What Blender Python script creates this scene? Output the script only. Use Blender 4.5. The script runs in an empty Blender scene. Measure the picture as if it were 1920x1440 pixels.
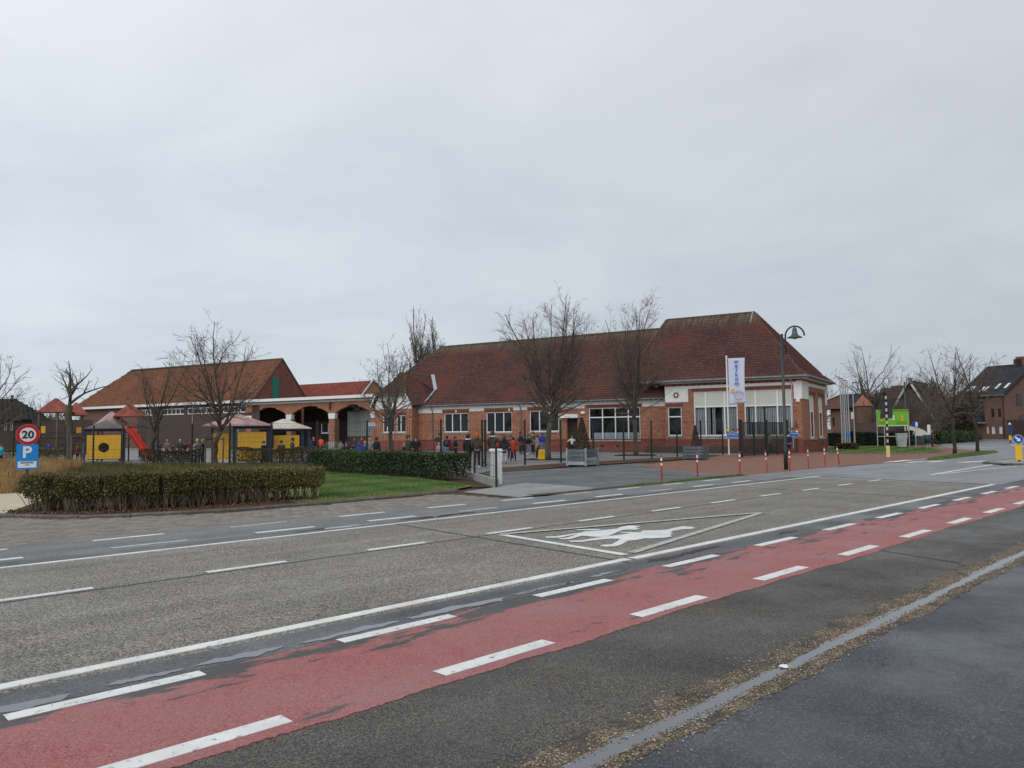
import bpy, bmesh, math, random
import numpy as np
from mathutils import Vector, Matrix, Euler
random.seed(7)
SC = bpy.context.scene
COL = SC.collection
PI = math.pi

# ------------------------------------------------------------------ camera
F = 1442.0; EYE = 1.7
rho = 0.0107; pit = math.atan(89.6 / F)
_fw = np.array([0, math.cos(pit), math.sin(pit)])
_r0 = np.array([1.0, 0, 0]); _u0 = np.array([0, -math.sin(pit), math.cos(pit)])
_r = _r0 * math.cos(rho) - _u0 * math.sin(rho)
_u = _u0 * math.cos(rho) + _r0 * math.sin(rho)
_O = np.array([0, 0, EYE])
cam = bpy.data.cameras.new("camera"); camo = bpy.data.objects.new("camera", cam); COL.objects.link(camo)
cam.sensor_width = 36; cam.lens = F / 1920 * 36; cam.clip_start = 0.1; cam.clip_end = 3000
camo.matrix_world = Matrix(((_r[0], _u[0], -_fw[0], 0), (_r[1], _u[1], -_fw[1], 0), (_r[2], _u[2], -_fw[2], EYE), (0, 0, 0, 1)))
SC.camera = camo

# ------------------------------------------------------------------ light
SUN_EL = math.radians(38); SUN_AZ = math.radians(200)   # overcast: broad soft sun behind the camera
world = bpy.data.worlds.new("World"); SC.world = world; world.use_nodes = True
wn = world.node_tree; wn.nodes.clear()
def WN(t, **k):
    n = wn.nodes.new(t)
    for a, b in k.items(): setattr(n, a, b)
    return n
wout = WN('ShaderNodeOutputWorld'); bg = WN('ShaderNodeBackground'); bg.inputs[1].default_value = 0.1
sky = WN('ShaderNodeTexSky', sky_type='NISHITA', sun_disc=False, sun_elevation=SUN_EL, sun_rotation=SUN_AZ)
tc = WN('ShaderNodeTexCoord'); sep = WN('ShaderNodeSeparateXYZ'); wn.links.new(tc.outputs['Generated'], sep.inputs[0])
def wmath(op, a, b=None, clamp=False):
    n = WN('ShaderNodeMath', operation=op, use_clamp=clamp)
    for i, v in enumerate((a, b)):
        if v is None: continue
        if isinstance(v, (int, float)): n.inputs[i].default_value = v
        else: wn.links.new(v, n.inputs[i])
    return n.outputs[0]
zc = wmath('MAXIMUM', sep.outputs[2], 0.0); den = wmath('ADD', zc, 0.16)
comb = WN('ShaderNodeCombineXYZ')
wn.links.new(wmath('DIVIDE', sep.outputs[0], den), comb.inputs[0]); wn.links.new(wmath('DIVIDE', sep.outputs[1], den), comb.inputs[1])
comb.inputs[2].default_value = 3.1
n1 = WN('ShaderNodeTexNoise'); n1.inputs['Scale'].default_value = 1.15; n1.inputs['Detail'].default_value = 7; n1.inputs['Roughness'].default_value = 0.55; n1.inputs['Distortion'].default_value = .4
wn.links.new(comb.outputs[0], n1.inputs['Vector'])
ramp = WN('ShaderNodeValToRGB'); e = ramp.color_ramp.elements
e[0].position = 0.30; e[0].color = (5.95, 6.45, 7.15, 1); e[1].position = 0.72; e[1].color = (7.25, 7.7, 8.3, 1)
wn.links.new(n1.outputs[0], ramp.inputs[0])
hr = WN('ShaderNodeValToRGB'); e = hr.color_ramp.elements
e[0].position = 0.0; e[0].color = (.86, .89, .90, 1); e[1].position = 0.5; e[1].color = (1.10, 1.09, 1.08, 1)
wn.links.new(zc, hr.inputs[0])
mul = WN('ShaderNodeMix', data_type='RGBA', blend_type='MULTIPLY'); mul.inputs[0].default_value = 1
wn.links.new(ramp.outputs[0], mul.inputs[6]); wn.links.new(hr.outputs[0], mul.inputs[7])
mx = WN('ShaderNodeMix', data_type='RGBA'); mx.inputs[0].default_value = 0.95
wn.links.new(sky.outputs[0], mx.inputs[6]); wn.links.new(mul.outputs[2], mx.inputs[7])
lr = WN('ShaderNodeMix', data_type='RGBA', blend_type='MULTIPLY'); lr.inputs[0].default_value = 1; lc = WN('ShaderNodeCombineXYZ')   # cloud deck thins out towards the left
lv = wmath('SUBTRACT', 1.0, wmath('MULTIPLY', sep.outputs[0], 0.24))
for i_ in range(3): wn.links.new(lv, lc.inputs[i_])
wn.links.new(mx.outputs[2], lr.inputs[6]); wn.links.new(lc.outputs[0], lr.inputs[7])
wn.links.new(lr.outputs[2], bg.inputs[0]); wn.links.new(bg.outputs[0], wout.inputs[0])
sl = bpy.data.lights.new("sun", 'SUN'); sl.energy = 1.15; sl.angle = math.radians(55); sl.color = (1, 0.97, 0.93)
so = bpy.data.objects.new("sun", sl); COL.objects.link(so)
_sd = Vector((math.sin(SUN_AZ) * math.cos(SUN_EL), math.cos(SUN_AZ) * math.cos(SUN_EL), math.sin(SUN_EL)))
so.rotation_euler = _sd.to_track_quat('Z', 'Y').to_euler(); so.location = _sd * 80
vs = SC.view_settings; vs.view_transform = 'Standard'; vs.look = 'None'; vs.exposure = 0.0; vs.gamma = 1
vs.use_curve_mapping = False

# ------------------------------------------------------------------ measuring helpers (points on the real ground)
def ray(x, y): return _fw * F + _r * (x - 960) - _u * (y - 720)
def G(x, y, h=0.0):
    d = ray(x, y); t = (h - EYE) / d[2]; p = _O + d * t
    return Vector((p[0], p[1], h))
def hor(x): return 794 + .0107 * (2420 - x)
def GZ(x, z):            # ground point seen in column x at forward distance z
    return Vector(((x - 960) / F * z, z, 0))
def unit(x, y):
    d = ray(x, y); v = Vector((d[0], d[1], 0)); v.normalize(); return v
RD = unit(2420, 794); LD = Vector((-RD[1], RD[0], 0)); ROAD_ROT = math.atan2(RD[1], RD[0])
UD = -unit(-1400, 819.9 + .0107 * 1400); ND = Vector((-UD[1], UD[0], 0)); SCH_ROT = math.atan2(UD[1], UD[0])
CORNER = G(1506, 848.7)
def rd(v): return (v.x * RD.x + v.y * RD.y, v.x * LD.x + v.y * LD.y)
def fromrd(a, b, z=0): v = RD * a + LD * b; return Vector((v.x, v.y, z))

# ------------------------------------------------------------------ objects
def setp(o, label=None, cat=None, group=None, kind=None):
    if label: o['label'] = label
    if cat: o['category'] = cat
    if group: o['group'] = group
    if kind: o['kind'] = kind
    return o
def thing(name, label, cat, loc=(0, 0, 0), rz=0, group=None):
    o = bpy.data.objects.new(name, None); o.empty_display_size = .2
    COL.objects.link(o); o.location = loc; o.rotation_euler = (0, 0, rz)
    return setp(o, label, cat, group)
def copy_tree(o, parent=None):
    c = o.copy(); COL.objects.link(c)
    if parent is not None: c.parent = parent
    for ch in list(o.children): copy_tree(ch, c)
    return c
class MB:
    def __init__(s): s.v = []; s.f = []; s.m = []
    def add(s, vs, fs, m=0):
        b = len(s.v); s.v += [tuple(x) for x in vs]
        for f in fs: s.f.append(tuple(b + i for i in f)); s.m.append(m)
        return s
    def box(s, x0, x1, y0, y1, z0, z1, m=0):
        v = [(x0, y0, z0), (x1, y0, z0), (x1, y1, z0), (x0, y1, z0), (x0, y0, z1), (x1, y0, z1), (x1, y1, z1), (x0, y1, z1)]
        return s.add(v, [(0, 3, 2, 1), (4, 5, 6, 7), (0, 1, 5, 4), (1, 2, 6, 5), (2, 3, 7, 6), (3, 0, 4, 7)], m)
    def quad(s, a, b, c, d, m=0): return s.add([a, b, c, d], [(0, 1, 2, 3)], m)
    def poly(s, pts, m=0): return s.add(pts, [tuple(range(len(pts)))], m)
    def prism(s, pts, z0, z1, m=0):
        n = len(pts); v = [(p[0], p[1], z0) for p in pts] + [(p[0], p[1], z1) for p in pts]
        return s.add(v, [tuple(range(n - 1, -1, -1)), tuple(range(n, 2 * n))] + [(i, (i + 1) % n, n + (i + 1) % n, n + i) for i in range(n)], m)
    def extr(s, pts, d, m=0):      # 3D polygon extruded by vector d
        n = len(pts); d = Vector(d); v = [Vector(p) for p in pts] + [Vector(p) + d for p in pts]
        return s.add(v, [tuple(range(n - 1, -1, -1)), tuple(range(n, 2 * n))] + [(i, (i + 1) % n, n + (i + 1) % n, n + i) for i in range(n)], m)
    def bar(s, a, b, w, t=None, m=0):   # square bar
        t = w if t is None else t; a = Vector(a); b = Vector(b); d = (b - a).normalized()
        up = Vector((0, 0, 1)) if abs(d.z) < .9 else Vector((0, 1, 0))
        x = d.cross(up).normalized(); y = x.cross(d).normalized(); v = []
        for p in (a, b):
            for i, j in ((-1, -1), (1, -1), (1, 1), (-1, 1)): v.append(p + x * i * w / 2 + y * j * t / 2)
        return s.add(v, [(0, 1, 2, 3), (7, 6, 5, 4), (0, 4, 5, 1), (1, 5, 6, 2), (2, 6, 7, 3), (3, 7, 4, 0)], m)
    def tube(s, pts, rs, n=8, m=0, cap=True):
        pts = [Vector(p) for p in pts]
        if isinstance(rs, (int, float)): rs = [rs] * len(pts)
        ux = None; b = len(s.v)
        for i, p in enumerate(pts):
            d = (pts[min(i + 1, len(pts) - 1)] - pts[max(i - 1, 0)])
            if d.length < 1e-9: d = Vector((0, 0, 1))
            d.normalize()
            if ux is None: ux = d.cross(Vector((0, 0, 1)) if abs(d.z) < .95 else Vector((1, 0, 0))).normalized()
            else: ux = (ux - d * ux.dot(d)).normalized()
            uy = d.cross(ux)
            for k in range(n):
                a = 2 * PI * k / n; s.v.append(tuple(p + (ux * math.cos(a) + uy * math.sin(a)) * rs[i]))
        for i in range(len(pts) - 1):
            for k in range(n):
                k2 = (k + 1) % n; s.f.append((b + i * n + k, b + i * n + k2, b + (i + 1) * n + k2, b + (i + 1) * n + k)); s.m.append(m)
        if cap:
            s.f.append(tuple(b + k for k in range(n - 1, -1, -1))); s.m.append(m)
            e0 = b + (len(pts) - 1) * n; s.f.append(tuple(e0 + k for k in range(n))); s.m.append(m)
        return s
    def lathe(s, prof, n=16, c=(0, 0, 0), m=0):
        b = len(s.v)
        for r, z in prof:
            for k in range(n):
                a = 2 * PI * k / n; s.v.append((c[0] + r * math.cos(a), c[1] + r * math.sin(a), c[2] + z))
        for i in range(len(prof) - 1):
            for k in range(n):
                k2 = (k + 1) % n; s.f.append((b + i * n + k, b + i * n + k2, b + (i + 1) * n + k2, b + (i + 1) * n + k)); s.m.append(m)
        return s
    def ellip(s, c, r, nu=8, nv=6, m=0, zmin=-1.0):
        b = len(s.v); t0 = math.asin(max(-1, zmin))
        for j in range(nv + 1):
            t = t0 + (PI / 2 - t0) * j / nv
            for i in range(nu):
                a = 2 * PI * i / nu
                s.v.append((c[0] + r[0] * math.cos(t) * math.cos(a), c[1] + r[1] * math.cos(t) * math.sin(a), c[2] + r[2] * math.sin(t)))
        for j in range(nv):
            for i in range(nu):
                i2 = (i + 1) % nu; s.f.append((b + j * nu + i, b + j * nu + i2, b + (j + 1) * nu + i2, b + (j + 1) * nu + i)); s.m.append(m)
        return s
    def mesh(s, name, mats, smooth=False):
        me = bpy.data.meshes.new(name); me.from_pydata(s.v, [], s.f)
        for mt in (mats if isinstance(mats, (list, tuple)) else [mats]): me.materials.append(mt)
        if me.polygons:
            me.polygons.foreach_set('material_index', s.m)
            if smooth: me.polygons.foreach_set('use_smooth', [True] * len(me.polygons))
        me.update(); return me
    def build(s, name, mats, parent=None, smooth=False, loc=None, rz=None, **kw):
        o = bpy.data.objects.new(name, s.mesh(name, mats, smooth)); COL.objects.link(o)
        if parent is not None: o.parent = parent
        if loc is not None: o.location = loc
        if rz is not None: o.rotation_euler = (0, 0, rz)
        return setp(o, **kw)
def npmesh(name, V, Q, mats, rnd=None, mi=None, smooth=False):   # vectorised quads
    me = bpy.data.meshes.new(name); k = Q.shape[1]
    me.vertices.add(len(V)); me.vertices.foreach_set('co', V.astype(np.float32).ravel())
    me.loops.add(Q.size); me.loops.foreach_set('vertex_index', Q.astype(np.int32).ravel())
    me.polygons.add(len(Q)); me.polygons.foreach_set('loop_start', np.arange(0, Q.size, k, dtype=np.int32))
    me.polygons.foreach_set('loop_total', np.full(len(Q), k, dtype=np.int32))
    for mt in (mats if isinstance(mats, (list, tuple)) else [mats]): me.materials.append(mt)
    if mi is not None: me.polygons.foreach_set('material_index', mi.astype(np.int32))
    if smooth: me.polygons.foreach_set('use_smooth', np.ones(len(Q), dtype=bool))
    if rnd is not None:
        a = me.attributes.new('rnd', 'FLOAT', 'FACE'); a.data.foreach_set('value', rnd.astype(np.float32))
    me.update(calc_edges=True); me.validate(); return me
def link(me, name, parent=None, loc=None, rz=None, **kw):
    o = bpy.data.objects.new(name, me); COL.objects.link(o)
    if parent is not None: o.parent = parent
    if loc is not None: o.location = loc
    if rz is not None: o.rotation_euler = (0, 0, rz)
    return setp(o, **kw)

# ------------------------------------------------------------------ materials
class NT:
    def __init__(s, name):
        s.mat = bpy.data.materials.new(name); s.mat.use_nodes = True; s.t = s.mat.node_tree; s.t.nodes.clear()
        s.out = s.n('ShaderNodeOutputMaterial'); s.p = s.n('ShaderNodeBsdfPrincipled'); s.l(s.p.outputs[0], s.out.inputs[0])
        s.co = s.n('ShaderNodeTexCoord').outputs['Object']
    def n(s, t, **k):
        nd = s.t.nodes.new(t)
        for a, b in k.items(): setattr(nd, a, b)
        return nd
    def l(s, a, b): s.t.links.new(a, b)
    def set(s, inp, v):
        if isinstance(v, (int, float)): inp.default_value = v
        elif isinstance(v, tuple): inp.default_value = (*v, 1) if len(v) == 3 else v
        else: s.l(v, inp)
    def math(s, op, a, b=0.0, clamp=False):
        nd = s.n('ShaderNodeMath', operation=op, use_clamp=clamp); s.set(nd.inputs[0], a); s.set(nd.inputs[1], b); return nd.outputs[0]
    def noise(s, scale, detail=3, rough=.55, vec=None, scl=None):
        nd = s.n('ShaderNodeTexNoise'); nd.inputs['Scale'].default_value = scale; nd.inputs['Detail'].default_value = detail; nd.inputs['Roughness'].default_value = rough
        v = s.co if vec is None else vec
        if scl:
            m = s.n('ShaderNodeMapping'); m.inputs['Scale'].default_value = scl; s.l(v, m.inputs[0]); v = m.outputs[0]
        s.l(v, nd.inputs['Vector']); return nd.outputs[0]
    def voro(s, scale, vec=None, out='Color', feat='F1'):
        nd = s.n('ShaderNodeTexVoronoi', feature=feat); nd.inputs['Scale'].default_value = scale; s.l(s.co if vec is None else vec, nd.inputs['Vector']); return nd.outputs[out]
    def ramp(s, f, stops):
        nd = s.n('ShaderNodeValToRGB'); el = nd.color_ramp.elements
        while len(el) < len(stops): el.new(.5)
        for e, (p, c) in zip(el, stops): e.position = p; e.color = (*c, 1) if isinstance(c, tuple) else (c, c, c, 1)
        s.l(f, nd.inputs[0]); return nd.outputs[0]
    def mix(s, f, a, b, mode='MIX'):
        nd = s.n('ShaderNodeMix', data_type='RGBA', blend_type=mode); s.set(nd.inputs[0], f); s.set(nd.inputs[6], a); s.set(nd.inputs[7], b); return nd.outputs[2]
    def bump(s, h, st, dist=.01):
        nd = s.n('ShaderNodeBump'); nd.inputs['Strength'].default_value = st; nd.inputs['Distance'].default_value = dist; s.l(h, nd.inputs['Height']); s.l(nd.outputs[0], s.p.inputs['Normal'])
    def fin(s, col, rough=.8, metal=0.0, spec=.5):
        s.set(s.p.inputs['Base Color'], col); s.set(s.p.inputs['Roughness'], rough); s.set(s.p.inputs['Metallic'], metal); s.set(s.p.inputs['Specular IOR Level'], spec); return s.mat
def simple(name, c, rough=.75, var=.15, scale=6.0, metal=0.0, spec=.4, bump=0.0, rnd=0.0, grime=0.0):
    t = NT(name); n = t.noise(scale, 4)
    lo = tuple(x * (1 - var) for x in c); hi = tuple(min(1, x * (1 + var)) for x in c)
    col = t.ramp(n, [(.3, lo), (.7, hi)])
    if grime: col = t.mix(t.ramp(t.noise(scale * .35, 5, .65), [(.5, 0.0), (.75, grime)]), col, tuple(x * .45 + .01 for x in c))
    if rnd:
        oi = t.n('ShaderNodeObjectInfo').outputs['Random']
        k = t.math('ADD', t.math('MULTIPLY', oi, 2 * rnd), 1 - rnd)
        cb = t.n('ShaderNodeCombineXYZ'); [t.l(k, cb.inputs[i]) for i in range(3)]
        col = t.mix(1.0, col, cb.outputs[0], 'MULTIPLY')
    if bump: t.bump(t.noise(scale * 8, 3), bump, .01)
    return t.fin(col, rough, metal, spec)
def attr_mat(name, stops, rough=.8, spec=.3, extra=None, trans=0.0):
    t = NT(name); a = t.n('ShaderNodeAttribute', attribute_name='rnd')
    col = t.ramp(a.outputs['Fac'], stops)
    m = t.fin(col, rough, 0, spec)
    return m

def brick_mat(name, c1, c2, mortar, w=.22, h=.075, dirt=.35, axis='wall'):
    t = NT(name); s = t.n('ShaderNodeSeparateXYZ'); t.l(t.co, s.inputs[0]); cb = t.n('ShaderNodeCombineXYZ')
    if axis == 'wall':
        t.l(t.math('ADD', s.outputs[0], s.outputs[1]), cb.inputs[0]); t.l(s.outputs[2], cb.inputs[1])
    else:
        t.l(s.outputs[0], cb.inputs[0]); t.l(s.outputs[1], cb.inputs[1])
    b = t.n('ShaderNodeTexBrick'); t.l(cb.outputs[0], b.inputs['Vector']); b.inputs['Scale'].default_value = 1.0
    b.inputs['Brick Width'].default_value = w; b.inputs['Row Height'].default_value = h; b.inputs['Mortar Size'].default_value = .006 if axis == 'wall' else .004
    b.inputs['Mortar Smooth'].default_value = .3; b.inputs['Bias'].default_value = 0
    t.set(b.inputs['Color1'], c1); t.set(b.inputs['Color2'], c2); t.set(b.inputs['Mortar'], mortar)
    big = t.ramp(t.noise(.8, 5, .6), [(.35, 0.0), (.75, dirt)])
    col = t.mix(big, b.outputs['Color'], tuple(x * .35 for x in c1))
    fine = t.ramp(t.noise(9, 3), [(.3, .8), (.7, 1.2)])
    col = t.mix(1.0, col, fine, 'MULTIPLY')
    t.bump(t.math('SUBTRACT', 1.0, b.outputs['Fac']), .5, .01)
    return t.fin(col, .85, 0, .25)

M = {}
def asphalt(name, base, stone, vs_=80, thr=.62, rough=(.45, .8), blotch=.25, tint=None, crack=0.0):
    t = NT(name)
    v = t.voro(vs_); sv = t.n('ShaderNodeSeparateColor'); t.l(v, sv.inputs[0])
    sp = t.ramp(sv.outputs[0], [(thr - .12, 0.0), (thr + .28, 1.0)])
    darks = t.ramp(sv.outputs[1], [(.0, .55), (.5, 1.0)])
    col = t.mix(sp, base, stone)
    col = t.mix(1.0, col, darks, 'MULTIPLY')
    if tint: col = t.mix(t.ramp(sv.outputs[2], [(.72, 0.0), (.95, .8)]), col, tint)
    bl = t.ramp(t.noise(.55, 6, .62), [(.32, 1 - blotch), (.68, 1 + blotch)])
    col = t.mix(1.0, col, bl, 'MULTIPLY')
    st = t.ramp(t.noise(1.6, 5, .6, scl=(.05, 1.3, 1)), [(.33, .78), (.67, 1.18)])
    col = t.mix(1.0, col, st, 'MULTIPLY')
    if crack:
        dn = t.n('ShaderNodeVectorMath', operation='ADD'); nz = t.n('ShaderNodeTexNoise'); nz.inputs['Scale'].default_value = 3; t.l(t.co, nz.inputs['Vector']); t.l(t.co, dn.inputs[0]); t.l(nz.outputs['Color'], dn.inputs[1])
        ce = t.voro(.7, dn.outputs[0], 'Distance', 'DISTANCE_TO_EDGE')
        col = t.mix(t.ramp(ce, [(0.0, crack), (.012, 0.0)]), col, tuple(x * .2 for x in base))
    r = t.ramp(t.noise(.7, 5, .6), [(.35, rough[0]), (.65, rough[1])])
    t.bump(sv.outputs[0], .5, .004)
    return t.fin(col, r, 0, .5)
M['slab'] = asphalt('exposed_aggregate_concrete', (.078, .072, .064), (.40, .375, .335), 88, .60, (.55, .85), .16, (.36, .30, .2))
M['shoulder'] = asphalt('grey_worn_asphalt', (.135, .132, .126), (.26, .255, .24), 90, .6, (.45, .75), .2)
M['wet'] = asphalt('wet_dark_asphalt', (.05, .05, .053), (.14, .135, .13), 80, .66, (.25, .6), .25)
M['strip'] = asphalt('brown_black_asphalt', (.019, .0185, .0185), (.14, .13, .115), 135, .72, (.4, .75), .5, (.2, .15, .09))
M['near'] = asphalt('blue_black_asphalt', (.030, .034, .040), (.12, .125, .13), 120, .74, (.25, .62), .6, None, .85)
M['junction'] = asphalt('smooth_grey_asphalt', (.165, .17, .18), (.28, .285, .29), 60, .6, (.3, .5), .15)
M['apron'] = asphalt('dark_patched_asphalt', (.085, .087, .085), (.2, .2, .195), 70, .65, (.45, .75), .4, None, .3)
M['concrete'] = asphalt('pale_concrete', (.27, .275, .26), (.36, .365, .35), 60, .6, (.55, .8), .12)
M['play'] = asphalt('playground_asphalt', (.20, .195, .185), (.3, .29, .28), 60, .6, (.45, .75), .15)
def gravel_m():
    t = NT('ochre_gravel'); v = t.voro(105); sv = t.n('ShaderNodeSeparateColor'); t.l(v, sv.inputs[0])
    col = t.ramp(sv.outputs[0], [(0, (.035, .026, .018)), (.4, (.115, .085, .052)), (.75, (.22, .16, .095)), (1, (.46, .39, .3))])
    col = t.mix(t.ramp(t.noise(3.5, 5, .65), [(.40, 0.0), (.60, .9)]), col, (.042, .038, .035))
    t.bump(sv.outputs[1], .8, .012); return t.fin(col, .75, 0, .4)
M['gravel'] = gravel_m()
def red_m():
    t = NT('red_cycle_lane_coating'); v = t.voro(120); sv = t.n('ShaderNodeSeparateColor'); t.l(v, sv.inputs[0])
    col = t.ramp(sv.outputs[0], [(0, (.12, .035, .034)), (.2, (.31, .085, .08)), (.85, (.38, .125, .118)), (1, (.44, .21, .20))])
    col = t.mix(t.ramp(t.noise(1.3, 6, .6), [(.4, 0.0), (.75, .5)]), col, (.30, .175, .165))
    wear = t.noise(2.1, 7, .68, scl=(.45, 1.6, 1)); s = t.n('ShaderNodeSeparateXYZ'); t.l(t.co, s.inputs[0])
    edge = t.math('SUBTRACT', t.math('MULTIPLY', t.math('SUBTRACT', s.outputs[1], 4.95), .28, True), .03)      # worn through beside the gully
    w = t.ramp(t.math('ADD', wear, edge), [(.575, 0.0), (.625, 1.0)])
    col = t.mix(w, col, (.07, .066, .062))
    t.bump(sv.outputs[0], .4, .003)
    return t.fin(col, t.ramp(t.noise(.9, 4), [(.35, .5), (.65, .75)]), 0, .4)
M['red'] = red_m()
def paint_m():
    t = NT('worn_white_road_paint'); n = t.noise(14, 6, .7); col = t.mix(t.ramp(n, [(.56, 0.0), (.66, .85)]), (.78, .78, .75), (.24, .235, .22))
    col = t.mix(1.0, col, t.ramp(t.noise(2.2, 5), [(.3, .78), (.7, 1.05)]), 'MULTIPLY'); return t.fin(col, .6, 0, .4)
M['paint'] = paint_m()
def paint2():
    t = NT('faded_white_road_paint'); n = t.noise(9, 7, .72); col = t.mix(t.ramp(n, [(.44, 0.0), (.66, .9)]), (.52, .51, .48), (.2, .19, .17)); return t.fin(col, .7, 0, .3)
M['paint_old'] = paint2()
def water_m():
    t = NT('puddle_water'); t.bump(t.noise(30, 2), .02, .002); return t.fin((.10, .105, .112), .04, 0, 1.0)
M['water'] = water_m()
M['joint'] = simple('tar_joint', (.03, .03, .03), .6)
M['redpave'] = brick_mat('red_clay_pavers', (.30, .15, .105), (.22, .105, .075), (.12, .085, .07), .22, .11, .35, 'floor')
def grass_m(name, a, b, c):
    t = NT(name); col = t.ramp(t.noise(14, 6, .7), [(.3, a), (.55, b), (.75, c)]); col = t.mix(t.ramp(t.noise(.9, 6, .65), [(.42, 0.0), (.62, .8)]), col, (c[0] * 1.0, c[1] * .8, c[2] * .8)); t.bump(t.noise(60, 3), .6, .03); return t.fin(col, .9, 0, .15)
M['lawn'] = grass_m('lawn_ground', (.07, .10, .035), (.115, .17, .05), (.20, .22, .08))
M['field'] = grass_m('rough_ground', (.06, .06, .04), (.09, .09, .06), (.12, .11, .075))
M['soil'] = grass_m('leaf_litter_soil', (.035, .022, .015), (.075, .045, .03), (.14, .095, .06))
M['sand'] = simple('pale_sandy_path', (.50, .44, .30), .9, .12, 3, bump=.3)
M['blade'] = attr_mat('grass_blades', [(0, (.05, .10, .03)), (.5, (.10, .19, .05)), (.8, (.21, .26, .08)), (1, (.30, .28, .11))])
M['straw'] = attr_mat('straw_grass', [(0, (.18, .10, .04)), (.5, (.36, .22, .09)), (1, (.5, .36, .18))])
M['hedge_a'] = attr_mat('hedge_winter_leaves', [(0, (.04, .042, .014)), (.4, (.115, .110, .032)), (.75, (.20, .16, .055)), (1, (.33, .25, .10))], .7)
M['hedge_b'] = attr_mat('hedge_evergreen_leaves', [(0, (.014, .030, .012)), (.5, (.036, .068, .022)), (.85, (.08, .115, .034)), (1, (.17, .18, .06))], .55)
M['hedge_c'] = attr_mat('hedge_dark_leaves', [(0, (.008, .014, .008)), (.6, (.016, .03, .014)), (1, (.04, .06, .025))], .7)
M['hedge_d'] = attr_mat('hedge_brown_leaves', [(0, (.03, .025, .012)), (.5, (.06, .058, .022)), (1, (.13, .10, .05))], .8)
M['bark'] = simple('grey_green_bark', (.085, .075, .055), .9, .35, 9, bump=.5, grime=.4)
M['bark_dark'] = simple('dark_bark', (.04, .034, .03), .9, .3, 9)
M['twig'] = simple('winter_twigs', (.115, .088, .066), .9, .25, 3)
M['twig_far'] = simple('far_winter_twigs', (.11, .095, .08), .9, .2, 1)
M['stem'] = simple('hedge_stems', (.12, .10, .06), .85, .35, 12)
M['brick'] = brick_mat('orange_brick', (.45, .195, .11), (.27, .105, .065), (.28, .22, .18), dirt=.4)
M['brick_red'] = brick_mat('dark_red_brick', (.27, .085, .062), (.19, .06, .045), (.17, .12, .1), dirt=.45)
M['brick_house'] = brick_mat('brown_brick', (.20, .105, .08), (.15, .08, .062), (.2, .16, .13), dirt=.25)
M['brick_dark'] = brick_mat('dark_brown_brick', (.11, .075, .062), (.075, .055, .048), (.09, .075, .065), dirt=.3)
def tile_m(name, c, d, moss, mamt=.8, red=None):
    t = NT(name); a = t.n('ShaderNodeAttribute', attribute_name='rnd'); b = t.n('ShaderNodeAttribute', attribute_name='moss')
    col = t.ramp(a.outputs['Fac'], [(0, tuple((x + y) / 2 for x, y in zip(c, d))), (.6, c), (1, tuple(min(1, x * 1.25) for x in c))])
    col = t.mix(1.0, col, t.ramp(t.noise(.45, 5, .62), [(.3, .78), (.7, 1.18)]), 'MULTIPLY')
    if red: col = t.mix(t.ramp(t.noise(.22, 4, .55), [(.48, 0.0), (.62, .8)]), col, red)
    mo = t.math('MULTIPLY', b.outputs['Fac'], t.ramp(t.noise(1.0, 4, .6, scl=(5, .5, .5)), [(.38, 0.0), (.6, mamt)]), True)
    col = t.mix(mo, col, moss)
    return t.fin(col, .75, 0, .3)
M['butt'] = simple('painted_shade_tile_edge', (.03, .018, .016), .9, .3, 5)  # shadow lines between courses painted in: dark tile lips and deck below
M['tiles'] = tile_m('clay_pantiles', (.105, .047, .040), (.055, .029, .027), (.20, .20, .13), .75, (.15, .052, .040))
M['tiles_hall'] = tile_m('orange_weathered_tiles', (.215, .088, .048), (.14, .06, .036), (.09, .075, .045), .7)
M['tiles_red'] = tile_m('new_red_tiles', (.25, .065, .042), (.19, .05, .036), (.1, .08, .05), .1)
M['tiles_grey'] = tile_m('dark_slate_tiles', (.034, .037, .045), (.028, .03, .035), (.07, .07, .06), .2)
M['tiles_brown'] = tile_m('brown_roof_tiles', (.085, .055, .045), (.06, .04, .033), (.08, .07, .05), .3)
M['ridge'] = simple('mossy_ridge_tiles', (.085, .065, .045), .9, .4, 4)
M['plaster'] = simple('white_plaster', (.74, .74, .72), .8, .08, 2, grime=.35)
M['pillar'] = simple('stained_white_masonry', (.58, .58, .56), .85, .12, 3, grime=.5)
M['frame'] = simple('white_window_frame', (.78, .79, .78), .45, .04, 3, spec=.5)
M['cream'] = simple('cream_blind', (.56, .58, .50), .7, .05, 1)
M['hip'] = simple('hip_tiles', (.11, .05, .04), .8, .3, 5)
M['slat'] = simple('grey_blind_slats', (.66, .69, .72), .7, .15, 4)
M['gutter'] = simple('zinc_gutter', (.16, .17, .18), .5, .2, 3, metal=.4)
M['zinc'] = simple('pale_zinc', (.42, .45, .48), .45, .2, 4, metal=.5)
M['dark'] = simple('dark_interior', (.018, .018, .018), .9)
M['stone'] = simple('grey_sill_stone', (.30, .30, .28), .8, .25, 5, grime=.5)
M['black'] = simple('black_powder_coat', (.012, .013, .014), .45, .1, spec=.5)
M['green'] = simple('dark_green_paint', (.018, .028, .026), .4, .15, spec=.6)
M['white'] = simple('white_paint', (.78, .78, .76), .5, .06, 4, grime=.2)
M['bollard_red'] = simple('faded_red_bollard', (.36, .045, .028), .55, .25, 8, rnd=.15)
M['red_paint'] = simple('red_plastic', (.72, .035, .02), .45, .1, spec=.5)
M['redroof'] = simple('red_play_roof', (.25, .062, .042), .7, .35, 2.5, grime=.5)
M['pinkroof'] = simple('faded_pink_roof', (.42, .27, .25), .7, .3, 1.5, grime=.5)
M['greyroof'] = simple('grey_play_roof', (.13, .12, .11), .7, .25, 2)
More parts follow.
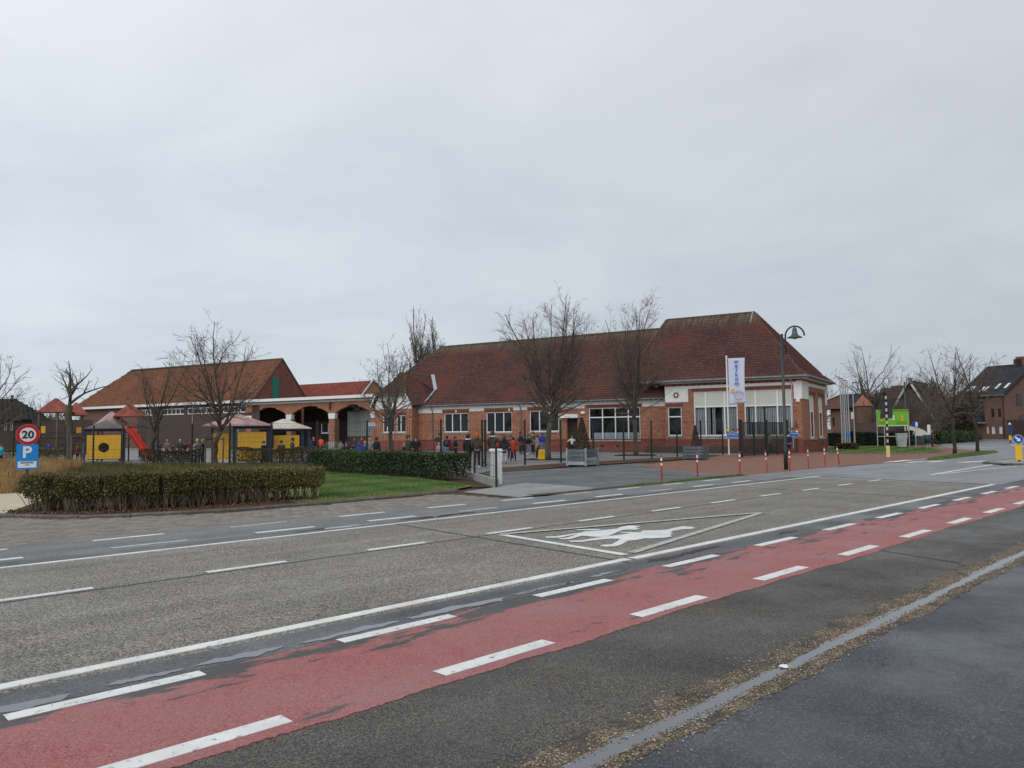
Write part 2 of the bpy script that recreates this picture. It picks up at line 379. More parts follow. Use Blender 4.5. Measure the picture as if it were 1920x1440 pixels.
M['creamroof'] = simple('stained_cream_roof', (.55, .50, .43), .7, .25, 1.5, grime=.7)
M['whiteroof'] = simple('white_play_roof', (.6, .6, .58), .7, .15, 2)
M['yellow'] = simple('yellow_board', (.80, .45, .04), .5, .08, 3, rnd=.06)
M['yellow_b'] = simple('yellow_bollard', (.75, .45, .01), .4, .06)
M['yellow_p'] = simple('pale_yellow_paint', (.68, .60, .22), .5, .1)
M['navy'] = simple('dark_blue_post', (.018, .035, .09), .5, .15)
M['wood'] = simple('weathered_wood', (.12, .095, .07), .85, .3, 7, rnd=.25)
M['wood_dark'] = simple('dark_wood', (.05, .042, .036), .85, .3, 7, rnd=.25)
M['wood_grey'] = simple('blue_grey_plank', (.095, .115, .125), .8, .3, 5, rnd=.35, grime=.6)
M['wood_pale'] = simple('pale_grey_plank', (.27, .31, .31), .75, .25, 5, rnd=.25, grime=.5)
M['signblue'] = simple('sign_blue', (.012, .22, .62), .35, .04)
M['signblue2'] = simple('panel_blue', (.015, .09, .36), .4, .04)
M['arrowblue'] = simple('arrow_sign_blue', (.012, .06, .36), .35, .04)
M['signwhite'] = simple('sign_white', (.70, .72, .74), .4, .03)
M['signred'] = simple('sign_red', (.45, .01, .015), .4, .05)
M['signblack'] = simple('sign_black', (.012, .012, .014), .5, .05)
M['lime'] = simple('lime_green_board', (.16, .42, .02), .5, .08, 2)
M['lime_d'] = simple('green_print', (.04, .14, .01), .5)
M['cloth'] = simple('white_banner_cloth', (.60, .64, .78), .8, .05, 2)
M['letter'] = simple('blue_letters', (.012, .13, .5), .6, .03)
M['orange'] = simple('orange_print', (.75, .38, .05), .6, .1)
M['steel'] = simple('galvanised_steel', (.42, .44, .46), .45, .12, 6, metal=.5)
M['bingrey'] = simple('grey_bin_plastic', (.36, .40, .40), .5, .3, 2, grime=.5)
M['bingreen'] = simple('dark_green_bin', (.01, .06, .06), .4, .1)
M['skin'] = simple('skin', (.52, .30, .22), .6, .06)
M['purple'] = simple('purple_print', (.06, .03, .2), .6)
def glass_m():
    t = NT('window_glass'); gl = t.n('ShaderNodeBsdfGlossy'); gl.inputs['Roughness'].default_value = .03; gl.inputs['Color'].default_value = (.9, .93, .95, 1)
    tr = t.n('ShaderNodeBsdfTransparent'); tr.inputs[0].default_value = (.85, .88, .88, 1); mxs = t.n('ShaderNodeMixShader')
    fr = t.n('ShaderNodeFresnel'); fr.inputs[0].default_value = 1.45; t.l(fr.outputs[0], mxs.inputs[0]); t.l(tr.outputs[0], mxs.inputs[1]); t.l(gl.outputs[0], mxs.inputs[2]); t.l(mxs.outputs[0], t.out.inputs[0]); return t.mat
M['glass'] = glass_m()
def gblock():
    t = NT('glass_brick'); t.bump(t.noise(20, 3), .3, .01); return t.fin((.26, .29, .28), .15, 0, .8)
M['gblock'] = gblock()
# ================================================================== GROUND AND ROAD
def sheet(name, pts, mat, z, world=True, jit=None, **kw):
    """flat polygon stored in road coordinates, lying z above the datum"""
    P = [rd(p) for p in pts] if world else pts
    me = bpy.data.meshes.new(name); bm = bmesh.new()
    f = bm.faces.new([bm.verts.new((a, b, 0)) for a, b in P]); bm.normal_update()
    if f.normal.z < 0: f.normal_flip()
    bmesh.ops.triangulate(bm, faces=[f])
    be = [e_ for e_ in bm.edges if e_.is_boundary] if mat is not M['water'] else []          # skirt closes the rim down to what lies below
    for e_ in be:
        a, b = e_.verts; bm.faces.new([a, b, bm.verts.new((b.co.x, b.co.y, -.02)), bm.verts.new((a.co.x, a.co.y, -.02))])
    bm.to_mesh(me); bm.free(); me.materials.append(mat)
    return link(me, name, None, (0, 0, z), ROAD_ROT, kind=kw.pop('kind', 'structure'), **kw)
def band(name, r0, r1, la, lb, mat, z, ja=0, jb=0, step=.12, seed=1, fa=1.0, kind='structure', parent=None, **kw):
    """strip along the road between lateral la and lb with ragged edges"""
    rng = random.Random(seed); n = max(1, int((r1 - r0) / step)) if (ja or jb) else 1
    def walk(j):
        out = []; a = 0
        ph = [rng.uniform(0, 6) for _ in range(4)]
        for i in range(n + 1):
            x = r0 + (r1 - r0) * i / n
            out.append(j * (.45 * math.sin(x * .9 * fa + ph[0]) + .3 * math.sin(x * 2.3 * fa + ph[1]) + .25 * math.sin(x * 6.1 * fa + ph[2]) + .3 * rng.uniform(-1, 1)))
        return out
    A = walk(ja); B = walk(jb); mb = MB(); v = []
    for i in range(n + 1):
        x = r0 + (r1 - r0) * i / n
        a_, b_ = (la, lb) if not callable(la) else (la(x), lb(x))
        v += [(x, a_ + A[i], 0), (x, b_ + B[i], 0)]
    mb.add(v, [(2 * i, 2 * i + 2, 2 * i + 3, 2 * i + 1) for i in range(n)])
    if z > 0 and mat is not M['water']:
        for i in range(n):
            for s_ in (0, 1):
                p, q = v[2 * i + s_], v[2 * i + 2 + s_]; mb.quad(p, q, (q[0], q[1], -z - .001), (p[0], p[1], -z - .001))
    if parent is not None:
        return mb.build(name, mat, parent, loc=(0, 0, z), kind=kind if kind == 'stuff' else None, **kw)
    return mb.build(name, mat, None, loc=(0, 0, z), rz=ROAD_ROT, kind=kind, **kw)

mb = MB(); mb.quad((-1200, -1200, 0), (1200, -1200, 0), (1200, 1500, 0), (-1200, 1500, 0)); mb.build('ground', M['field'], loc=(0, 0, -.05), kind='structure')

band('near_pavement', -14, 75, -14, 2.62, M['near'], 0.0)
band('kerbside_asphalt', -14, 75, 2.62, 6.10, M['strip'], 0.0)
band('gravel_verge', -14, 60, 2.44, 2.88, M['gravel'], .003, .045, .07, .04, seed=3, fa=2.2)
band('gutter_water', -8, 60, 2.555, 2.68, M['water'], .005, .034, .036, .03, seed=5, fa=2.0)
band('cycle_lane', -14, 60, 4.12, 5.66, M['red'], .005, .045, .05, .04, seed=8)
road = band('road', -40, 26.3, 6.10, 11.98, M['slab'], 0.0)
band('far_cycle_strip', -40, 26.3, 11.98, 14.25, M['shoulder'], 0.0)
band('wet_channel', -40, 26, 11.99, 12.42, M['wet'], .003, .0, .07, seed=4)
band('gully_strip', -14, 26.3, 5.62, 6.10, M['wet'], .003, .06, .0, .06, seed=9)
band('junction_road', 26.3, 190, 6.10, 14.25, M['junction'], 0.0)
mb = MB(); mb.quad((26.3, 14.25, 0), (44, 14.25, 0), (44, 14.4, 0), (26.3, 14.4, 0)); 
# side road leaving the junction
sheet('side_road', [G(1880, 849), G(2100, 856), G(2050, 818), G(1850, 820.5), G(1790, 826), G(1760, 834), G(1790, 842), G(1850, 845)], M['junction'], -.012)
sheet('far_footway', [G(1745, 829), G(1790, 826.5), G(1850, 821.5), G(1990, 819), G(1990, 817), G(1800, 817), G(1745, 824)], M['redpave'], -.006)
# paved forecourt of the school and the asphalt apron
sheet('playground', [G(934, 879), G(1052, 868.5), G(1170, 863.5), G(1270, 857), G(1356, 853.5), G(1390, 859), CORNER + ND * .2, CORNER + ND * 9,
      CORNER - UD * 62 + ND * 9, CORNER - UD * 120 + ND * 10, G(-500, 880), G(-200, 885), G(120, 874), G(420, 872), G(700, 870), G(890, 888)], M['play'], -.02)
sheet('apron', [G(934, 911), G(1025, 928), G(1120, 915.5), G(1240, 903.5), G(1392, 893.5), G(1360, 889), G(1290, 884), G(1240, 876), G(1200, 868), G(1100, 874), G(1000, 881), G(934, 885)], M['apron'], -.008)
sheet('driveway_slab', [G(905, 917), G(940, 911.5), G(985, 905), G(1050, 909), G(1120, 914.5), G(1026, 930), G(985, 932.5), G(870, 922)], M['concrete'], 0.0)
sheet('forecourt', [G(1240, 878), G(1290, 884), G(1360, 889), G(1392, 893.5), G(1500, 883.5), G(1575, 874.5), G(1640, 868.5), G(1735, 863.5), G(1800, 857.5), G(1860, 847), G(1800, 842), G(1760, 834.5),
      G(1745, 830), G(1700, 829), G(1600, 833), G(1540, 836), G(1552, 846.5), CORNER - UD * .02 - ND * .03, G(1400, 850), G(1356, 853.5), G(1300, 861), G(1200, 872)], M['redpave'], -.004)
sheet('soil_strip', [G(934, 885.5), G(1000, 880.5), G(1050, 875.5), G(1100, 872.5), G(1170, 868), G(1240, 863.5), G(1300, 859), G(1356, 854.2), G(1340, 852.5), G(1270, 856.5), G(1170, 862), G(1052, 868.5), G(934, 877)], M['soil'], 0.004)
band('weed_strip', 14.9, 26.4, lambda x: 14.12 + (x - 15) * .01, lambda x: 14.52 + (x - 15) * .012, M['soil'], .004, .03, .06, seed=14)
# lawns
sheet('lawn', [G(560, 884), G(640, 886), G(760, 894), G(845, 905), G(885, 912), G(856, 917.5), G(745, 928.5), G(598, 941.5), G(560, 944), G(500, 930)], M['lawn'], .02)
sheet('hedge_bed', [G(10, 963), G(60, 968), G(200, 967.5), G(400, 957), G(600, 942.5), G(560, 918), G(300, 925), G(90, 935)], M['soil'], .016)
sheet('back_bed', [G(560, 884), G(640, 886), G(760, 894), G(845, 905), G(885, 913), G(934, 912), G(900, 895), G(760, 876), G(600, 868), G(300, 868), G(0, 870), G(-200, 885), G(-100, 905), G(300, 890)], M['soil'], -.004)
sheet('sand_path', [G(-250, 964), G(15, 962), G(90, 934), G(300, 924), G(560, 917), G(500, 905), G(250, 910), G(60, 922), G(-200, 940)], M['sand'], .004)
sheet('side_lawn', [G(1553, 838), G(1640, 836.5), G(1735, 839), G(1762, 842), G(1770, 845), G(1757, 848), G(1720, 849.5), G(1650, 850.5), G(1556, 849.5)], M['lawn'], .03)
sheet('verge', [G(1734, 862.6), G(1760, 858), G(1800, 852.6), G(1850, 847.6), G(1868, 846.5), G(1872, 848.5), G(1850, 852), G(1800, 857.5), G(1765, 861.5)], M['lawn'], .04)

# painted markings, each line lying on the road
paint = thing('road_markings', None, None, (0, 0, 0), ROAD_ROT); del_me = paint
paint['kind'] = 'structure'
def mark(r0, r1, l0, l1, z=.008, mat='paint', skew=0.0, name='dash'):
    m_ = MB(); m_.quad((r0, l0, 0), (r1, l0, 0), (r1 + skew, l1, 0), (r0 + skew, l1, 0)); m_.quad((r0, l0, 0), (r1, l0, 0), (r1, l0, -z), (r0, l0, -z)); return m_.build(name, M[mat], paint, loc=(0, 0, z))
mark(-30, 8.32, 6.20, 6.33, name='edge_line'); mark(8.38, 26.1, 6.18, 6.31, name='edge_line')
mark(-40, 27.2, 11.86, 11.95, name='edge_line')
for k in range(-6, 16):                       # inner cycle-lane dashes
    s = 1.16 + 2.33 * k; mark(s, s + 1.2, 5.49, 5.62, .009)
    s = 1.2 + 2.31 * k; mark(s, s + 1.14, 4.235, 4.38, .009)
for k in range(-8, 12):
    s = 1.72 + 2.365 * k
    if s < 25.6: mark(s, s + 1.08, 9.50, 9.60, .006)
for k in range(-10, 10):                      # far cycle dashes
    s = 1.65 + 2.31 * k
    if s < 25: mark(s, s + 1.15, 12.62, 12.74, .007, 'paint_old' if k % 3 == 1 else 'paint'); mark(s + .07, s + 1.2, 13.77, 13.88, .005, 'paint_old' if k % 4 == 2 else 'paint')
def wline(pts, w, z=.008, mat='paint', name='line'):
    P = [Vector((*rd(p), 0)) for p in pts]
    for a, b in zip(P, P[1:]):
        n_ = (b - a).cross(Vector((0, 0, 1))).normalized() * w / 2; m_ = MB(); m_.quad(a - n_, b - n_, b + n_, a + n_); m_.build(name, M[mat], paint, loc=(0, 0, z))
# school warning triangle with two running children
T1, T2_, T3 = G(940, 1003), G(1173, 1041), G(1428, 962)
wline([T1, T2_], .15, .008, 'paint', 'triangle_side'); wline([T2_ + (T3 - T2_) * .03, T3], .13, .012, 'paint_old', 'triangle_side'); wline([T3, T1], .13, .016, 'paint_old', 'triangle_side')
def decal(pts, name, mat='paint', z=.006, sc=(800, 880, 2.743)):
    P = [Vector((*rd(G(sc[0] + x / sc[2], sc[1] + y / sc[2])), 0)) for x, y in pts]
    me = bpy.data.meshes.new(name); bm = bmesh.new(); f = bm.faces.new([bm.verts.new(p) for p in P]); bm.normal_update()
    if f.normal.z < 0: f.normal_flip()
    bmesh.ops.triangulate(bm, faces=[f]); bm.to_mesh(me); bm.free(); me.materials.append(M[mat])
    return link(me, name, paint, (0, 0, z))
SC_ = (1010, 970, 4.097)
decal([(45, 150), (130, 148), (290, 124), (345, 118), (300, 131), (160, 158), (60, 160)], 'child_figure', 'paint', .006, SC_)
decal([(140, 166), (215, 160), (300, 133), (350, 112), (470, 104), (600, 90), (640, 76), (700, 66), (775, 70), (775, 76), (740, 84), (780, 88), (740, 100), (690, 97), (640, 103), (600, 118), (560, 138), (520, 153), (440, 155), (370, 148), (330, 145), (250, 170), (200, 174)], 'child_figure', 'paint', .009, SC_)
decal([(295, 98), (420, 95), (480, 99), (470, 104), (380, 105), (300, 103)], 'child_figure', 'paint', .012, SC_)
decal([(225, 182), (330, 180), (440, 160), (560, 144), (650, 133), (700, 125), (640, 121), (615, 116), (700, 117), (780, 117), (800, 105), (980, 98), (1030, 85), (1100, 72), (1180, 75), (1205, 84), (1170, 92), (1100, 95), (1040, 105), (1010, 118), (1030, 128), (1010, 135), (1025, 150), (960, 160), (860, 165), (820, 163), (750, 178), (690, 182), (640, 210), (600, 224), (520, 230), (475, 222), (480, 215), (560, 210), (600, 190), (630, 168), (560, 166), (400, 182), (330, 192), (250, 192)], 'child_figure', 'paint', .007, SC_)
# slab joints
for r_, sk in ((8.1, .55), (20.3, .5), (-4.2, .5)):
    mark(r_, r_ + .045, 6.11, 11.97, .004, 'joint', sk, 'slab_joint')
mark(-40, 26.3, 9.395, 9.425, .004, 'joint', 0, 'slab_joint'); mark(25.9, 26.0, 6.2, 12, .005, 'joint', 1.2, 'slab_joint')
mark(10.8, 10.83, 2.99, 4.1, .006, 'joint', .4, 'slab_joint')
# junction markings
wline([G(1745, 890.5), G(1850, 873), G(1885, 867)], .14, .006, 'paint', 'edge_line'); wline([G(1762, 890), G(1840, 881), G(1920, 873.5), G(1990, 867)], .12, .010, 'paint', 'edge_line')
for a, b in (((1790, 885), (1830, 884)), ((1815, 880), (1870, 879)), ((1845, 875.5), (1900, 874.5))): wline([G(*a), G(*b)], .12, .006, 'paint_old', 'hatch_line')
for x0, y0, x1, y1 in ((1662, 867.3, 1705, 862.6), (1700, 867.5, 1735, 864.4), (1742, 866.5, 1768, 864.5), (1800, 867.6, 1850, 864.4)):
    wline([G(x0, y0), G(x1, y1)], .4, .006, 'paint', 'crossing_bar')
wline([G(1793, 836.5), G(1830, 838.5), G(1862, 839.7)], .35, .006, 'paint', 'edge_line'); wline([G(1757, 837.8), G(1785, 838.6)], .3, .006, 'paint', 'edge_line')
wline([G(1895, 834), G(1935, 840)], .3, .006, 'paint', 'edge_line')

# puddles
def puddle(cr, cl, lr, ll, seed, z=.0062):
    rng = random.Random(seed); n = 36; pts = []
    p = [rng.uniform(0, 6) for _ in range(5)]
    for i in range(n):
        a = 2 * PI * i / n; q = 1 + .28 * math.sin(2 * a + p[0]) + .2 * math.sin(3 * a + p[1]) + .14 * math.sin(5 * a + p[2]) + .1 * math.sin(9 * a + p[3])
        pts.append((cr + lr * math.cos(a) * (1 + .06 * math.sin(7 * a + p[4])), cl + ll * math.sin(a) * q * (1 + .25 * math.sin(11 * a + p[0]))))
    return sheet('puddle', pts, M['water'], z, False)
for i, a in enumerate(((1.15, 5.74, .42, .075), (2.05, 5.76, .26, .05), (2.75, 5.76, .36, .055), (3.75, 5.75, .5, .055), (4.95, 5.76, .62, .08), (6.2, 5.78, .5, .055), (.1, 5.74, .5, .08), (-.9, 5.8, .4, .07), (8.7, 5.92, .4, .07), (9.6, 5.95, .5, .06), (12.2, 5.9, .3, .05), (7.35, 5.82, .35, .05), (10.1, 12.3, 1.0, .10), (7.6, 12.25, .8, .08), (15.2, 12.3, 1.4, .06))):
    puddle(*a, seed=40 + i)
# ------------------------------------------------------------------ block paved parking strip and kerb stones
KP = [G(-260, 966), G(-60, 966), G(30, 968.5), G(120, 971.5), G(200, 969.5), G(400, 960), G(600, 945), G(745, 932), G(858, 921)]
KR = [rd(p) for p in KP]
def kerbL(r):
    for (a, la), (b, lb) in zip(KR, KR[1:]):
        if a <= r <= b: return la + (lb - la) * (r - a) / (b - a)
    return KR[0][1] if r < KR[0][0] else KR[-1][1] + .25
strip = band('parking_strip', -14, 15.3, 14.25, 19.0, M['soil'], -.03)
rng = random.Random(3)
def block_mb(w, d, h=.05, b=.008):
    m_ = MB(); w2, d2 = w / 2, d / 2
    v = [(-w2, -d2, -h), (w2, -d2, -h), (w2, d2, -h), (-w2, d2, -h), (-w2, -d2, -b), (w2, -d2, -b), (w2, d2, -b), (-w2, d2, -b),
         (-w2 + b, -d2 + b, 0), (w2 - b, -d2 + b, 0), (w2 - b, d2 - b, 0), (-w2 + b, d2 - b, 0)]
    m_.add(v, [(0, 1, 5, 4), (1, 2, 6, 5), (2, 3, 7, 6), (3, 0, 4, 7), (4, 5, 9, 8), (5, 6, 10, 9), (6, 7, 11, 10), (7, 4, 8, 11), (8, 9, 10, 11)]); return m_
M['block'] = simple('buff_concrete_block', (.215, .19, .157), .85, .15, 14, rnd=.16, bump=.3, grime=.35)
M['block_f'] = attr_mat('buff_concrete_blocks', [(0, (.17, .15, .125)), (.5, (.215, .19, .157)), (1, (.265, .235, .195))], .85)
bme = block_mb(.212, .212).mesh('paving_block', M['block'])
cells = []
L0 = 14.36; pitch = .224
for j in range(22):
    for i in range(-60, 62):
        r_ = i * pitch + (pitch / 2 if j % 2 else 0); l_ = L0 + j * pitch
        if r_ < -10 or r_ > 14.95 or l_ > kerbL(r_) - .30: continue
        if r_ > 13.4 and l_ > 14.9 + (14.95 - r_) * 1.2: continue
        cells.append((r_, l_))
cells.sort(key=lambda c: (c[0] * RD.x + c[1] * LD.x) ** 2 * .2 + (c[0] * RD.y + c[1] * LD.y) ** 2 if -.72 < (c[0] * RD.x + c[1] * LD.x) / (c[0] * RD.y + c[1] * LD.y) < .7 else 1e9)
for r_, l_ in cells[:280]:
    o = link(bme, 'block', strip, (r_, l_, .03 + rng.uniform(-.003, .003)), 0)
    o.rotation_euler = (rng.uniform(-.012, .012), rng.uniform(-.012, .012), rng.uniform(-.015, .015))
bv = np.array(block_mb(.212, .212).v); bf = np.array(block_mb(.212, .212).f); rest = cells[280:]
V = np.concatenate([bv + np.array([r_, l_, .03 + rng.uniform(-.003, .003)]) for r_, l_ in rest]); Q = np.concatenate([bf + len(bv) * i for i in range(len(rest))])
link(npmesh('paving_blocks', V, Q, M['block_f'], np.repeat([rng.random() for _ in rest], len(bf))), 'paving_blocks', strip, kind='stuff')

M['kerbstone'] = simple('weathered_kerb_concrete', (.115, .105, .09), .85, .25, 6, rnd=.12, grime=.5, bump=.3)
def kerb_run(name, pts, h=.11, w=.14, L=1.0, z=0.0):
    root = thing(name, None, None); root['kind'] = 'structure'
    tot = [0]
    for a, b in zip(pts, pts[1:]): tot.append(tot[-1] + (b - a).length)
    def at(s):
        for i in range(len(pts) - 1):
            if s <= tot[i + 1] or i == len(pts) - 2: return pts[i] + (pts[i + 1] - pts[i]) * ((s - tot[i]) / (tot[i + 1] - tot[i]))
    cache = {}; s = 0
    while s < tot[-1] - .15:
        e_ = min(s + L, tot[-1]); a, b = at(s), at(e_); d = b - a; ln = round(d.length - .012, 2)
        if ln not in cache:
            m_ = MB(); m_.extr([(-ln / 2, -w / 2, -.06), (-ln / 2, w / 2, -.06), (-ln / 2, w / 2, h), (-ln / 2, -w / 2 + .03, h), (-ln / 2, -w / 2, h - .03)], (ln, 0, 0)); cache[ln] = m_.mesh('kerb_stone', M['kerbstone'])
        c = (a + b) / 2; link(cache[ln], 'kerb_stone', root, (c.x, c.y, z + random.uniform(-.004, .004)), math.atan2(d.y, d.x)); s = e_
    return root
kerb_run('kerb', KP[1:], .055, .10)
kerb_run('kerb', [G(1556, 850.3), G(1650, 851.3), G(1720, 850.3), G(1757, 848.6), G(1771, 845)], .05, .14, 1.0, 0.0)
kerb_run('kerb', [G(934, 912.5), G(985, 906), G(1052, 868.3)][0:0] or [G(1575, 875.5), G(1640, 869.5), G(1735, 864.3)], .03, .14)
isl = [G(1845, 869.5), G(1880, 872.5), G(1940, 873), G(1990, 868), G(1960, 861), G(1900, 863)]
kerb_run('kerb', isl + [isl[0]], .1, .16)
sheet('traffic_island', isl, M['concrete'], .09)

# ------------------------------------------------------------------ SCHOOL
def wall(P, a0, a1, h0, h1, ops, mat, name, parent, rev=.16, thick=.25):
    """P(a, b, h) -> local point; a along, b into the wall. ops = (a0,a1,h0,h1) openings"""
    mb = MB(); A = sorted({a0, a1} | {x for o in ops for x in o[:2] if a0 < x < a1}); Hh = sorted({h0, h1} | {x for o in ops for x in o[2:4] if h0 < x < h1})
    for x0, x1 in zip(A, A[1:]):
        for z0, z1 in zip(Hh, Hh[1:]):
            cx, cz = (x0 + x1) / 2, (z0 + z1) / 2
            if any(o[0] < cx < o[1] and o[2] < cz < o[3] for o in ops): continue
            mb.quad(P(x0, 0, z0), P(x1, 0, z0), P(x1, 0, z1), P(x0, 0, z1))
    for o in ops:
        x0, x1, z0, z1 = o[:4]; z0 = max(z0, h0); z1 = min(z1, h1)
        if z1 <= z0: continue
        mb.quad(P(x0, 0, z0), P(x0, rev, z0), P(x0, rev, z1), P(x0, 0, z1)); mb.quad(P(x1, 0, z0), P(x1, 0, z1), P(x1, rev, z1), P(x1, rev, z0))
        if o[3] <= h1: mb.quad(P(x0, 0, z1), P(x0, rev, z1), P(x1, rev, z1), P(x1, 0, z1))
        if o[2] >= h0: mb.quad(P(x0, 0, z0), P(x1, 0, z0), P(x1, rev, z0), P(x0, rev, z0))
    return mb.build(name, mat, parent)
def pbox(mb, P, a0, a1, b0, b1, h0, h1, m=0):
    v = [P(a0, b0, h0), P(a1, b0, h0), P(a1, b1, h0), P(a0, b1, h0), P(a0, b0, h1), P(a1, b0, h1), P(a1, b1, h1), P(a0, b1, h1)]
    mb.add(v, [(0, 3, 2, 1), (4, 5, 6, 7), (0, 1, 5, 4), (1, 2, 6, 5), (2, 3, 7, 6), (3, 0, 4, 7)], m)
def window(P, a0, a1, h0, h1, parent, cols=(), rows=(), rev=.10, fw=.085, sill=True, slats=None, panel=None, label=None, interior=True):
    """cols: mullion positions 0..1, rows: transom positions 0..1; panel=(from fraction) cream blind above"""
    mb = MB(); w, h = a1 - a0, h1 - h0; b0, b1 = rev, rev + .07
    pbox(mb, P, a0, a0 + fw, b0, b1, h0, h1); pbox(mb, P, a1 - fw, a1, b0, b1, h0, h1)
    pbox(mb, P, a0 + fw, a1 - fw, b0, b1, h0, h0 + fw); pbox(mb, P, a0 + fw, a1 - fw, b0, b1, h1 - fw, h1)
    for c in cols: pbox(mb, P, a0 + w * c - fw / 2, a0 + w * c + fw / 2, b0 + .002, b1 - .002, h0 + fw, h1 - fw)
    for r_ in rows:
        xs = [0] + list(cols) + [1]
        for c0, c1 in zip(xs, xs[1:]):
            pbox(mb, P, a0 + w * c0 + (fw if c0 == 0 else fw / 2), a0 + w * c1 - (fw if c1 == 1 else fw / 2), b0 + .004, b1 - .004, h0 + h * r_ - fw / 2, h0 + h * r_ + fw / 2)
    fr = mb.build('window', M['frame'], parent)
    xs = [0] + list(cols) + [1]; ys = [0] + list(rows) + [1]
    for c0, c1 in zip(xs, xs[1:]):
        for r0, r1 in zip(ys, ys[1:]):
            if panel is not None and r0 >= panel - .01:
                q = MB(); pbox(q, P, a0 + w * c0 + .02, a0 + w * c1 - .02, b0 + .03, b0 + .05, h0 + h * r0, h0 + h * r1 - .02); q.build('roller_blind', M['cream'], fr); continue
            q = MB(); q.quad(P(a0 + w * c0 + .02, b0 + .035, h0 + h * r0 + .02), P(a0 + w * c1 - .02, b0 + .035, h0 + h * r0 + .02), P(a0 + w * c1 - .02, b0 + .035, h0 + h * r1 - .02), P(a0 + w * c0 + .02, b0 + .035, h0 + h * r1 - .02)); q.build('pane', M['glass'], fr)
    if sill:
        q = MB(); pbox(q, P, a0 - .06, a1 + .06, -.06, rev - .002, h0 - .12, h0 - .003); q.build('sill', M['stone'], fr)
    if slats:
        q = MB(); top = h0 + h * slats; x = a0 + fw + .04; rg = random.Random(int(a0 * 10))
        while x < a1 - fw:
            if rg.random() > .12:
                an = rg.uniform(.3, .6); dx, dy = .045 * math.cos(an), .045 * math.sin(an)
                q.quad(P(x - dx, rev + .25 - dy, h0 + .05), P(x + dx, rev + .25 + dy, h0 + .05), P(x + dx, rev + .25 + dy, top), P(x - dx, rev + .25 - dy, top))
            x += .125
        q.build('blind_slats', M['slat'], fr)
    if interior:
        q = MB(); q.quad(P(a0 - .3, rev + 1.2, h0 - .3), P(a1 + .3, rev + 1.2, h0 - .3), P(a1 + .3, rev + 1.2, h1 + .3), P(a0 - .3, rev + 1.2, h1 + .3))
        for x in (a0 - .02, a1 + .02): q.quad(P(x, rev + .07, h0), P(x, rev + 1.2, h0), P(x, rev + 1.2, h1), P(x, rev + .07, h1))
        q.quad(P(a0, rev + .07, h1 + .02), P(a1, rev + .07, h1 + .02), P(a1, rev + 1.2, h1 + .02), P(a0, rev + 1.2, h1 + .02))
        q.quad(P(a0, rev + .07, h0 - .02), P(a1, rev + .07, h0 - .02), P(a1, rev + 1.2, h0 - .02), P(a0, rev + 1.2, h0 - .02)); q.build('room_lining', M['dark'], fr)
    return fr

def tiled(poly, mat, parent, w=.20, ex=.30, name='roof', th=.16, seed=1, mosst=1.2, hip=True, flat=False):
    """planar roof slope: a solid deck plus real pantiles on it"""
    P = [Vector(p) for p in poly]; n_ = Vector((0, 0, 0))
    for i in range(len(P)): n_ += P[i].cross(P[(i + 1) % len(P)])
    n_.normalize()
    if n_.z < 0: n_ = -n_
    u = Vector((0, 0, 1)).cross(n_).normalized(); v = n_.cross(u).normalized(); o = P[0]
    p2 = np.array([((p - o).dot(u), (p - o).dot(v)) for p in P])
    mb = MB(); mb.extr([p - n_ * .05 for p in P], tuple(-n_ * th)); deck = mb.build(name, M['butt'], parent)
    lo = p2.min(0); hi = p2.max(0)
    gx, gy = np.meshgrid(np.arange(lo[0] + w / 2, hi[0], w), np.arange(lo[1] + ex / 2 - .02, hi[1], ex)); cx = gx.ravel(); cy = gy.ravel()
    ins = np.zeros(len(cx), bool); j = len(p2) - 1
    for i in range(len(p2)):
        xi, yi = p2[i]; xj, yj = p2[j]
        c = ((yi > cy) != (yj > cy)) & (cx < (xj - xi) * (cy - yi) / ((yj - yi) if yj != yi else 1e-9) + xi); ins ^= c; j = i
    cx, cy = cx[ins], cy[ins]; N_ = len(cx); rg = np.random.RandomState(seed)
    if flat: xs = np.array([-.49, -.49, .49, .49]) * w; zs = np.array([0, .02, .02, 0])
    else: xs = np.array([-.475, -.3, -.08, .15, .47]) * w; zs = np.array([.012, .070, .028, -.006, .012])
    k = len(xs); loc = []
    for yy, dz in ((-ex / 2 - .02, .034), (ex / 2 + .02, 0.0)):
        for x_, z_ in zip(xs, zs): loc.append((x_, yy, z_ + dz))
    for x_ in xs: loc.append((x_, -ex / 2 - .02, -.02))
    loc = np.array(loc); ctr = np.stack([cx, cy, rg.uniform(-.006, .006, N_)], 1)
    L_ = ctr[:, None, :] + loc[None]; U_, V_, Nn = (np.array(t) for t in (u, v, n_)); W = np.array(o) + L_[..., 0:1] * U_ + L_[..., 1:2] * V_ + L_[..., 2:3] * Nn
    q = [(i, i + 1, k + i + 1, k + i) for i in range(k - 1)] + [(2 * k + i, 2 * k + i + 1, i + 1, i) for i in range(k - 1)]; q = np.array(q)
    Q = (q[None] + (np.arange(N_) * 3 * k)[:, None, None]).reshape(-1, 4)
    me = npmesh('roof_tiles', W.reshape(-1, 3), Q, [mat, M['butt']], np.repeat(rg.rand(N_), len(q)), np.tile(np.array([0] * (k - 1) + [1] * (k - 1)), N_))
    a = me.attributes.new('moss', 'FLOAT', 'FACE'); dm = np.clip(1 - (hi[1] - cy) / mosst, 0, 1); a.data.foreach_set('value', np.repeat(dm, len(q)).astype(np.float32))
    link(me, 'roof_tiles', deck, kind='stuff'); return deck
def ridge(a, b, parent, mat='ridge', r=.12, L=.38, name='ridge_tiles'):
    a, b = Vector(a), Vector(b); d = b - a; n = max(1, int(d.length / L)); mb = MB()
    for i in range(n):
        p0 = a + d * (i / n); p1 = a + d * ((i + 1.06) / n); mb.tube([p0, p1], [r, r * 1.12], 7)
    return mb.build(name, M[mat], parent, kind='stuff')
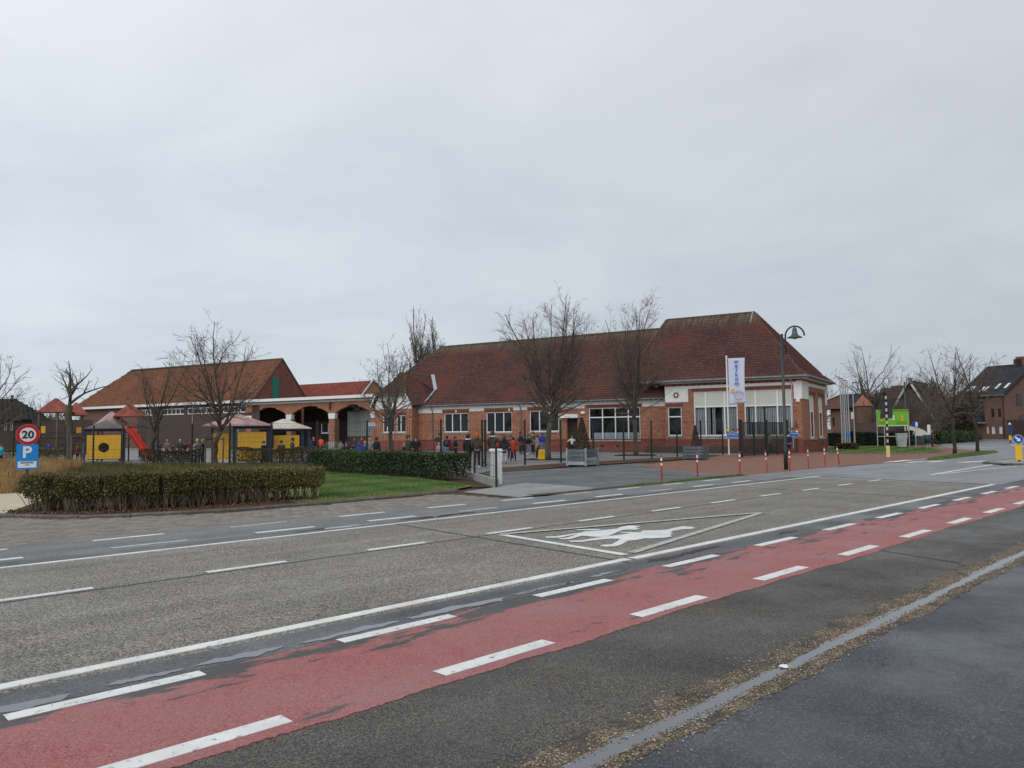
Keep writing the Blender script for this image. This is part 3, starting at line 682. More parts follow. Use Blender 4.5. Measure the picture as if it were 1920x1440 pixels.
def gutter(a, b, parent, mat='gutter', r=.075):
    mb = MB(); mb.tube([a, b], r, 8); return mb.build('gutter', M[mat], parent)
def dentils(P, a0, a1, h, parent, step=.42, w=.2, d=.07, hh=.12, mat='plaster'):
    mb = MB(); x = a0 + .1
    while x + w < a1: pbox(mb, P, x, x + w, -d, -.004, h, h + hh); x += step
    mb.build('dentils', M[mat], parent, kind='stuff')

sch = thing('school_building', 'long low orange brick school with mossy red pantile roofs and white window frames', 'school', CORNER, SCH_ROT)
def PW(a, b, h): return (a, .5 + b, h)         # wing front plane
def PB(a, b, h): return (a, b, h)              # block front plane
def PS(a, b, h): return (-b, a, h)             # block right side plane
def PP(a, b, h): return (a, -.5 + b, h)        # pavilion front plane
Bop = [(-10.0, -8.86, 1.25, 3.5), (-7.9, -4.55, 1.22, 4.62), (-4.07, -.69, 1.2, 4.60)]
wall(PB, -10.2, 0, .0, 1.0, Bop[1:2] and [], M['brick_red'], 'plinth', sch)
wall(PB, -10.2, 0, 1.0, 5.5, Bop, M['brick'], 'wall', sch)
mb = MB(); mb.quad((-10.2, 0, 0), (-10.2, .5, 0), (-10.2, .5, 5.5), (-10.2, 0, 5.5)); mb.build('wall', M['brick'], sch)
Sop = [(2.9, 5.3, .98, 4.25), (6.6, 9.0, .98, 4.25)]
wall(PS, 0, 10.3, 0, .9, [], M['brick_red'], 'plinth', sch); wall(PS, 0, 10.3, .9, 5.5, Sop, M['brick'], 'wall', sch)
mb = MB(); mb.quad((0, 10.3, 0), (-12, 10.3, 0), (-12, 10.3, 5.5), (0, 10.3, 5.5)); mb.quad((-12, 10.3, 0), (-40, 10.3, 0), (-40, 10.3, 4.2), (-12, 10.3, 4.2)); mb.quad((-39.6, .5, 0), (-39.6, 10.3, 0), (-39.6, 10.3, 5.0), (-39.6, .5, 5.0)); mb.build('rear_wall', M['brick'], sch)
Wop = [(-32.03, -29.26, 1.72, 3.49), (-27.31, -24.56, 1.66, 3.49), (-22.79, -19.87, 1.68, 3.52), (-17.07, -12.49, .95, 3.61), (-19.1, -18.1, 0, 2.75)]
wall(PW, -35.0, -10.2, 0, 1.0, Wop[4:], M['brick_red'], 'plinth', sch); wall(PW, -35.0, -10.2, 1.0, 4.3, Wop, M['brick'], 'wall', sch, rev=.16)
q = MB(); pbox(q, PW, -19.1, -18.1, .5, .56, 0, 2.75); dr = q.build('door', M['wood_dark'], sch); q = MB(); pbox(q, PW, -18.3, -18.24, .42, .498, 1.0, 1.2); q.build('handle', M['steel'], dr)
q = MB(); q.quad(PW(-19.1, .16, 0), PW(-19.1, .5, 0), PW(-19.1, .5, 2.75), PW(-19.1, .16, 2.75)); q.quad(PW(-18.1, .16, 0), PW(-18.1, .5, 0), PW(-18.1, .5, 2.75), PW(-18.1, .16, 2.75)); q.quad(PW(-19.1, .16, 2.75), PW(-18.1, .16, 2.75), PW(-18.1, .5, 2.75), PW(-19.1, .5, 2.75)); q.build('doorway', M['brick_red'], sch)
q = MB(); pbox(q, PW, -19.6, -17.9, -.35, -.003, 2.82, 3.12); q.build('door_canopy', M['plaster'], sch)
for o in Wop[:3]: window(PW, *o, sch, (1 / 3, 2 / 3), ())
window(PW, *Wop[3], sch, (.27, .52, .77), (.70,), slats=None)
q = MB(); pbox(q, PW, -16.9, -12.7, .32, .34, 1.0, 1.55); q.build('window_film', M['slat'], sch)
window(PB, *Bop[0], sch, (), (.66,))
for o in Bop[1:]: window(PB, *o, sch, (.27 if o[0] < -5 else .24, .70), (.655,), slats=.65, panel=.655, fw=.10)
for o in Sop: window(PS, *o, sch, (.5,), (.62,), panel=.62, fw=.10, slats=.6, rev=.14)
Pop = [(-38.65, -37.2, 1.75, 3.4), (-36.95, -35.8, 1.75, 3.4)]
wall(PP, -39.6, -35.0, 0, .95, [], M['brick_red'], 'plinth', sch); wall(PP, -39.6, -35.0, .95, 4.0, Pop, M['brick'], 'wall', sch)
window(PP, *Pop[0], sch, (.35,), ()); window(PP, *Pop[1], sch, (.45,), ())
for x_ in (-35.0, -39.6): mb = MB(); mb.quad((x_, -.5, 0), (x_, .5, 0), (x_, .5, 4.3), (x_, -.5, 4.3)); mb.build('return_wall', M['brick'], sch)
mb = MB(); mb.extr([(-39.6, -.52, 4.0), (-35.0, -.52, 4.0), (-35.0, -.52, 4.25), (-35.75, -.52, 5.35), (-39.2, -.52, 5.35), (-39.6, -.52, 4.3)], (0, .2, 0)); mb.build('gable_plaster', M['plaster'], sch)
for sx in (-37.9, -37.0):
    mb = MB(); mb.box(sx - .16, sx + .16, -.56, -.522, 4.55, 4.95); mb.build('gable_niche', M['brick_red'], sch)
# plaster bands and ornaments
def pband(P, a0, a1, h0, h1, d=.03):
    q = MB(); pbox(q, P, a0, a1, -d, -.003, h0, h1); return q.build('plaster_band', M['plaster'], sch)
pband(PW, -35.0, -32.2, 3.55, 3.86); pband(PW, -35.0, -10.25, 3.86, 4.1, .04)
for a, b in ((-29.1, -27.5), (-24.4, -23.0), (-19.6, -17.4), (-12.3, -10.3)): pband(PW, a, b, 3.6, 3.857)
dentils(PW, -35.0, -10.3, 4.1, sch, .42, .2, .08, .10)
pband(PB, -10.15, -.5, 4.86, 5.08, .04); dentils(PB, -10.1, -.2, 5.08, sch, .5, .2, .06, .12, 'brick_red')
pband(PB, -10.15, -8.3, 3.85, 4.857); pband(PB, -.5, .03, 3.85, 5.15, .05)
pband(PS, -.03, 2.5, 3.85, 5.15, .05); pband(PS, 2.5, 10.3, 4.84, 5.1, .04); pband(PS, 9.6, 10.32, 3.6, 4.837, .04)
q = MB(); pbox(q, PB, -.35, -.1, -.08, -.052, 3.62, 3.85); q.build('corner_block', M['plaster'], sch)
q = MB(); st = []
for i in range(16):
    a = PI * i / 8; r_ = .30 if i % 2 == 0 else .17; st.append((-9.25 + r_ * math.cos(a), -.05, 4.4 + r_ * math.sin(a)))
q.extr(st, (0, .018, 0)); q.build('star_ornament', M['brick_red'], sch)
q = MB(); q.extr([(-9.25 + .10 * math.cos(PI * i / 6), -.06, 4.4 + .10 * math.sin(PI * i / 6)) for i in range(12)], (0, .008, 0)); q.build('star_centre', M['plaster'], sch)
# ledges and dark ramp in front of the block
q = MB(); pbox(q, PW, -35, -10.2, -.04, -.003, .96, 1.04); q.build('ledge', M['brick_red'], sch)
q = MB(); q.extr([(-11.3, -1.5, 0), (-2.0, -1.5, 0), (-2.0, -1.5, .42), (-11.3, -1.5, .48)], (0, 1.48, 0)); q.build('entrance_platform', M['brick_dark'], sch)
for o in Bop[1:]:
    q = MB(); pbox(q, PB, o[0] - .05, o[1] + .05, -.05, -.003, .98, 1.09); q.build('ledge', M['stone'], sch)
for x in (-16.0, -14.6, -27, -33): 
    q = MB(); pbox(q, PW, x, x + .3, -.012, -.003, .38, .52); q.build('air_vent', M['dark'], sch)
for d_ in (2.2, 7.8):
    q = MB(); pbox(q, PS, d_, d_ + .3, -.012, -.003, .35, .5); q.build('air_vent', M['dark'], sch)
# roofs
Ew = (-36.3, 6, 10.45)
tiled([(-39.9, .1, 4.28), (-10.4, .1, 4.28), (-10.4, 6, 10.45), Ew, (-39.9, 2.7, 6.95)], M['tiles'], sch, seed=2, mosst=1.5)
tiled([Ew, (-39.9, 2.7, 6.95), (-42.3, 2.7, 4.35), (-42.3, 12.0, 4.35)], M['tiles'], sch, seed=3)
tiled([(-42.3, 11.9, 4.28), (-10.4, 11.9, 4.28), (-10.4, 6, 10.45), Ew], M['tiles'], sch, seed=4)
R1, R2 = (-11.9, 5.6, 11.15), (-4.5, 5.6, 11.15); e0, e1, f0, f1 = -12.9, .5, -.5, 10.8
# bell-cast slopes: lower skirt is flatter
k = .16
def lerp(a, b, t): return tuple(a[i] + (b[i] - a[i]) * t for i in range(3))
c1, c2, c3, c4 = (e0 - 1.0, f0, 5.5), (e1, f0, 5.5), (e1, f1, 5.5), (e0 - 1.0, f1, 5.5)
def brk(c, r): p = lerp(c, r, k); return (p[0], p[1], p[2] - .28)
b1, b2, b3, b4 = brk(c1, R1), brk(c2, R2), brk(c3, R2), brk(c4, R1)
tiled([(c1[0], c1[1], 5.5), c2, b2, b1], M['tiles'], sch, seed=5, name='roof_skirt', mosst=.01); tiled([b1, b2, R2, R1], M['tiles'], sch, seed=6, mosst=2.0)
tiled([c2, c3, b3, b2], M['tiles'], sch, seed=7, name='roof_skirt', mosst=.01); tiled([b2, b3, R2], M['tiles'], sch, seed=8, mosst=1.0)
tiled([c3, c4, b4, b3], M['tiles'], sch, seed=9, name='roof_skirt', mosst=.01); tiled([b3, b4, R1, R2], M['tiles'], sch, seed=10)
tiled([b4, b1, R1], M['tiles'], sch, seed=11)
mb = MB(); mb.tube([(-4.6, 5.5, 11.2), (-4.62, 2.5, 7.62)], .045, 5); mb.build('lightning_cable', M['zinc'], sch)
mb = MB(); mb.tube([R2, b2, c2], .07, 6); mb.build('hip_edge', M['hip'], sch)
for P_, o in ((PB, Bop[0]), (PB, Bop[1]), (PB, Bop[2]), (PS, Sop[0]), (PS, Sop[1])) + tuple((PW, w_) for w_ in Wop[:4]) + tuple((PP, w_) for w_ in Pop):
    q = MB(); x_ = o[0] - .12; hh = .22
    while x_ < o[1] + .1: pbox(q, P_, x_, x_ + .062, -.016, -.002, o[3] + .02, o[3] + .02 + hh); x_ += .075
    q.build('soldier_course', M['brick_red'], sch, kind='stuff')
for a, b in ((R1, R2), (R2, b3), (R1, b1), ((-11.9, 6, 10.48), Ew), (Ew, (-39.9, 2.7, 6.95)), (Ew, (-42.3, 12, 4.35))): ridge(a, b, sch)
# pavilion roof: ridge across, half-hipped front
A_, Bk, Vc = (-37.05, 1.0, 7.57), (-35.1, 2.9, 7.25), (-33.6, 1.36, 5.65)
tiled([(-33.95, .1, 4.35), (-34.95, -.75, 4.3), (-35.65, -.75, 5.35), A_, Vc], M['tiles'], sch, seed=12, mosst=.01)
tiled([A_, Vc, Bk], M['tiles'], sch, seed=15, mosst=.01)
tiled([(-39.95, -.75, 4.3), (-39.95, 3.2, 4.3), (-38.6, 3.2, 6.6), A_, (-39.25, -.75, 5.35)], M['tiles'], sch, seed=13)
tiled([(-39.3, -.75, 5.4), (-35.65, -.75, 5.4), A_], M['tiles'], sch, seed=14, mosst=.01)
ridge(A_, (-35.65, -.75, 5.42), sch); ridge(A_, (-39.3, -.75, 5.42), sch); ridge(A_, Bk, sch)
for pts in (((-35.6, -.78, 5.38), (-34.85, -.78, 4.22)), ((-39.3, -.78, 5.38), (-39.95, -.78, 4.22)), ((-39.35, -.8, 5.36), (-35.6, -.8, 5.36))):
    mb = MB(); mb.bar(*pts, .14, .1); mb.build('verge_board', M['white'] if abs(pts[0][2] - pts[1][2]) > .5 else M['gutter'], sch)
mb = MB(); mb.bar((-35.1, 2.85, 7.4), (-33.6, 1.3, 5.82), .34, .06); mb.bar((-33.6, 1.3, 5.82), (-33.95, .05, 4.55), .26, .06); mb.build('valley_flashing', M['zinc'], sch)
mb = MB(); mb.bar((-12.95, 3.9, 8.4), (-10.9, .1, 5.1), .28, .06); mb.build('valley_flashing', M['zinc'], sch)
gutter((-34.9, .02, 4.2), (-10.3, .02, 4.2), sch); gutter((-11.9, -.58, 5.43), (.55, -.58, 5.43), sch, r=.1); gutter((.58, -.58, 5.43), (.58, 10.9, 5.43), sch, r=.1)
q = MB(); q.box(-10.4, .45, -.45, -.0, 5.28, 5.36); q.box(.0, .45, -.0, 10.5, 5.28, 5.36); q.build('soffit', M['plaster'], sch)
q = MB(); q.box(-35, -10.25, .1, .497, 4.16, 4.2); q.build('soffit', M['plaster'], sch)
for x, y, h in ((-23.6, .43, 4.1), (-33.3, .43, 4.1), (-.62, -.07, 5.3)):
    q = MB(); q.tube([(x, y - .3, h), (x, y - .04, h - .35), (x, y - .04, .3)], .045, 8); q.build('downpipe', M['zinc'] if h > 5 else M['gutter'], sch)
for x, ww in ((-31.8, .0), (-26, 0)):
    q = MB(); pbox(q, PW, x + 1.1, x + 1.28, -.02, -.003, 3.55, 3.75); q.build('key_stone', M['plaster'], sch)
q = MB(); pbox(q, PW, -17.7, -17.35, -.15, -.003, 3.15, 3.35); q.build('wall_lamp', M['white'], sch)
q = MB(); q.quad((-39, 2, .05), (-.3, 2, .05), (-.3, 10, .05), (-39, 10, .05)); q.build('floor', M['dark'], sch)

# ------------------------------------------------------------------ HALL AND ARCADE (left)
M['shutter'] = simple('green_shutter_paint', (.01, .16, .11), .5)
hall = thing('school_hall', 'long hall with weathered orange tiled roof, white fascia and brick arcade beside the school', 'school', CORNER, SCH_ROT)
D = 10.0
def PH(a, b, h): return (a, D + b, h)
hw = [(-94.3, -91.2), (-88.8, -84.0), (-83.3, -76.5), (-75.8, -70.0)]
wall(PH, -110, -93.9 - .9, 0, 6.1, [], M['brick_house'], 'wall', hall)
wall(PH, -94.8, -68.5, 0, 6.1, [(a, b, 4.6, 5.5) for a, b in hw], M['brick_dark'], 'wall', hall)
for a, b in hw: window(PH, a, b, 4.6, 5.5, hall, tuple(i / 5 for i in range(1, 5)), (), fw=.14, sill=False)
mb = MB(); mb.quad((-110, D, 0), (-110, 26, 0), (-110, 26, 6.1), (-110, D, 6.1)); mb.quad((-110, 26, 0), (-49.2, 26, 0), (-49.2, 26, 6.1), (-110, 26, 6.1)); mb.build('rear_wall', M['brick_house'], hall)
# arcade openings with stepped arches
piers = [(-71.2, -70.0), (-63.6, -62.6), (-56.3, -55.2), (-49.6, -48.9)]
mb = MB(); spring, top, wt = 4.15, 5.1, 6.05
for (a0, a1), (b0, b1) in zip(piers, piers[1:]):
    x0, x1 = a1, b0; arch = [(x0, spring), (x0 + .35, spring + .25), (x0 + 1.2, top - .35), (x0 + 1.9, top - .2), (x0 + 1.9, top - .06), ((x0 + x1) / 2, top + .05), (x1 - 1.9, top - .06), (x1 - 1.9, top - .2), (x1 - 1.2, top - .35), (x1 - .35, spring + .25), (x1, spring)]
    for p, q_ in zip(arch, arch[1:]):
        if abs(p[0] - q_[0]) < .01: mb.quad((p[0], D, p[1]), (p[0], D + .45, p[1]), (p[0], D + .45, q_[1]), (p[0], D, q_[1])); continue
        mb.quad((p[0], D, p[1]), (q_[0], D, q_[1]), (q_[0], D, wt), (p[0], D, wt)); mb.quad((p[0], D, p[1]), (p[0], D + .45, p[1]), (q_[0], D + .45, q_[1]), (q_[0], D, q_[1]))
for a0, a1 in piers: mb.quad((a0, D, spring), (a1, D, spring), (a1, D, wt), (a0, D, wt))
mb.build('arcade_wall', M['brick'], hall)
for a0, a1 in piers:
    q = MB(); q.box(a0 + .08, a1 - .08, D - .02, D + .75, .75, 3.5); pr = q.build('pier', M['brick'], hall)
    q = MB(); q.prism([(a0 + .08, D - .05), (a1 - .08, D - .05), (a1 - .08, D + .5), (a0 + .08, D + .5)], 3.5, 3.51); q.extr([(a0 + .06, D - .06, 3.505), (a1 - .06, D - .06, 3.505), (a1 + .02, D - .06, spring - .003), (a0 - .02, D - .06, spring - .003)], (0, .5, 0)); q.build('capital', M['plaster'], pr)
    q = MB(); q.box(a0, a1, D - .1, D + .8, 0, .748); q.build('pier_base', M['stone'], pr)
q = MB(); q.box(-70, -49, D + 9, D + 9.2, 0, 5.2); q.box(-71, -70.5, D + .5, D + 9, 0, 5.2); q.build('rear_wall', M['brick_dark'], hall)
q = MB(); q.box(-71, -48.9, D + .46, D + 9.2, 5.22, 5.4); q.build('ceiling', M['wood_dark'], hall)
q = MB(); q.box(-49.1, -48.8, D + .46, D + 9, 0, 5.2); q.build('side_wall', M['plaster'], hall)
# glass brick screen
gb = MB(); 
q = MB(); q.box(-55.65, -51.4, D + 2.56, D + 2.7, 1.35, 4.4); q.build('glass_screen', M['stone'], hall)
scr = q
gm = MB().box(-.10, .10, -.03, .03, -.10, .10).mesh('glass_brick', M['gblock'])
gp = [o for o in hall.children if o.name.startswith('glass_screen')][0]
for i in range(15):
    for j in range(12): link(gm, 'glass_brick', gp, (-55.45 + i * .278, D + 2.54, 1.5 + j * .25))
q = MB(); q.box(-55.7, -51.3, D + 2.6, D + 2.9, 0, 1.35); q.build('low_wall', M['brick_dark'], hall)
q = MB(); q.box(-62.6, -61.2, D + 5, D + 5.1, 1.7, 3.0); q.build('window', M['frame'], hall)
q = MB(); q.box(-62.4, -61.4, D + 4.98, D + 4.998, 1.9, 3.0); q.build('pane', M['dark'], [o for o in hall.children if o.name.startswith('window')][-1])
# fascia
q = MB(); q.box(-110.6, -48.7, D - .75, D - .6, 5.85, 6.2); q.build('fascia', M['white'], hall)
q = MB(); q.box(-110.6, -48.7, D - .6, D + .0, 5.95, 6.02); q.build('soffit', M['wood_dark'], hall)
q = MB(); q.box(-72, -48.7, D - .06, D - .004, 5.55, 5.8); q.build('plaster_band', M['plaster'], hall)
q = MB(); q.box(-71.5, -48.7, D - .6, D + 9.5, 6.02, 6.14); q.build('flat_roof', M['gutter'], hall)
q = MB(); q.tube([(-56, D - .1, 5.5), (-56, D - .1, 4.6)], .12, 8); q.build('downpipe', M['green'], hall)
for x in (-82, -72.5): q = MB(); q.tube([(x, D - .08, 5.9), (x, D - .08, .2)], .05, 6); q.build('downpipe', M['zinc'], hall)
# main roof and gable facing the playground
RL, RR = (-103.2, 14.2, 12.0), (-69.1, 14.2, 11.8)
tiled([(-110.8, D - .65, 6.2), (-69.1, D - .65, 6.2), RR, RL], M['tiles_hall'], hall, .24, .34, seed=21, mosst=2)
tiled([(-110.8, D - .65, 6.2), (-110.8, 19.1, 6.2), RL], M['tiles_hall'], hall, .24, .34, seed=22)
tiled([(-110.8, 19.1, 6.2), (-69.1, 19.1, 6.2), RR, RL], M['tiles_hall'], hall, .3, .4, seed=23)
ridge(RL, RR, hall, 'ridge', .14); 
RRb = Vector(RR); g0, g1 = Vector((-69.05, D - .5, 6.15)), Vector((-69.05, 18.9, 6.15))
mb = MB(); mb.extr([tuple(g0), tuple(g1), (RRb.x + .05, RRb.y, RRb.z - .1)], (-.25, 0, 0)); mb.build('gable_wall', M['brick_red'], hall)
mb = MB(); mb.box(-69.04, -68.98, 12.5, 13.6, 6.3, 9.3); mb.build('green_shutter', M['shutter'], hall)
mb = MB(); mb.bar(tuple(RRb), tuple(g1), .25, .2); mb.bar(tuple(RRb), tuple(g0), .2, .12); mb.build('verge', M['ridge'], hall)
# ================================================================== VEGETATION
def leafcloud(pts, size, rs, rnd=None, up=0.0, aspect=1.6):
    N_ = len(pts); d = rs.normal(size=(N_, 3)); d[:, 2] += up; d /= np.linalg.norm(d, axis=1)[:, None]
    o = rs.normal(size=(N_, 3)); a = np.cross(d, o); a /= np.linalg.norm(a, axis=1)[:, None]
    s = size * rs.uniform(.6, 1.4, (N_, 1)); b = a * s / aspect; c = d * s
    V = np.stack([pts - c, pts + b, pts + c, pts - b], 1).reshape(-1, 3)
    Q = np.arange(4 * N_).reshape(-1, 4); return V, Q, (rs.rand(N_) if rnd is None else rnd)
def hedge(label, pts, width, h, n, mat, size=.035, stems=0, seed=1, low=0.0, group=None, wob=.06, z0=0.0, topdark=0.0, twigs=0, name='hedge'):
    """hedge along a ground polyline; leaves fill a rounded box, woody stems below"""
    rs = np.random.RandomState(seed); pts = [Vector(p) for p in pts]; c = sum(pts, Vector()) / len(pts)
    root = thing(name, label, 'hedge', (c.x, c.y, z0), 0, group)
    seg = [(b - a).length for a, b in zip(pts, pts[1:])]; tot = sum(seg); cum = np.cumsum([0] + seg)
    def at(s):
        i = np.clip(np.searchsorted(cum, s, 'right') - 1, 0, len(seg) - 1); A = np.array([list(p) for p in pts]); t = ((s - cum[i]) / np.array(seg)[i])[:, None]
        D_ = A[i + 1] - A[i]; Pn = A[i] + D_ * t; D_ = D_ / np.linalg.norm(D_, axis=1)[:, None]; nrm = np.stack([-D_[:, 1], D_[:, 0], D_[:, 2] * 0], 1); return Pn, nrm
    s = rs.uniform(0, tot, n); Pn, nr = at(s)
    # sample mostly near the surface of the box
    q = rs.uniform(-1, 1, n); r_ = rs.uniform(0, 1, n); surf = rs.rand(n)
    hh = h * (1 + wob * np.sin(s * 1.3 + seed) + wob * .7 * np.sin(s * 3.7) + rs.normal(0, .02, n))
    y = np.where(surf < .38, np.sign(q) * (1 - np.abs(rs.normal(0, .10, n))), q)
    z = np.where((surf >= .38) & (surf < .72), 1 - np.abs(rs.normal(0, .07, n)), low + (1 - low) * r_ ** (.75 if low else 1))
    y = y * (1 - .12 * np.clip(z, 0, 1) ** 6)
    y *= np.where(z < low + .15, .8, 1.0)
    P = Pn + nr * (y * width / 2 * (1 + .1 * np.sin(s * 2.1 + 1)))[:, None]; P[:, 2] = z * hh; P[:, 0] -= c.x; P[:, 1] -= c.y
    rnd = np.clip(rs.rand(n) * .72 + .2 * np.sin(s * .8 + seed) * .6 + .12 * (z > .85), 0, 1)
    V, Q, R_ = leafcloud(P, size, rs, rnd)
    link(npmesh('foliage', V, Q, mat, R_), 'foliage', root, kind='stuff')
    if stems:
        mb = MB(); ss = rs.uniform(.05, tot - .05, stems); Ps, ns = at(ss)
        for i in range(stems):
            b = Ps[i] + ns[i] * rs.uniform(-.38, .38) * width; x, y_ = b[0] - c.x, b[1] - c.y; r0 = rs.uniform(.005, .011)
            for k in range(rs.randint(2, 5)):
                dx, dy = rs.normal(0, .09, 2); t = h * rs.uniform(.6, 1.02); mid = (x + dx * .8, y_ + dy * .8, t * .45)
                mb.tube([(x, y_, -.01), mid, (x + dx * 1.6 + rs.normal(0, .03), y_ + dy * 1.6, t)], [r0, r0 * .75, r0 * .35], 3, cap=False)
        mb.build('stems', M['stem'], root, kind='stuff')
    if twigs:
        mb = MB(); ss = rs.uniform(0, tot, twigs); Ps, ns = at(ss)
        for i in range(twigs):
            b = Ps[i] + ns[i] * rs.uniform(-.45, .45) * width; x, y_ = b[0] - c.x, b[1] - c.y; zt = h * rs.uniform(.8, 1.02); dx, dy = rs.normal(0, .035, 2)
            mb.tube([(x, y_, zt - .1), (x + dx, y_ + dy, zt + rs.uniform(.02, .11))], [.004, .002], 3, cap=False)
        mb.build('shoots', M['stem'], root, kind='stuff')
    return root
def off(p, d): # push away from the camera
    v = Vector((p.x, p.y, 0)).normalized(); return Vector((p.x + v.x * d, p.y + v.y * d, 0))
fh = [off(G(x, y), .62) for x, y in ((78, 961), (120, 963.5), (200, 962), (300, 958), (400, 951), (500, 944), (592, 937))]
hedge('clipped olive brown winter hedge with bare stems showing at its foot, nearest the road', fh, 1.05, .84, 60000, M['hedge_a'], .024, 420, 3, .36, wob=.03, twigs=4200)
h2 = [off(G(x, y), .65) for x, y in ((600, 884.5), (700, 892), (780, 897.5), (862, 903))]
hedge('dense dark green clipped evergreen hedge between the lawn and the playground fence', h2, 1.25, .95, 42000, M['hedge_b'], .036, 40, 5, .06, wob=.02)
h3 = [off(G(x, y), .3) for x, y in ((440, 873), (540, 875), (620, 880))]
hedge('thin brown green hedge joining the dark evergreen hedge on its left', h3, .8, .93, 9000, M['hedge_d'], .035, 90, 7, .12, wob=.06)
h4 = [off(G(x, y), .3) for x, y in ((268, 872.5), (330, 872), (374, 872.5))]
hedge('thin brown hedge with gaps in front of the red slide', h4, .7, .85, 6500, M['hedge_d'], .035, 80, 8, .15, wob=.08)
h5 = [off(G(x, y), .3) for x, y in ((-60, 873), (20, 871), (122, 870))]
hedge('green clipped hedge behind the straw coloured grasses at the left edge', h5, .9, .95, 8000, M['hedge_a'], .035, 40, 9, .05)
# right side hedges
hedge('dark clipped hedge behind the row of flagpoles', [G(1553, 836.5), G(1640, 836.0), G(1712, 835.5)], 1.2, 1.25, 16000, M['hedge_c'], .07, 0, 11, 0)
hedge('low green shrub border beside the brown wall at the junction', [G(1735, 832), G(1775, 830), G(1812, 827.5)], 3.0, 1.05, 12000, M['hedge_b'], .09, 0, 12, 0, wob=.2)
# ornamental grasses
def grass_patch(name, label, poly, n, h, mat, rs, lean=.25, w=.006, kind='stuff', cat=None, z=0.0):
    xs = [p[0] for p in poly]; ys = [p[1] for p in poly]; P = []
    pp = np.array([(p[0], p[1]) for p in poly]); X = rs.uniform(min(xs), max(xs), n * 6); Y = rs.uniform(min(ys), max(ys), n * 6)
    ins = np.zeros(len(X), bool); j = len(pp) - 1
    for i in range(len(pp)):
        xi, yi = pp[i]; xj, yj = pp[j]; ins ^= ((yi > Y) != (yj > Y)) & (X < (xj - xi) * (Y - yi) / (yj - yi + 1e-12) + xi); j = i
    X, Y = X[ins][:n], Y[ins][:n]; N_ = len(X); H_ = h * rs.uniform(.45, 1.15, N_); a = rs.uniform(0, 2 * PI, N_); dx, dy = rs.normal(0, lean, (2, N_)) * H_
    wx, wy = np.cos(a) * w, np.sin(a) * w; Z = np.zeros(N_)
    V = np.stack([np.stack([X - wx, Y - wy, Z], 1), np.stack([X + wx, Y + wy, Z], 1), np.stack([X + dx + wx * .3, Y + dy + wy * .3, H_], 1), np.stack([X + dx - wx * .3, Y + dy - wy * .3, H_], 1)], 1).reshape(-1, 3)
    o = link(npmesh(name, V, np.arange(4 * N_).reshape(-1, 4), mat, np.clip(rs.rand(N_) * .6 + .2 + .25 * np.sin(X * 2.3) * np.sin(Y * 1.7), 0, 1)), name, None, (0, 0, z), kind='stuff')
    return setp(o, label, cat)
rs = np.random.RandomState(5)
grass_patch('ornamental_grass', 'tall straw coloured ornamental grasses behind the parking sign', [G(-60, 925), G(20, 926), G(70, 905), G(150, 893), G(150, 880), G(40, 879), G(-80, 885)], 26000, .62, M['straw'], rs, .22, .007, cat='grasses')
grass_patch('green_sedge', 'mixed green and straw low plants behind the front hedge', [G(-80, 882), G(160, 881), G(560, 884), G(560, 895), G(300, 900), G(150, 897)], 30000, .42, attr_mat('sedge_blades', [(0, (.035, .045, .015)), (.6, (.10, .10, .03)), (1, (.28, .2, .08))]), rs, .3, .008, cat='grasses')
grass_patch('lawn_grass', 'short patchy green grass on the lawn by the kerb', [G(600, 886), G(640, 887), G(760, 895), G(845, 906), G(876, 912), G(852, 916.5), G(745, 927), G(598, 940)], 60000, .045, M['blade'], rs, .5, .006, z=.02, cat='grass')
grass_patch('verge_grass', 'grass tufts on the narrow verge under the two bare trees', [G(1738, 862), G(1765, 857.5), G(1800, 852.6), G(1850, 847.8), G(1868, 846.8), G(1850, 851.5), G(1800, 857), G(1765, 861)], 16000, .08, M['blade'], rs, .5, .012, z=.04, cat='grass')
grass_patch('side_lawn_grass', 'short grass round the flagpoles and the green board', [G(1556, 839), G(1640, 837), G(1735, 839.5), G(1765, 845), G(1755, 847.5), G(1650, 850), G(1557, 849)], 22000, .07, M['blade'], rs, .5, .015, z=.03, cat='grass')
grass_patch('roadside_weeds', 'strip of weeds and moss along the apron edge', [fromrd(19, 14.2), fromrd(26.2, 14.28), fromrd(26.2, 14.55), fromrd(22, 14.55), fromrd(19, 14.38)], 9000, .05, M['blade'], rs, .6, .008, z=.01, cat='weeds')
# fallen leaves on the soil bed and pebbles in the gutter
P = []
for _ in range(5000):
    t = random.random() * .98; i = int(t * 6); a = fh[i].lerp(fh[i + 1], t * 6 - i); P.append((a.x + random.gauss(0, .42), a.y + random.gauss(0, .42) - .1, .025))
V, Q, R_ = leafcloud(np.array(P), .022, rs, None, 0, 1.3); link(npmesh('leaf_litter', V, Q, attr_mat('dead_leaves', [(0, (.05, .025, .015)), (.6, (.13, .06, .035)), (1, (.28, .17, .09))]), R_), 'leaf_litter', kind='stuff', label='brown fallen leaves under the front hedge', cat='leaves')
N_ = 15000; rr = rs.uniform(.5, 26, N_) ** 1.0; rr = .5 + 24 * rs.rand(N_) ** 1.7; side = rs.rand(N_) < .5
ll = np.where(side, 2.585 - np.abs(rs.normal(0, .09, N_)), 2.655 + np.abs(rs.normal(0, .12, N_)))
X = rr * RD.x + ll * LD.x; Y = rr * RD.y + ll * LD.y; sz = rs.uniform(.003, .008, N_)
oct_ = np.array([(1, 0, 0), (0, 1, 0), (-1, 0, 0), (0, -1, 0), (0, 0, .8)]); rot = rs.uniform(0, 6, N_)
cx, sx_ = np.cos(rot)[:, None], np.sin(rot)[:, None]; ox = oct_[None, :, 0] * cx - oct_[None, :, 1] * sx_; oy = oct_[None, :, 0] * sx_ + oct_[None, :, 1] * cx * .7; oz = np.repeat(oct_[None, :, 2], N_, 0)
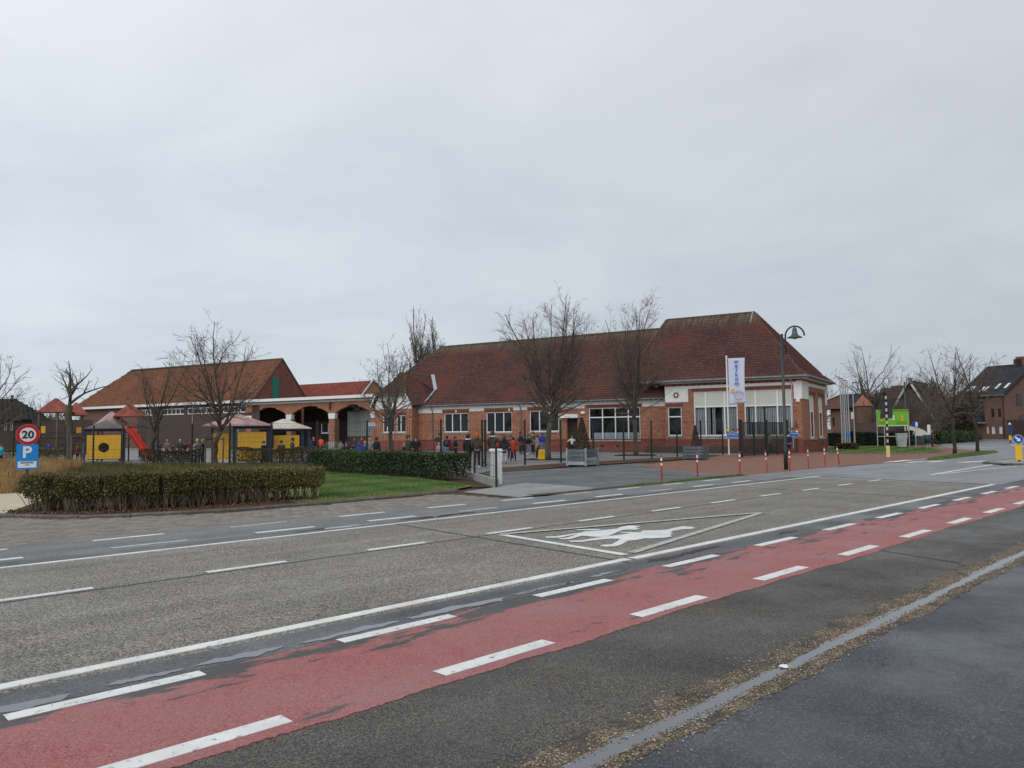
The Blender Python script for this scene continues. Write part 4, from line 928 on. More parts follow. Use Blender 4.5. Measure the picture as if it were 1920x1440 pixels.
V = np.stack([X[:, None] + ox * sz[:, None], Y[:, None] + oy * sz[:, None], .006 + oz * sz[:, None]], 2).reshape(-1, 3)
tq = np.array([(0, 1, 4), (1, 2, 4), (2, 3, 4), (3, 0, 4)]); Q = (tq[None] + (np.arange(N_) * 5)[:, None, None]).reshape(-1, 3)
link(npmesh('pebbles', V, Q, attr_mat('ochre_pebbles', [(0, (.07, .05, .03)), (.5, (.22, .16, .09)), (.85, (.38, .29, .18)), (1, (.55, .5, .42))], .7), np.repeat(rs.rand(N_), 4)), 'pebbles', kind='stuff', label='small ochre pebbles along the wet gutter', cat='gravel')

# ---- bare trees
def rotv(d, ax, a): return Matrix.Rotation(a, 3, ax) @ d
def make_tree(seed, H, W, fork, tr, nl=9, lead=1, sub=(2.4, 3.6, 3.0), maxlev=3, trop=.14, low=1.0, twr=.007, steep=0.0, wig=.12, seglen=.38, top=1.0):
    rg = random.Random(seed); tk = MB(); cr = MB(); tk_pts = []
    def rv(): return Vector((rg.gauss(0, 1), rg.gauss(0, 1), rg.gauss(0, 1)))
    CH = H - fork; ec = fork + CH * .50; ra_, rz_ = W / 2, CH * .53
    def inside(q, f=1.0): return (q.x / ra_) ** 2 + (q.y / ra_) ** 2 + ((q.z - ec) / rz_) ** 2 < f or q.z < fork + .3
    def reach(p0, d0):
        t = .2
        while t < 14 and inside(p0 + d0 * t): t += .2
        return t
    def grow(p, d, L, r, lev, mbx):
        n = max(3, int(L / (seglen if lev < 2 else .22))); pts = [p.copy()]; rs_ = [r]; dirs = [d.copy()]; lim = rg.uniform(.9, 1.25)
        for i in range(n):
            d = (d + rv() * wig * (1 if lev else .35) + Vector((0, 0, trop * (1.1 if lev == 1 else .6)))).normalized()
            p = p + d * (L / n); pts.append(p.copy()); rs_.append(max(twr * .55, r * (1 - .82 * (i + 1) / n))); dirs.append(d.copy())
            if not inside(p, lim) and i > 1: break
        n = len(pts) - 1; L = L * 1.0
        mbx.tube(pts, rs_, 6 if r > .06 else (4 if r > .02 else 3), cap=False)
        if lev >= maxlev or L < .18: return
        k = max(1, int(L * sub[min(lev, len(sub) - 1)] + rg.random()))
        for j in range(k):
            t = rg.uniform(.2 if lev else .15, .98); i = min(int(t * n), n - 1); f = t * n - i; q = pts[i].lerp(pts[i + 1], f); dd = dirs[i]
            ax = dd.cross(rv()).normalized(); c = rotv(dd, ax, math.radians(rg.uniform(24, 58) * (1 - steep * .6)))
            ll_ = L * rg.uniform(.28, .55) * (1.12 - t * .7); grow(q, c, max(.16, ll_), max(twr, rs_[i] * rg.uniform(.35, .55)), lev + 1, cr)
    n = 6; p = Vector((0, 0, -.05)); pts = [p]; rr_ = [tr * 1.25]
    for i in range(n):
        p = Vector((rg.gauss(0, .014) * (i + 1), rg.gauss(0, .014) * (i + 1), fork * (i + 1) / n)); pts.append(p); rr_.append(tr * (1.05 - .1 * (i + 1) / n) * rg.uniform(.94, 1.06))
    tk.tube(pts, rr_, 9); top_ = pts[-1]
    for i in range(lead):
        a = rg.uniform(0, 6.28); tl = rg.uniform(.12, .42) * (lead > 1); a = i * 2.4 + rg.uniform(-.3, .3); d = Vector((math.cos(a) * tl, math.sin(a) * tl, 1)).normalized()
        grow(top_, d, CH * .98 * (1 if i == 0 else rg.uniform(.8, .95)), tr * .55, 0, tk)
    for i in range(nl):
        a = 2 * PI * (i * .618 + rg.uniform(-.08, .08)); f = (i + .5) / nl; z = fork + CH * .38 * f * rg.uniform(.4, 1.2)
        out = math.radians((72 - 40 * f + rg.uniform(-10, 8)) * (1 - steep)); hv = Vector((math.cos(a) * math.sin(out), math.sin(a) * math.sin(out), math.cos(out)))
        p0 = Vector((top_.x * .8, top_.y * .8, max(z, fork * .88))); L = reach(p0 + Vector((0, 0, .35)), hv) * rg.uniform(.85, 1.15) * top
        grow(p0, hv, L, tr * rg.uniform(.28, .45), 1, cr)
    return tk.mesh('trunk', M['bark'], True), cr.mesh('crown', M['twig'])
TREE = {}
def tree(name, label, loc, tpl, s=1.0, rz=0.0, sxy=1.0, group=None, cat='tree', bark=None, twig=None):
    root = thing(name, label, cat, loc, rz, group); root.scale = (s * sxy, s * sxy, s)
    for me, nm, mt in ((TREE[tpl][0], 'trunk', bark), (TREE[tpl][1], 'crown', twig)):
        o = link(me, nm, root)
        if mt: o.material_slots[0].link = 'OBJECT'; o.material_slots[0].material = M[mt]
    return root
TREE['a'] = make_tree(11, 10.5, 6.2, 2.2, .16, 24, 6, (2.1, 3.2, 4.2), 3, .05, twr=.008)
TREE['b'] = make_tree(23, 10.8, 5.0, 2.4, .14, 22, 5, (2.1, 3.2, 4.2), 3, .06, twr=.008)
TREE['c'] = make_tree(37, 7.9, 5.2, 1.9, .11, 20, 4, (2.1, 3.2, 4.2), 3, .04, twr=.008, wig=.15)
TREE['d'] = make_tree(41, 6.5, 3.6, 1.9, .08, 17, 3, (2.2, 3.2, 3.6), 3, .06, twr=.008)
TREE['oak'] = make_tree(53, 10, 7.0, 2.2, .17, 17, 2, (1.2, 1.8, 2.4), 3, .04, twr=.013, wig=.14, seglen=.6)
TREE['pop'] = make_tree(61, 18, 3.0, 2.5, .28, 46, 1, (1.3, 1.7, 1.8), 3, .22, twr=.020, steep=.66, seglen=.8)
TREE['pol'] = make_tree(71, 5.4, 3.4, 3.2, .16, 7, 1, (1.6, 3.0, 3.6), 3, .0, twr=.009, wig=.28)
TREE['y'] = make_tree(83, 7.6, 4.5, 2.3, .11, 15, 3, (1.6, 2.4, 3.2), 3, .03, twr=.010, wig=.15)
tree('linden_tree', 'tall bare tree with wide fan of branches beside the yellow plastic barrier', G(1028, 861.5), 'a', 1.0, .4)
tree('linden_tree', 'tall narrower bare tree in front of the big school window', G(1192, 853.8), 'b', 1.0, 1.3, 1.05)
tree('young_tree', 'bare spreading tree in front of the pavilion with the white gable', GZ(733, 53), 'c', 1.03, 2.0, 1.15)
tree('young_tree', 'bare bushy tree tied to wooden stakes in front of the pink roofed playhouse', GZ(405, 39.5), 'c', .97, 4.1, 1.15)
tree('young_tree', 'slender dark bare tree just right of the red slide', GZ(289, 44), 'd', 1.0, .9, 1.15, bark='bark_dark')
tree('pollard_tree', 'thick stumpy pollarded tree with few crooked branches left of the yellow playhouse', GZ(131, 37), 'pol', 1.0, .5, 1.0)
tree('poplar_tree', 'tallest columnar bare poplar behind the school roof', GZ(787, 140), 'pop', 1.42, 0, .78, 'poplars behind the school', twig='twig_far')
tree('poplar_tree', 'shorter columnar bare poplar right of the tallest one behind the roof', GZ(813, 138), 'pop', 1.27, 2, 1.05, 'poplars behind the school', twig='twig_far')
tree('poplar_tree', 'small columnar poplar low against the roof hip', GZ(827, 138), 'pop', 1.0, 3, .6, 'poplars behind the school', twig='twig_far')
tree('street_tree', 'bare street tree nearer the road on the grass verge', G(1790, 850.5), 'y', .98, 2.2, 1.0, bark='bark_dark')
tree('street_tree', 'bare street tree on the verge in front of the grey roofed apartment house', G(1833, 847.5), 'y', .99, 4.0, 1.0, bark='bark_dark')
tree('bare_tree', 'tallest light crowned bare tree rising behind the green board', GZ(1626, 92), 'oak', 1.20, .4, 1.0, twig='twig_far')
tree('bare_tree', 'bare tree showing behind the right corner of the school roof', GZ(1545, 105), 'oak', 1.0, 2.4, 1.1, twig='twig_far')
far = [(1640, 110, 1.0), (1668, 100, .82), (1690, 118, 1.12), (1712, 104, .95), (1735, 112, 1.02), (1752, 96, .85), (1768, 125, 1.15), (1790, 118, 1.05), (1815, 130, 1.1), (1700, 84, .62), (1727, 82, .66), (1755, 88, .7), (1660, 86, .6), (1640, 84, .55), (1708, 79, .62), (1722, 78, .58), (1744, 80, .66), (1760, 84, .72), (1686, 80, .55)]
FL = ['bare tree above the left half of the green board', 'pale bare tree above the traffic light top', 'tall bare tree left of the farther arched lamp', 'pale bare tree right of the farther arched lamp', 'brown bare tree above the bicycle shelter', 'pale bare tree above the litter bin', 'tallest brown bare tree just left of the nearer street tree', 'pale bare tree directly behind the nearer street tree', 'brown bare tree between the two street trees', 'low bare tree before the gabled house beside its lamp', 'low brown bare tree before the right verge of the gabled house', 'low bare tree above the green shrub border', 'low brown bare tree over the green board middle', 'lowest bare tree by the orange cone roof', 'low brown bare tree just right of the farther lamp', 'low brown bare tree above the square blue sign', 'low brown bare tree above the cyclist', 'low brown bare tree left of the nearer street tree', 'low brown bare tree behind the right edge of the green board']
for i, (x, z, s) in enumerate(far):
    tree('bare_tree', FL[i], GZ(x, z), 'oak', s * .98, i * 1.7, 1.0, 'bare trees behind the junction', twig=('twig' if i % 2 else 'twig_far'))
farl = [(-14, 70, .95, 0), (22, 95, .8, 1), (52, 110, .8, 1), (75, 105, .72, 1), (98, 120, .85, 1), (120, 110, .72, 1), (165, 150, .95, 1)]
for i, (x, z, s, g) in enumerate(farl):
    tree('bare_tree', ['large bare tree reaching in at the left edge', 'distant bare tree over the dark roofed house', 'distant bare tree right of the dark roofed house', 'small distant bare tree left of the red play roofs', 'distant bare tree above the left red play roof', 'small distant bare tree behind the pollarded tree', 'distant bare tree at the left end of the hall roof'][i], GZ(x, z), 'oak', s, i * 2.3 + .5, 1.0, 'bare trees at the left' if g else None, twig='twig_far' if g else 'twig')
for i, (x, z, s) in enumerate(((575, 150, .98), (612, 150, .95), (642, 140, .98), (500, 150, 1.22), (690, 120, .9))):
    tree('bare_tree', ['treetop just right of the hall gable', 'treetop over the middle of the red roof', 'treetop near the right end of the red roof', 'bushy treetop over the hall ridge by its gable', 'treetop behind the tree before the pavilion'][i], GZ(x, z), 'oak', s * 1.12, i * 2.0, .8, 'bare trees behind the hall', twig='twig_far')
# distant wood closing the horizon
def wood_mass(label, x0, x1, z, h, n, seed, mat):
    rs_ = np.random.RandomState(seed); X = rs_.uniform(x0, x1, n); Zd = z + rs_.uniform(-6, 6, n); hm = h * (1 + .14 * np.sin(X * .05 + seed) + .10 * np.sin(X * .13) + .05 * np.sin(X * .41)) * rs_.uniform(.8, 1.05, n)
    P = np.stack([(X - 960) / F * Zd, Zd, rs_.uniform(0, 1, n) ** .8 * hm], 1); V, Q, R_ = leafcloud(P, .28, rs_, None, 1.2, 5.5); link(npmesh('distant_wood', V, Q, mat, R_), 'distant_wood', kind='stuff', label=label, cat='wood')
mt = attr_mat('far_wood_twigs', [(0, (.02, .02, .014)), (.5, (.05, .042, .028)), (1, (.10, .08, .055))])
wood_mass('brown thicket of shrubs and young trees behind the junction', 1615, 1830, 98, 6.3, 30000, 3, mt)
wood_mass('dim line of far trees at the left horizon', -150, 170, 165, 6.0, 14000, 4, mt)
wood_mass('dim line of far trees behind the right end of the school', 1500, 2250, 200, 8.0, 16000, 6, mt)
# planters with conifers
def conifer(P, h, r, n, seed, label, green=True):
    rs_ = np.random.RandomState(seed); root = thing('conifer', label, 'shrub', P); t = rs_.rand(n) ** .8; a = rs_.uniform(0, 2 * PI, n); rad = r * (1 - t) ** .8 * (.75 + .25 * rs_.rand(n)) + .02
    pts = np.stack([np.cos(a) * rad, np.sin(a) * rad, t * h], 1); V, Q, R_ = leafcloud(pts, .04, rs_, None, 1.0, 2.5)
    link(npmesh('foliage', V, Q, attr_mat('conifer_needles', [(0, (.03, .026, .015)), (.6, (.085, .07, .038)), (1, (.17, .13, .075))] if green else [(0, (.02, .025, .018)), (1, (.08, .08, .06))]), R_), 'foliage', root, kind='stuff')
    q = MB(); q.tube([(0, 0, -.3), (0, 0, h * .95)], [.03, .01], 5); q.build('stem', M['bark'], root)
def planter(P, rz, w, h, label, pale):
    root = thing('planter', label, 'planter', P, rz); k = 4; ph = h / k
    pm = MB().box(-w / 2, w / 2, -.02, .02, -ph / 2 + .012, ph / 2 - .012).mesh('plank', M['wood_grey'])
    for sd in range(4):
        a = sd * PI / 2
        for j in range(k):
            o = link(pm, 'plank', root, (math.sin(a) * w / 2, -math.cos(a) * w / 2, .06 + ph * (j + .5)), a); o.location.x *= 1.0
            if pale and (j == 0 or (sd == 1 and j == 1)): o.material_slots[0].link = 'OBJECT'; o.material_slots[0].material = M['wood_pale']
    q = MB()
    for sx in (-1, 1):
        for sy in (-1, 1): q2 = MB(); c = w / 2 + .03; q2.box(sx * c - .035, sx * c + .035, sy * c - .035, sy * c + .035, .03, h + .1); q2.build('corner_post', M['wood_pale'] if pale else M['wood_grey'], root)
    q = MB(); q.box(-w / 2 + .03, w / 2 - .03, -w / 2 + .03, w / 2 - .03, h - .12, h - .05); q.build('soil', M['soil'], root)
    q = MB(); q.box(-w / 2 + .05, w / 2 - .05, -w / 2 + .05, w / 2 - .05, 0, .058); q.build('base', M['wood_dark'], root)
P1 = GZ(1090, 37.6); planter(P1, math.radians(-38), 1.02, .78, 'blue grey plank planter with pale corner posts standing on the dark apron', True)
conifer(P1 + Vector((0, 0, .75)), 1.6, .40, 6000, 3, 'narrow brownish conifer growing in the pale cornered planter')
P2 = GZ(1302, 44.2); planter(P2, math.radians(-24), 1.1, .72, 'darker grey plank planter standing on the red paving near the gate', False)
conifer(P2 + Vector((0, 0, .7)), 1.25, .26, 1500, 4, 'sparse dark conifer in the darker planter near the gate', False)
# tree stakes
def stakes(pts, h, label, z):
    root = thing('tree_stakes', label, 'tree stakes', GZ(pts[0], z)); b0 = GZ(pts[0], z); tops = []
    for i, x in enumerate(pts):
        p = GZ(x, z + (i % 2) * .5) - b0; q = MB(); q.tube([(p.x, p.y, -.1), (p.x + .02 * i, p.y, h[i])], .045, 7); q.build('stake', M['wood'], root); tops.append(Vector((p.x + .02 * i, p.y, h[i] - .12)))
    q = MB(); q.bar(tops[0], tops[-1], .09, .05); q.bar(tops[0] - Vector((0, 0, .15)), tops[1] - Vector((0, 0, .1)), .07, .05); q.build('cross_rail', M['wood_dark'], root)
stakes((385.5, 398, 418), (1.72, 1.75, 1.6), 'three wooden stakes holding the bushy tree before the pink roofed playhouse', 38.6)
stakes((135, 157), (1.75, 1.7), 'pair of wooden stakes with a cross rail beside the pollarded tree', 36.4)
for x, y in ((1028, 861.5), (1192, 853.8)):
    c = G(x, y); q = MB()
    q.box(-1.3, 1.3, -.9, -.8, .0, .05); q.box(-1.3, 1.3, .8, .9, .0, .05); q.box(-1.3, -1.2, -.8, .8, 0, .05); q.box(1.2, 1.3, -.8, .8, 0, .05)
    o = q.build('tree_grate', M['black'], loc=(c.x, c.y, -.01), rz=SCH_ROT + .2, label='dark frame in the paving round the foot of the ' + ('wide crowned tree' if x < 1100 else 'narrower tree by the big window'), cat='tree surround')
# ================================================================== FENCE, GATE, STREET FURNITURE
FP = [(G(x, y)) for x, y in ((910, 874.4), (984.5, 871), (1052, 866.7), (1113, 863.9), (1170, 861.5), (1222, 859), (1270, 856), (1315, 853.8), (1355.6, 852.4))]
LP = [GZ(x, z) for x, z in ((26, 47), (72, 46.5), (123, 46), (176, 45.5), (231, 45), (296, 43), (360, 41.5), (431, 40), (509, 38.5), (595, 37.3), (688, 36.6), (731, 36.3), (826, 36.5))]
def fence(label, pts, h, first=True, short=()):
    root = thing('fence', label, 'fence', pts[0])
    o0 = pts[0]; pm = MB().box(-.04, .04, -.03, .03, -.05, h + .05).mesh('post', M['black'])
    for i, p in enumerate(pts):
        d = (pts[min(i + 1, len(pts) - 1)] - pts[max(0, i - 1)]); o = link(pm, 'post', root, p - o0, math.atan2(d.y, d.x))
        if i in short: o.scale.z = .78
    for i, (a, b) in enumerate(zip(pts, pts[1:])):
        mb = MB(); a_, b_ = a - o0, b - o0; L_ = (b_ - a_).length; n = int(L_ / .11); w = .0055
        d = (b_ - a_).normalized(); nn = Vector((-d.y, d.x, 0)) * w; hh = h
        for k in range(1, n):
            p = a_ + (b_ - a_) * (k / n); t = d * w
            mb.add([p - t + Vector((0, 0, .05)), p + t + Vector((0, 0, .05)), p + t + Vector((0, 0, hh)), p - t + Vector((0, 0, hh))], [(0, 1, 2, 3)])
        for z in (.08, .5, .9, 1.35, 1.8, hh - .05): mb.bar(a_ + Vector((0, 0, z)), b_ + Vector((0, 0, z)), .009, .009)
        mb.build('wire_panel', M['black'], root)
    return root
fence('black wire mesh fence between the low white pillar and the school gate', FP, 2.28, short=(6,))
fence('black wire mesh fence behind the hedges along the left playground', LP + [FP[0] + Vector((-.15, .1, 0))], 2.28)
# low fence on concrete base with white pillar
a, b = G(890, 899.5), G(931, 913); root = thing('low_fence', 'short low black mesh fence on a mossy concrete base at the end of the hedge', 'fence', a); b_ = b - a; d = b_.normalized(); n_ = Vector((-d.y, d.x, 0))
mb = MB(); mb.extr([tuple(n_ * -.07 + Vector((0, 0, -.05))), tuple(n_ * .07 + Vector((0, 0, -.05))), tuple(n_ * .07 + Vector((0, 0, .24))), tuple(n_ * -.07 + Vector((0, 0, .24)))], tuple(b_)); mb.build('concrete_base', M['stone'], root)
for p in (Vector(), b_):
    mb = MB(); mb.box(p.x - .035, p.x + .035, p.y - .1 - .035, p.y - .1 + .035, -.05, 1.28 if p.length else 1.1); mb.build('post', M['black'], root)
mb = MB()
for k in range(1, 17):
    p = b_ * (k / 17) + Vector((0, -.1, 0)); mb.bar(p + Vector((0, 0, .26)), p + Vector((0, 0, 1.05)), .008)
for z in (.3, .65, 1.03): mb.bar(Vector((0, -.1, z)), b_ + Vector((0, -.1, z)), .01)
mb.build('wire_panel', M['black'], root)
c = G(931, 909) + Vector((-.02, .45, 0)); root = thing('gate_pillar', 'white painted square pillar with rounded cap beside the driveway', 'pillar', c, math.radians(20))
mb = MB(); mb.prism([(-.17, -.11), (.17, -.11), (.17, .11), (-.17, .11)], -.03, 1.07); mb.build('shaft', M['pillar'], root); mb = MB(); mb.prism([(-.20, -.14), (.20, -.14), (.20, .14), (-.20, .14)], 1.071, 1.11); mb.extr([(-.19, -.13, 1.112), (-.16, -.13, 1.15), (.16, -.13, 1.15), (.19, -.13, 1.112)], (0, .26, 0)); mb.build('cap', M['plaster'], root)

# entrance gate: vertical bars
ga, gb_ = G(1390, 857.5), G(1478, 852); root = thing('entrance_gate', 'tall black vertical bar school gate in front of the block windows', 'gate', ga); v = gb_ - ga; d = v.normalized(); rot = math.atan2(d.y, d.x); L_ = v.length
post = MB().box(-.09, .09, -.09, .09, -.03, 2.3)
for t in (0, .52, .98):
    o = post.build('gate_post', M['black'], root); o.location = v * t; o.rotation_euler.z = rot
bm_ = MB().box(-.016, .016, -.016, .016, .1, 2.12).mesh('bar', M['black'])
for t0, t1 in ((.02, .505), (.535, .965)):
    k = int(L_ * (t1 - t0) / .125)
    for i in range(1, k): link(bm_, 'bar', root, v * (t0 + (t1 - t0) * i / k), rot)
    mb = MB()
    for z in (.1, 2.12): mb.bar(v * t0 + Vector((0, 0, z)), v * t1 + Vector((0, 0, z)), .05)
    mb.build('gate_frame', M['black'], root)
    mb = MB(); p = v * ((t0 + t1) / 2); mb.bar(p + Vector((0, 0, 0)), p + Vector((0, 0, 2.15)), .06); mb.build('gate_frame', M['black'], root)
# wall piece of fence right of gate
fence('short black mesh fence between the gate and the school corner', [gb_, CORNER - UD * .35 - ND * .25], 2.15)

def textmesh(s, size, mat, name='lettering', ext=.004, align='CENTER', space=1.0, bold=0.0):
    cu = bpy.data.curves.new(name, 'FONT'); cu.body = s; cu.size = size; cu.extrude = ext; cu.align_x = align; cu.align_y = 'CENTER'; cu.space_character = space; cu.offset = bold; cu.resolution_u = 3
    o = bpy.data.objects.new(name, cu); COL.objects.link(o); dg = bpy.context.evaluated_depsgraph_get(); me = bpy.data.meshes.new_from_object(o.evaluated_get(dg)); bpy.data.objects.remove(o); me.name = name
    me.materials.clear(); me.materials.append(mat); return me
def put(me, name, parent, x, z, y=-.01, rot=0.0):
    o = link(me, name, parent, (x, y, z)); o.rotation_euler = (PI / 2, rot, 0); return o
def disc(r, y, t=.006, n=40, sx=1.0, c=(0, 0)): return MB().extr([(c[0] + r * sx * math.cos(2 * PI * i / n), y, c[1] + r * math.sin(2 * PI * i / n)) for i in range(n)], (0, t, 0))
def rrect(w, h, r, y, t, cx=0, cz=0):
    P = []
    for sx, sz, a0 in ((1, 1, 0), (-1, 1, 90), (-1, -1, 180), (1, -1, 270)):
        for k in range(5): a = math.radians(a0 + 22.5 * k); P.append((cx + sx * (w / 2 - r) + r * math.cos(a), y, cz + sz * (h / 2 - r) + r * math.sin(a)))
    return MB().extr(P, (0, t, 0))
def ring(r0, r1, y, t, n=40, c=(0, 0), a0=0, a1=2 * PI):
    mb = MB()
    for i in range(n):
        a, b = a0 + (a1 - a0) * i / n, a0 + (a1 - a0) * (i + 1) / n
        mb.extr([(c[0] + r0 * math.cos(a), y, c[1] + r0 * math.sin(a)), (c[0] + r1 * math.cos(a), y, c[1] + r1 * math.sin(a)), (c[0] + r1 * math.cos(b), y, c[1] + r1 * math.sin(b)), (c[0] + r0 * math.cos(b), y, c[1] + r0 * math.sin(b))], (0, t, 0))
    return mb
def face_cam(P, extra=0.0): return math.atan2(P.y, P.x) - PI / 2 + extra
# parking and speed signs
ZS = 22.0; P = GZ(53, ZS); rz = face_cam(P); pz = ZS / F
root = thing('signpost', 'grey post carrying the round speed sign and the blue parking sign', 'post', P, rz); MB().tube([(0, .05, -.1), (0, .05, 2.02)], .033, 10).build('pole', M['green'], root)
zc_ = EYE + (819.3 - 814.8) * pz; rr = 19.0 * pz * 1.01
root = thing('speed_sign', 'round white speed limit sign reading 20 with a thick red rim', 'traffic sign', P + Vector((0, 0, zc_)), rz)
disc(rr, 0, .012).build('disc', M['signwhite'], root); ring(rr * .69, rr * .99, -.004, .003).build('rim', M['signred'], root); put(textmesh('20', rr * 1.02, M['signblack'], bold=.008), 'numerals', root, 0, -.012, -.006)
zc_ = EYE + (819.3 - 856) * pz
root = thing('parking_sign', 'blue parking sign with white P above a visitors panel', 'traffic sign', P + Vector((0, 0, zc_)), rz); w, h = 35 * pz, 47 * pz
rrect(w, h, .04, 0, .012).build('panel', M['signblue'], root)
put(textmesh('P', h * .62, M['signwhite'], bold=.014), 'letter_p', root, -w * .02, h * .16, -.004)
rrect(w * .84, h * .25, .005, -.005, .004, -w * .0, -h * .31).build('sub_panel', M['signwhite'], root)
put(textmesh('BEZOEKERS', h * .085, M['signblack'], bold=.001), 'lettering', root, 0, -h * .24, -.007)
q = MB(); 
for dx, s_ in ((-.028, 1), (.03, .8)): q.extr([(dx - .018, -.008, -h * .37), (dx - .022, -.008, -h * .33), (dx, -.008, -h * .295), (dx + .022, -.008, -h * .33), (dx + .014, -.008, -h * .36), (dx + .01, -.008, -h * .335), (dx - .006, -.008, -h * .335)], (0, .002, 0))
q.build('pictogram', M['signblack'], root)

# welcome banner on its pole
P = G(1367, 852.4); rz = face_cam(P, -.1); pz = P.y / F; hz = 1.7 + (hor(1363) - 669) * pz
root = thing('banner_pole', 'white flagpole holding the welcome banner by the gate', 'flagpole', P, rz); MB().tube([(0, 0, -.05), (0, 0, hz)], .05, 10).build('pole', M['white'], root); MB().ellip((0, 0, hz + .03), (.09, .09, .05)).build('cap', M['plaster'], root); MB().bar((0, 0, hz - .12), (1.12, 0, hz - .12), .03).build('arm', M['white'], root)
bw, bh = 30.5 * pz, 87 * pz; root = thing('welcome_banner', 'white vertical banner reading welkom with a round school emblem', 'banner', P + Vector((0, 0, hz - .12)), rz)
nx, nz = 10, 26; vv = []; 
for j in range(nz + 1):
    for i in range(nx + 1):
        t = j / nz; u_ = i / nx; sag = .10 * math.sin(t * 5 + u_ * 2.3) * u_ * t + .05 * math.sin(u_ * 7 + t * 3) * t; vv.append((.10 + u_ * bw * (1 - .05 * t * (1 - t) * 4), sag, -t * bh * (1 - .04 * u_ * t)))
mb = MB(); mb.add(vv, [(j * (nx + 1) + i, j * (nx + 1) + i + 1, (j + 1) * (nx + 1) + i + 1, (j + 1) * (nx + 1) + i) for j in range(nz) for i in range(nx)]); cl = mb.build('cloth', M['cloth'], root, True)
m_ = cl.modifiers.new('s', 'SOLIDIFY'); m_.thickness = .006
cx_ = .10 + bw * .50
for i, ch in enumerate('welkom'): put(textmesh(ch, .40, M['letter'], bold=.009), 'letter', root, cx_, -bh * (.075 + i * .094), -.19)
q = disc(.13, -.19, .004, 24, 1, (cx_ - .27, -bh * .70)); q.build('sun_print', M['orange'], root)
ring(.24, .265, -.19, .004, 28, (cx_ + .10, -bh * .815), .4, 5.6).build('emblem_ring', M['purple'], root)
ring(.40, .42, -.19, .004, 20, (cx_ + .06, -bh * .80), 3.5, 5.2).build('emblem_arc', M['slat'], root)
q = MB(); q.extr([(cx_ + .04, -.19, -bh * .885), (cx_ + .16, -.19, -bh * .885), (cx_ + .22, -.19, -bh * .915), (cx_ - .02, -.19, -bh * .915)], (0, .004, 0)); q.bar((cx_ - .04, -.188, -bh * .84), (cx_ + .24, -.188, -bh * .79), .02, .004); q.bar((cx_ - .02, -.188, -bh * .80), (cx_ + .14, -.188, -bh * .785), .016, .004); q.build('emblem_tree', M['orange'], root)
for i, ch in enumerate('||||||||'): 
    a = math.radians(112 - i * 15); put(MB().bar((0, -.03, 0), (0, .03, 0), .035, .004).mesh('print_mark', M['purple']), 'print_mark', root, cx_ + .10 + .34 * math.cos(a), -bh * .815 + .34 * math.sin(a), -.19, 0)

# blue panels with three painted children
def kids_sign(P, zc_, w, h, arrow, lines, label, rz):
    root = thing('school_sign', label, 'sign', P + Vector((0, 0, zc_)), rz)
    if arrow: pts = [(-w / 2, 0, -h / 2), (w * .3, 0, -h / 2), (w / 2, 0, -.1 * h), (w / 2, 0, .12 * h), (w * .34, 0, h / 2), (-w / 2, 0, h / 2)]
    else: pts = [(-w / 2, 0, -h / 2), (w / 2, 0, -h / 2 + .02), (w / 2, 0, h / 2), (-w / 2, 0, h / 2)]
    MB().extr([(p[0] * 1.05, 0, p[2] * 1.08) for p in pts], (0, .012, 0)).build('border', M['signwhite'], root); MB().extr([(p[0], -.004, p[2]) for p in pts], (0, .003, 0)).build('panel', M['signblue2'], root)
    for i, (s_, sz) in enumerate(lines): put(textmesh(s_, sz, M['signwhite'], align='CENTER'), 'lettering', root, -w * .08 if arrow else 0, h * (.22 - i * .48), -.008)
    for dx, hair, b_ in ((-w * .42, 'yellow', 'lime_d'), (-.02 * w, 'brownhair', 'signblue'), (w * .36, 'redhair', 'signwhite')):
        q = disc(.085, -.006, .01, 18, .85, (dx, h / 2 + .16)); q.build('painted_face', M['skin'], root)
        q = MB(); q.extr([(dx + (.095 + (.05 if hair == 'redhair' else 0)) * math.cos(a), -.009, h / 2 + .18 + .095 * math.sin(a)) for a in [math.radians(k) for k in (-20, 10, 45, 90, 135, 170, 200)]], (0, .002, 0)); q.build('painted_hair', M[hair], root)
        q = MB(); q.extr([(dx - .09, -.002, h / 2 + .004), (dx + .09, -.002, h / 2 + .004), (dx + .05, -.002, h / 2 + .10), (dx - .05, -.002, h / 2 + .10)], (0, .01, 0)); q.build('painted_shirt', M[b_], root)
M['redhair'] = simple('red_hair', (.35, .08, .02), .6); M['brownhair'] = simple('brown_hair', (.06, .03, .015), .6); M['blackhair'] = simple('black_hair', (.012, .01, .01), .5); M['blondhair'] = simple('blond_hair', (.42, .28, .12), .6)
P = G(1376, 853.2); kids_sign(P, 1.7 + (hor(1376) - 817) * P.y / F, 24 * P.y / F, 11 * P.y / F, False, (('KLEUTERLAND', .15), ('BASISSCHOOL', .12)), 'blue KLEUTERLAND panel with three painted children on top, left of the gate', face_cam(P, -.1))
P = G(1488, 852.0); kids_sign(P, 1.7 + (hor(1488) - 815.5) * P.y / F, 20 * P.y / F, 11 * P.y / F, True, (('KLEUTERLAND', .115), ('INGANG', .11)), 'blue arrow shaped panel with painted children pointing right of the gate', face_cam(P, -.1))
P = G(709.5, 857); zz = 36.5; P = GZ(697, zz); root = thing('fence_notice', 'small cream and blue notice hung on the fence before the pavilion', 'notice', P + Vector((0, -.06, EYE + (hor(697) - 797) * zz / F)), face_cam(P)); rrect(.33, .24, .01, 0, .006).build('panel', M['creamroof'], root); rrect(.33, .08, .01, -.003, .002, 0, -.09).build('blue_band', M['signblue'], root); MB().bar((-.1, -.004, .05), (.1, -.004, .05), .02, .003).build('print_mark', M['lime_d'], root)

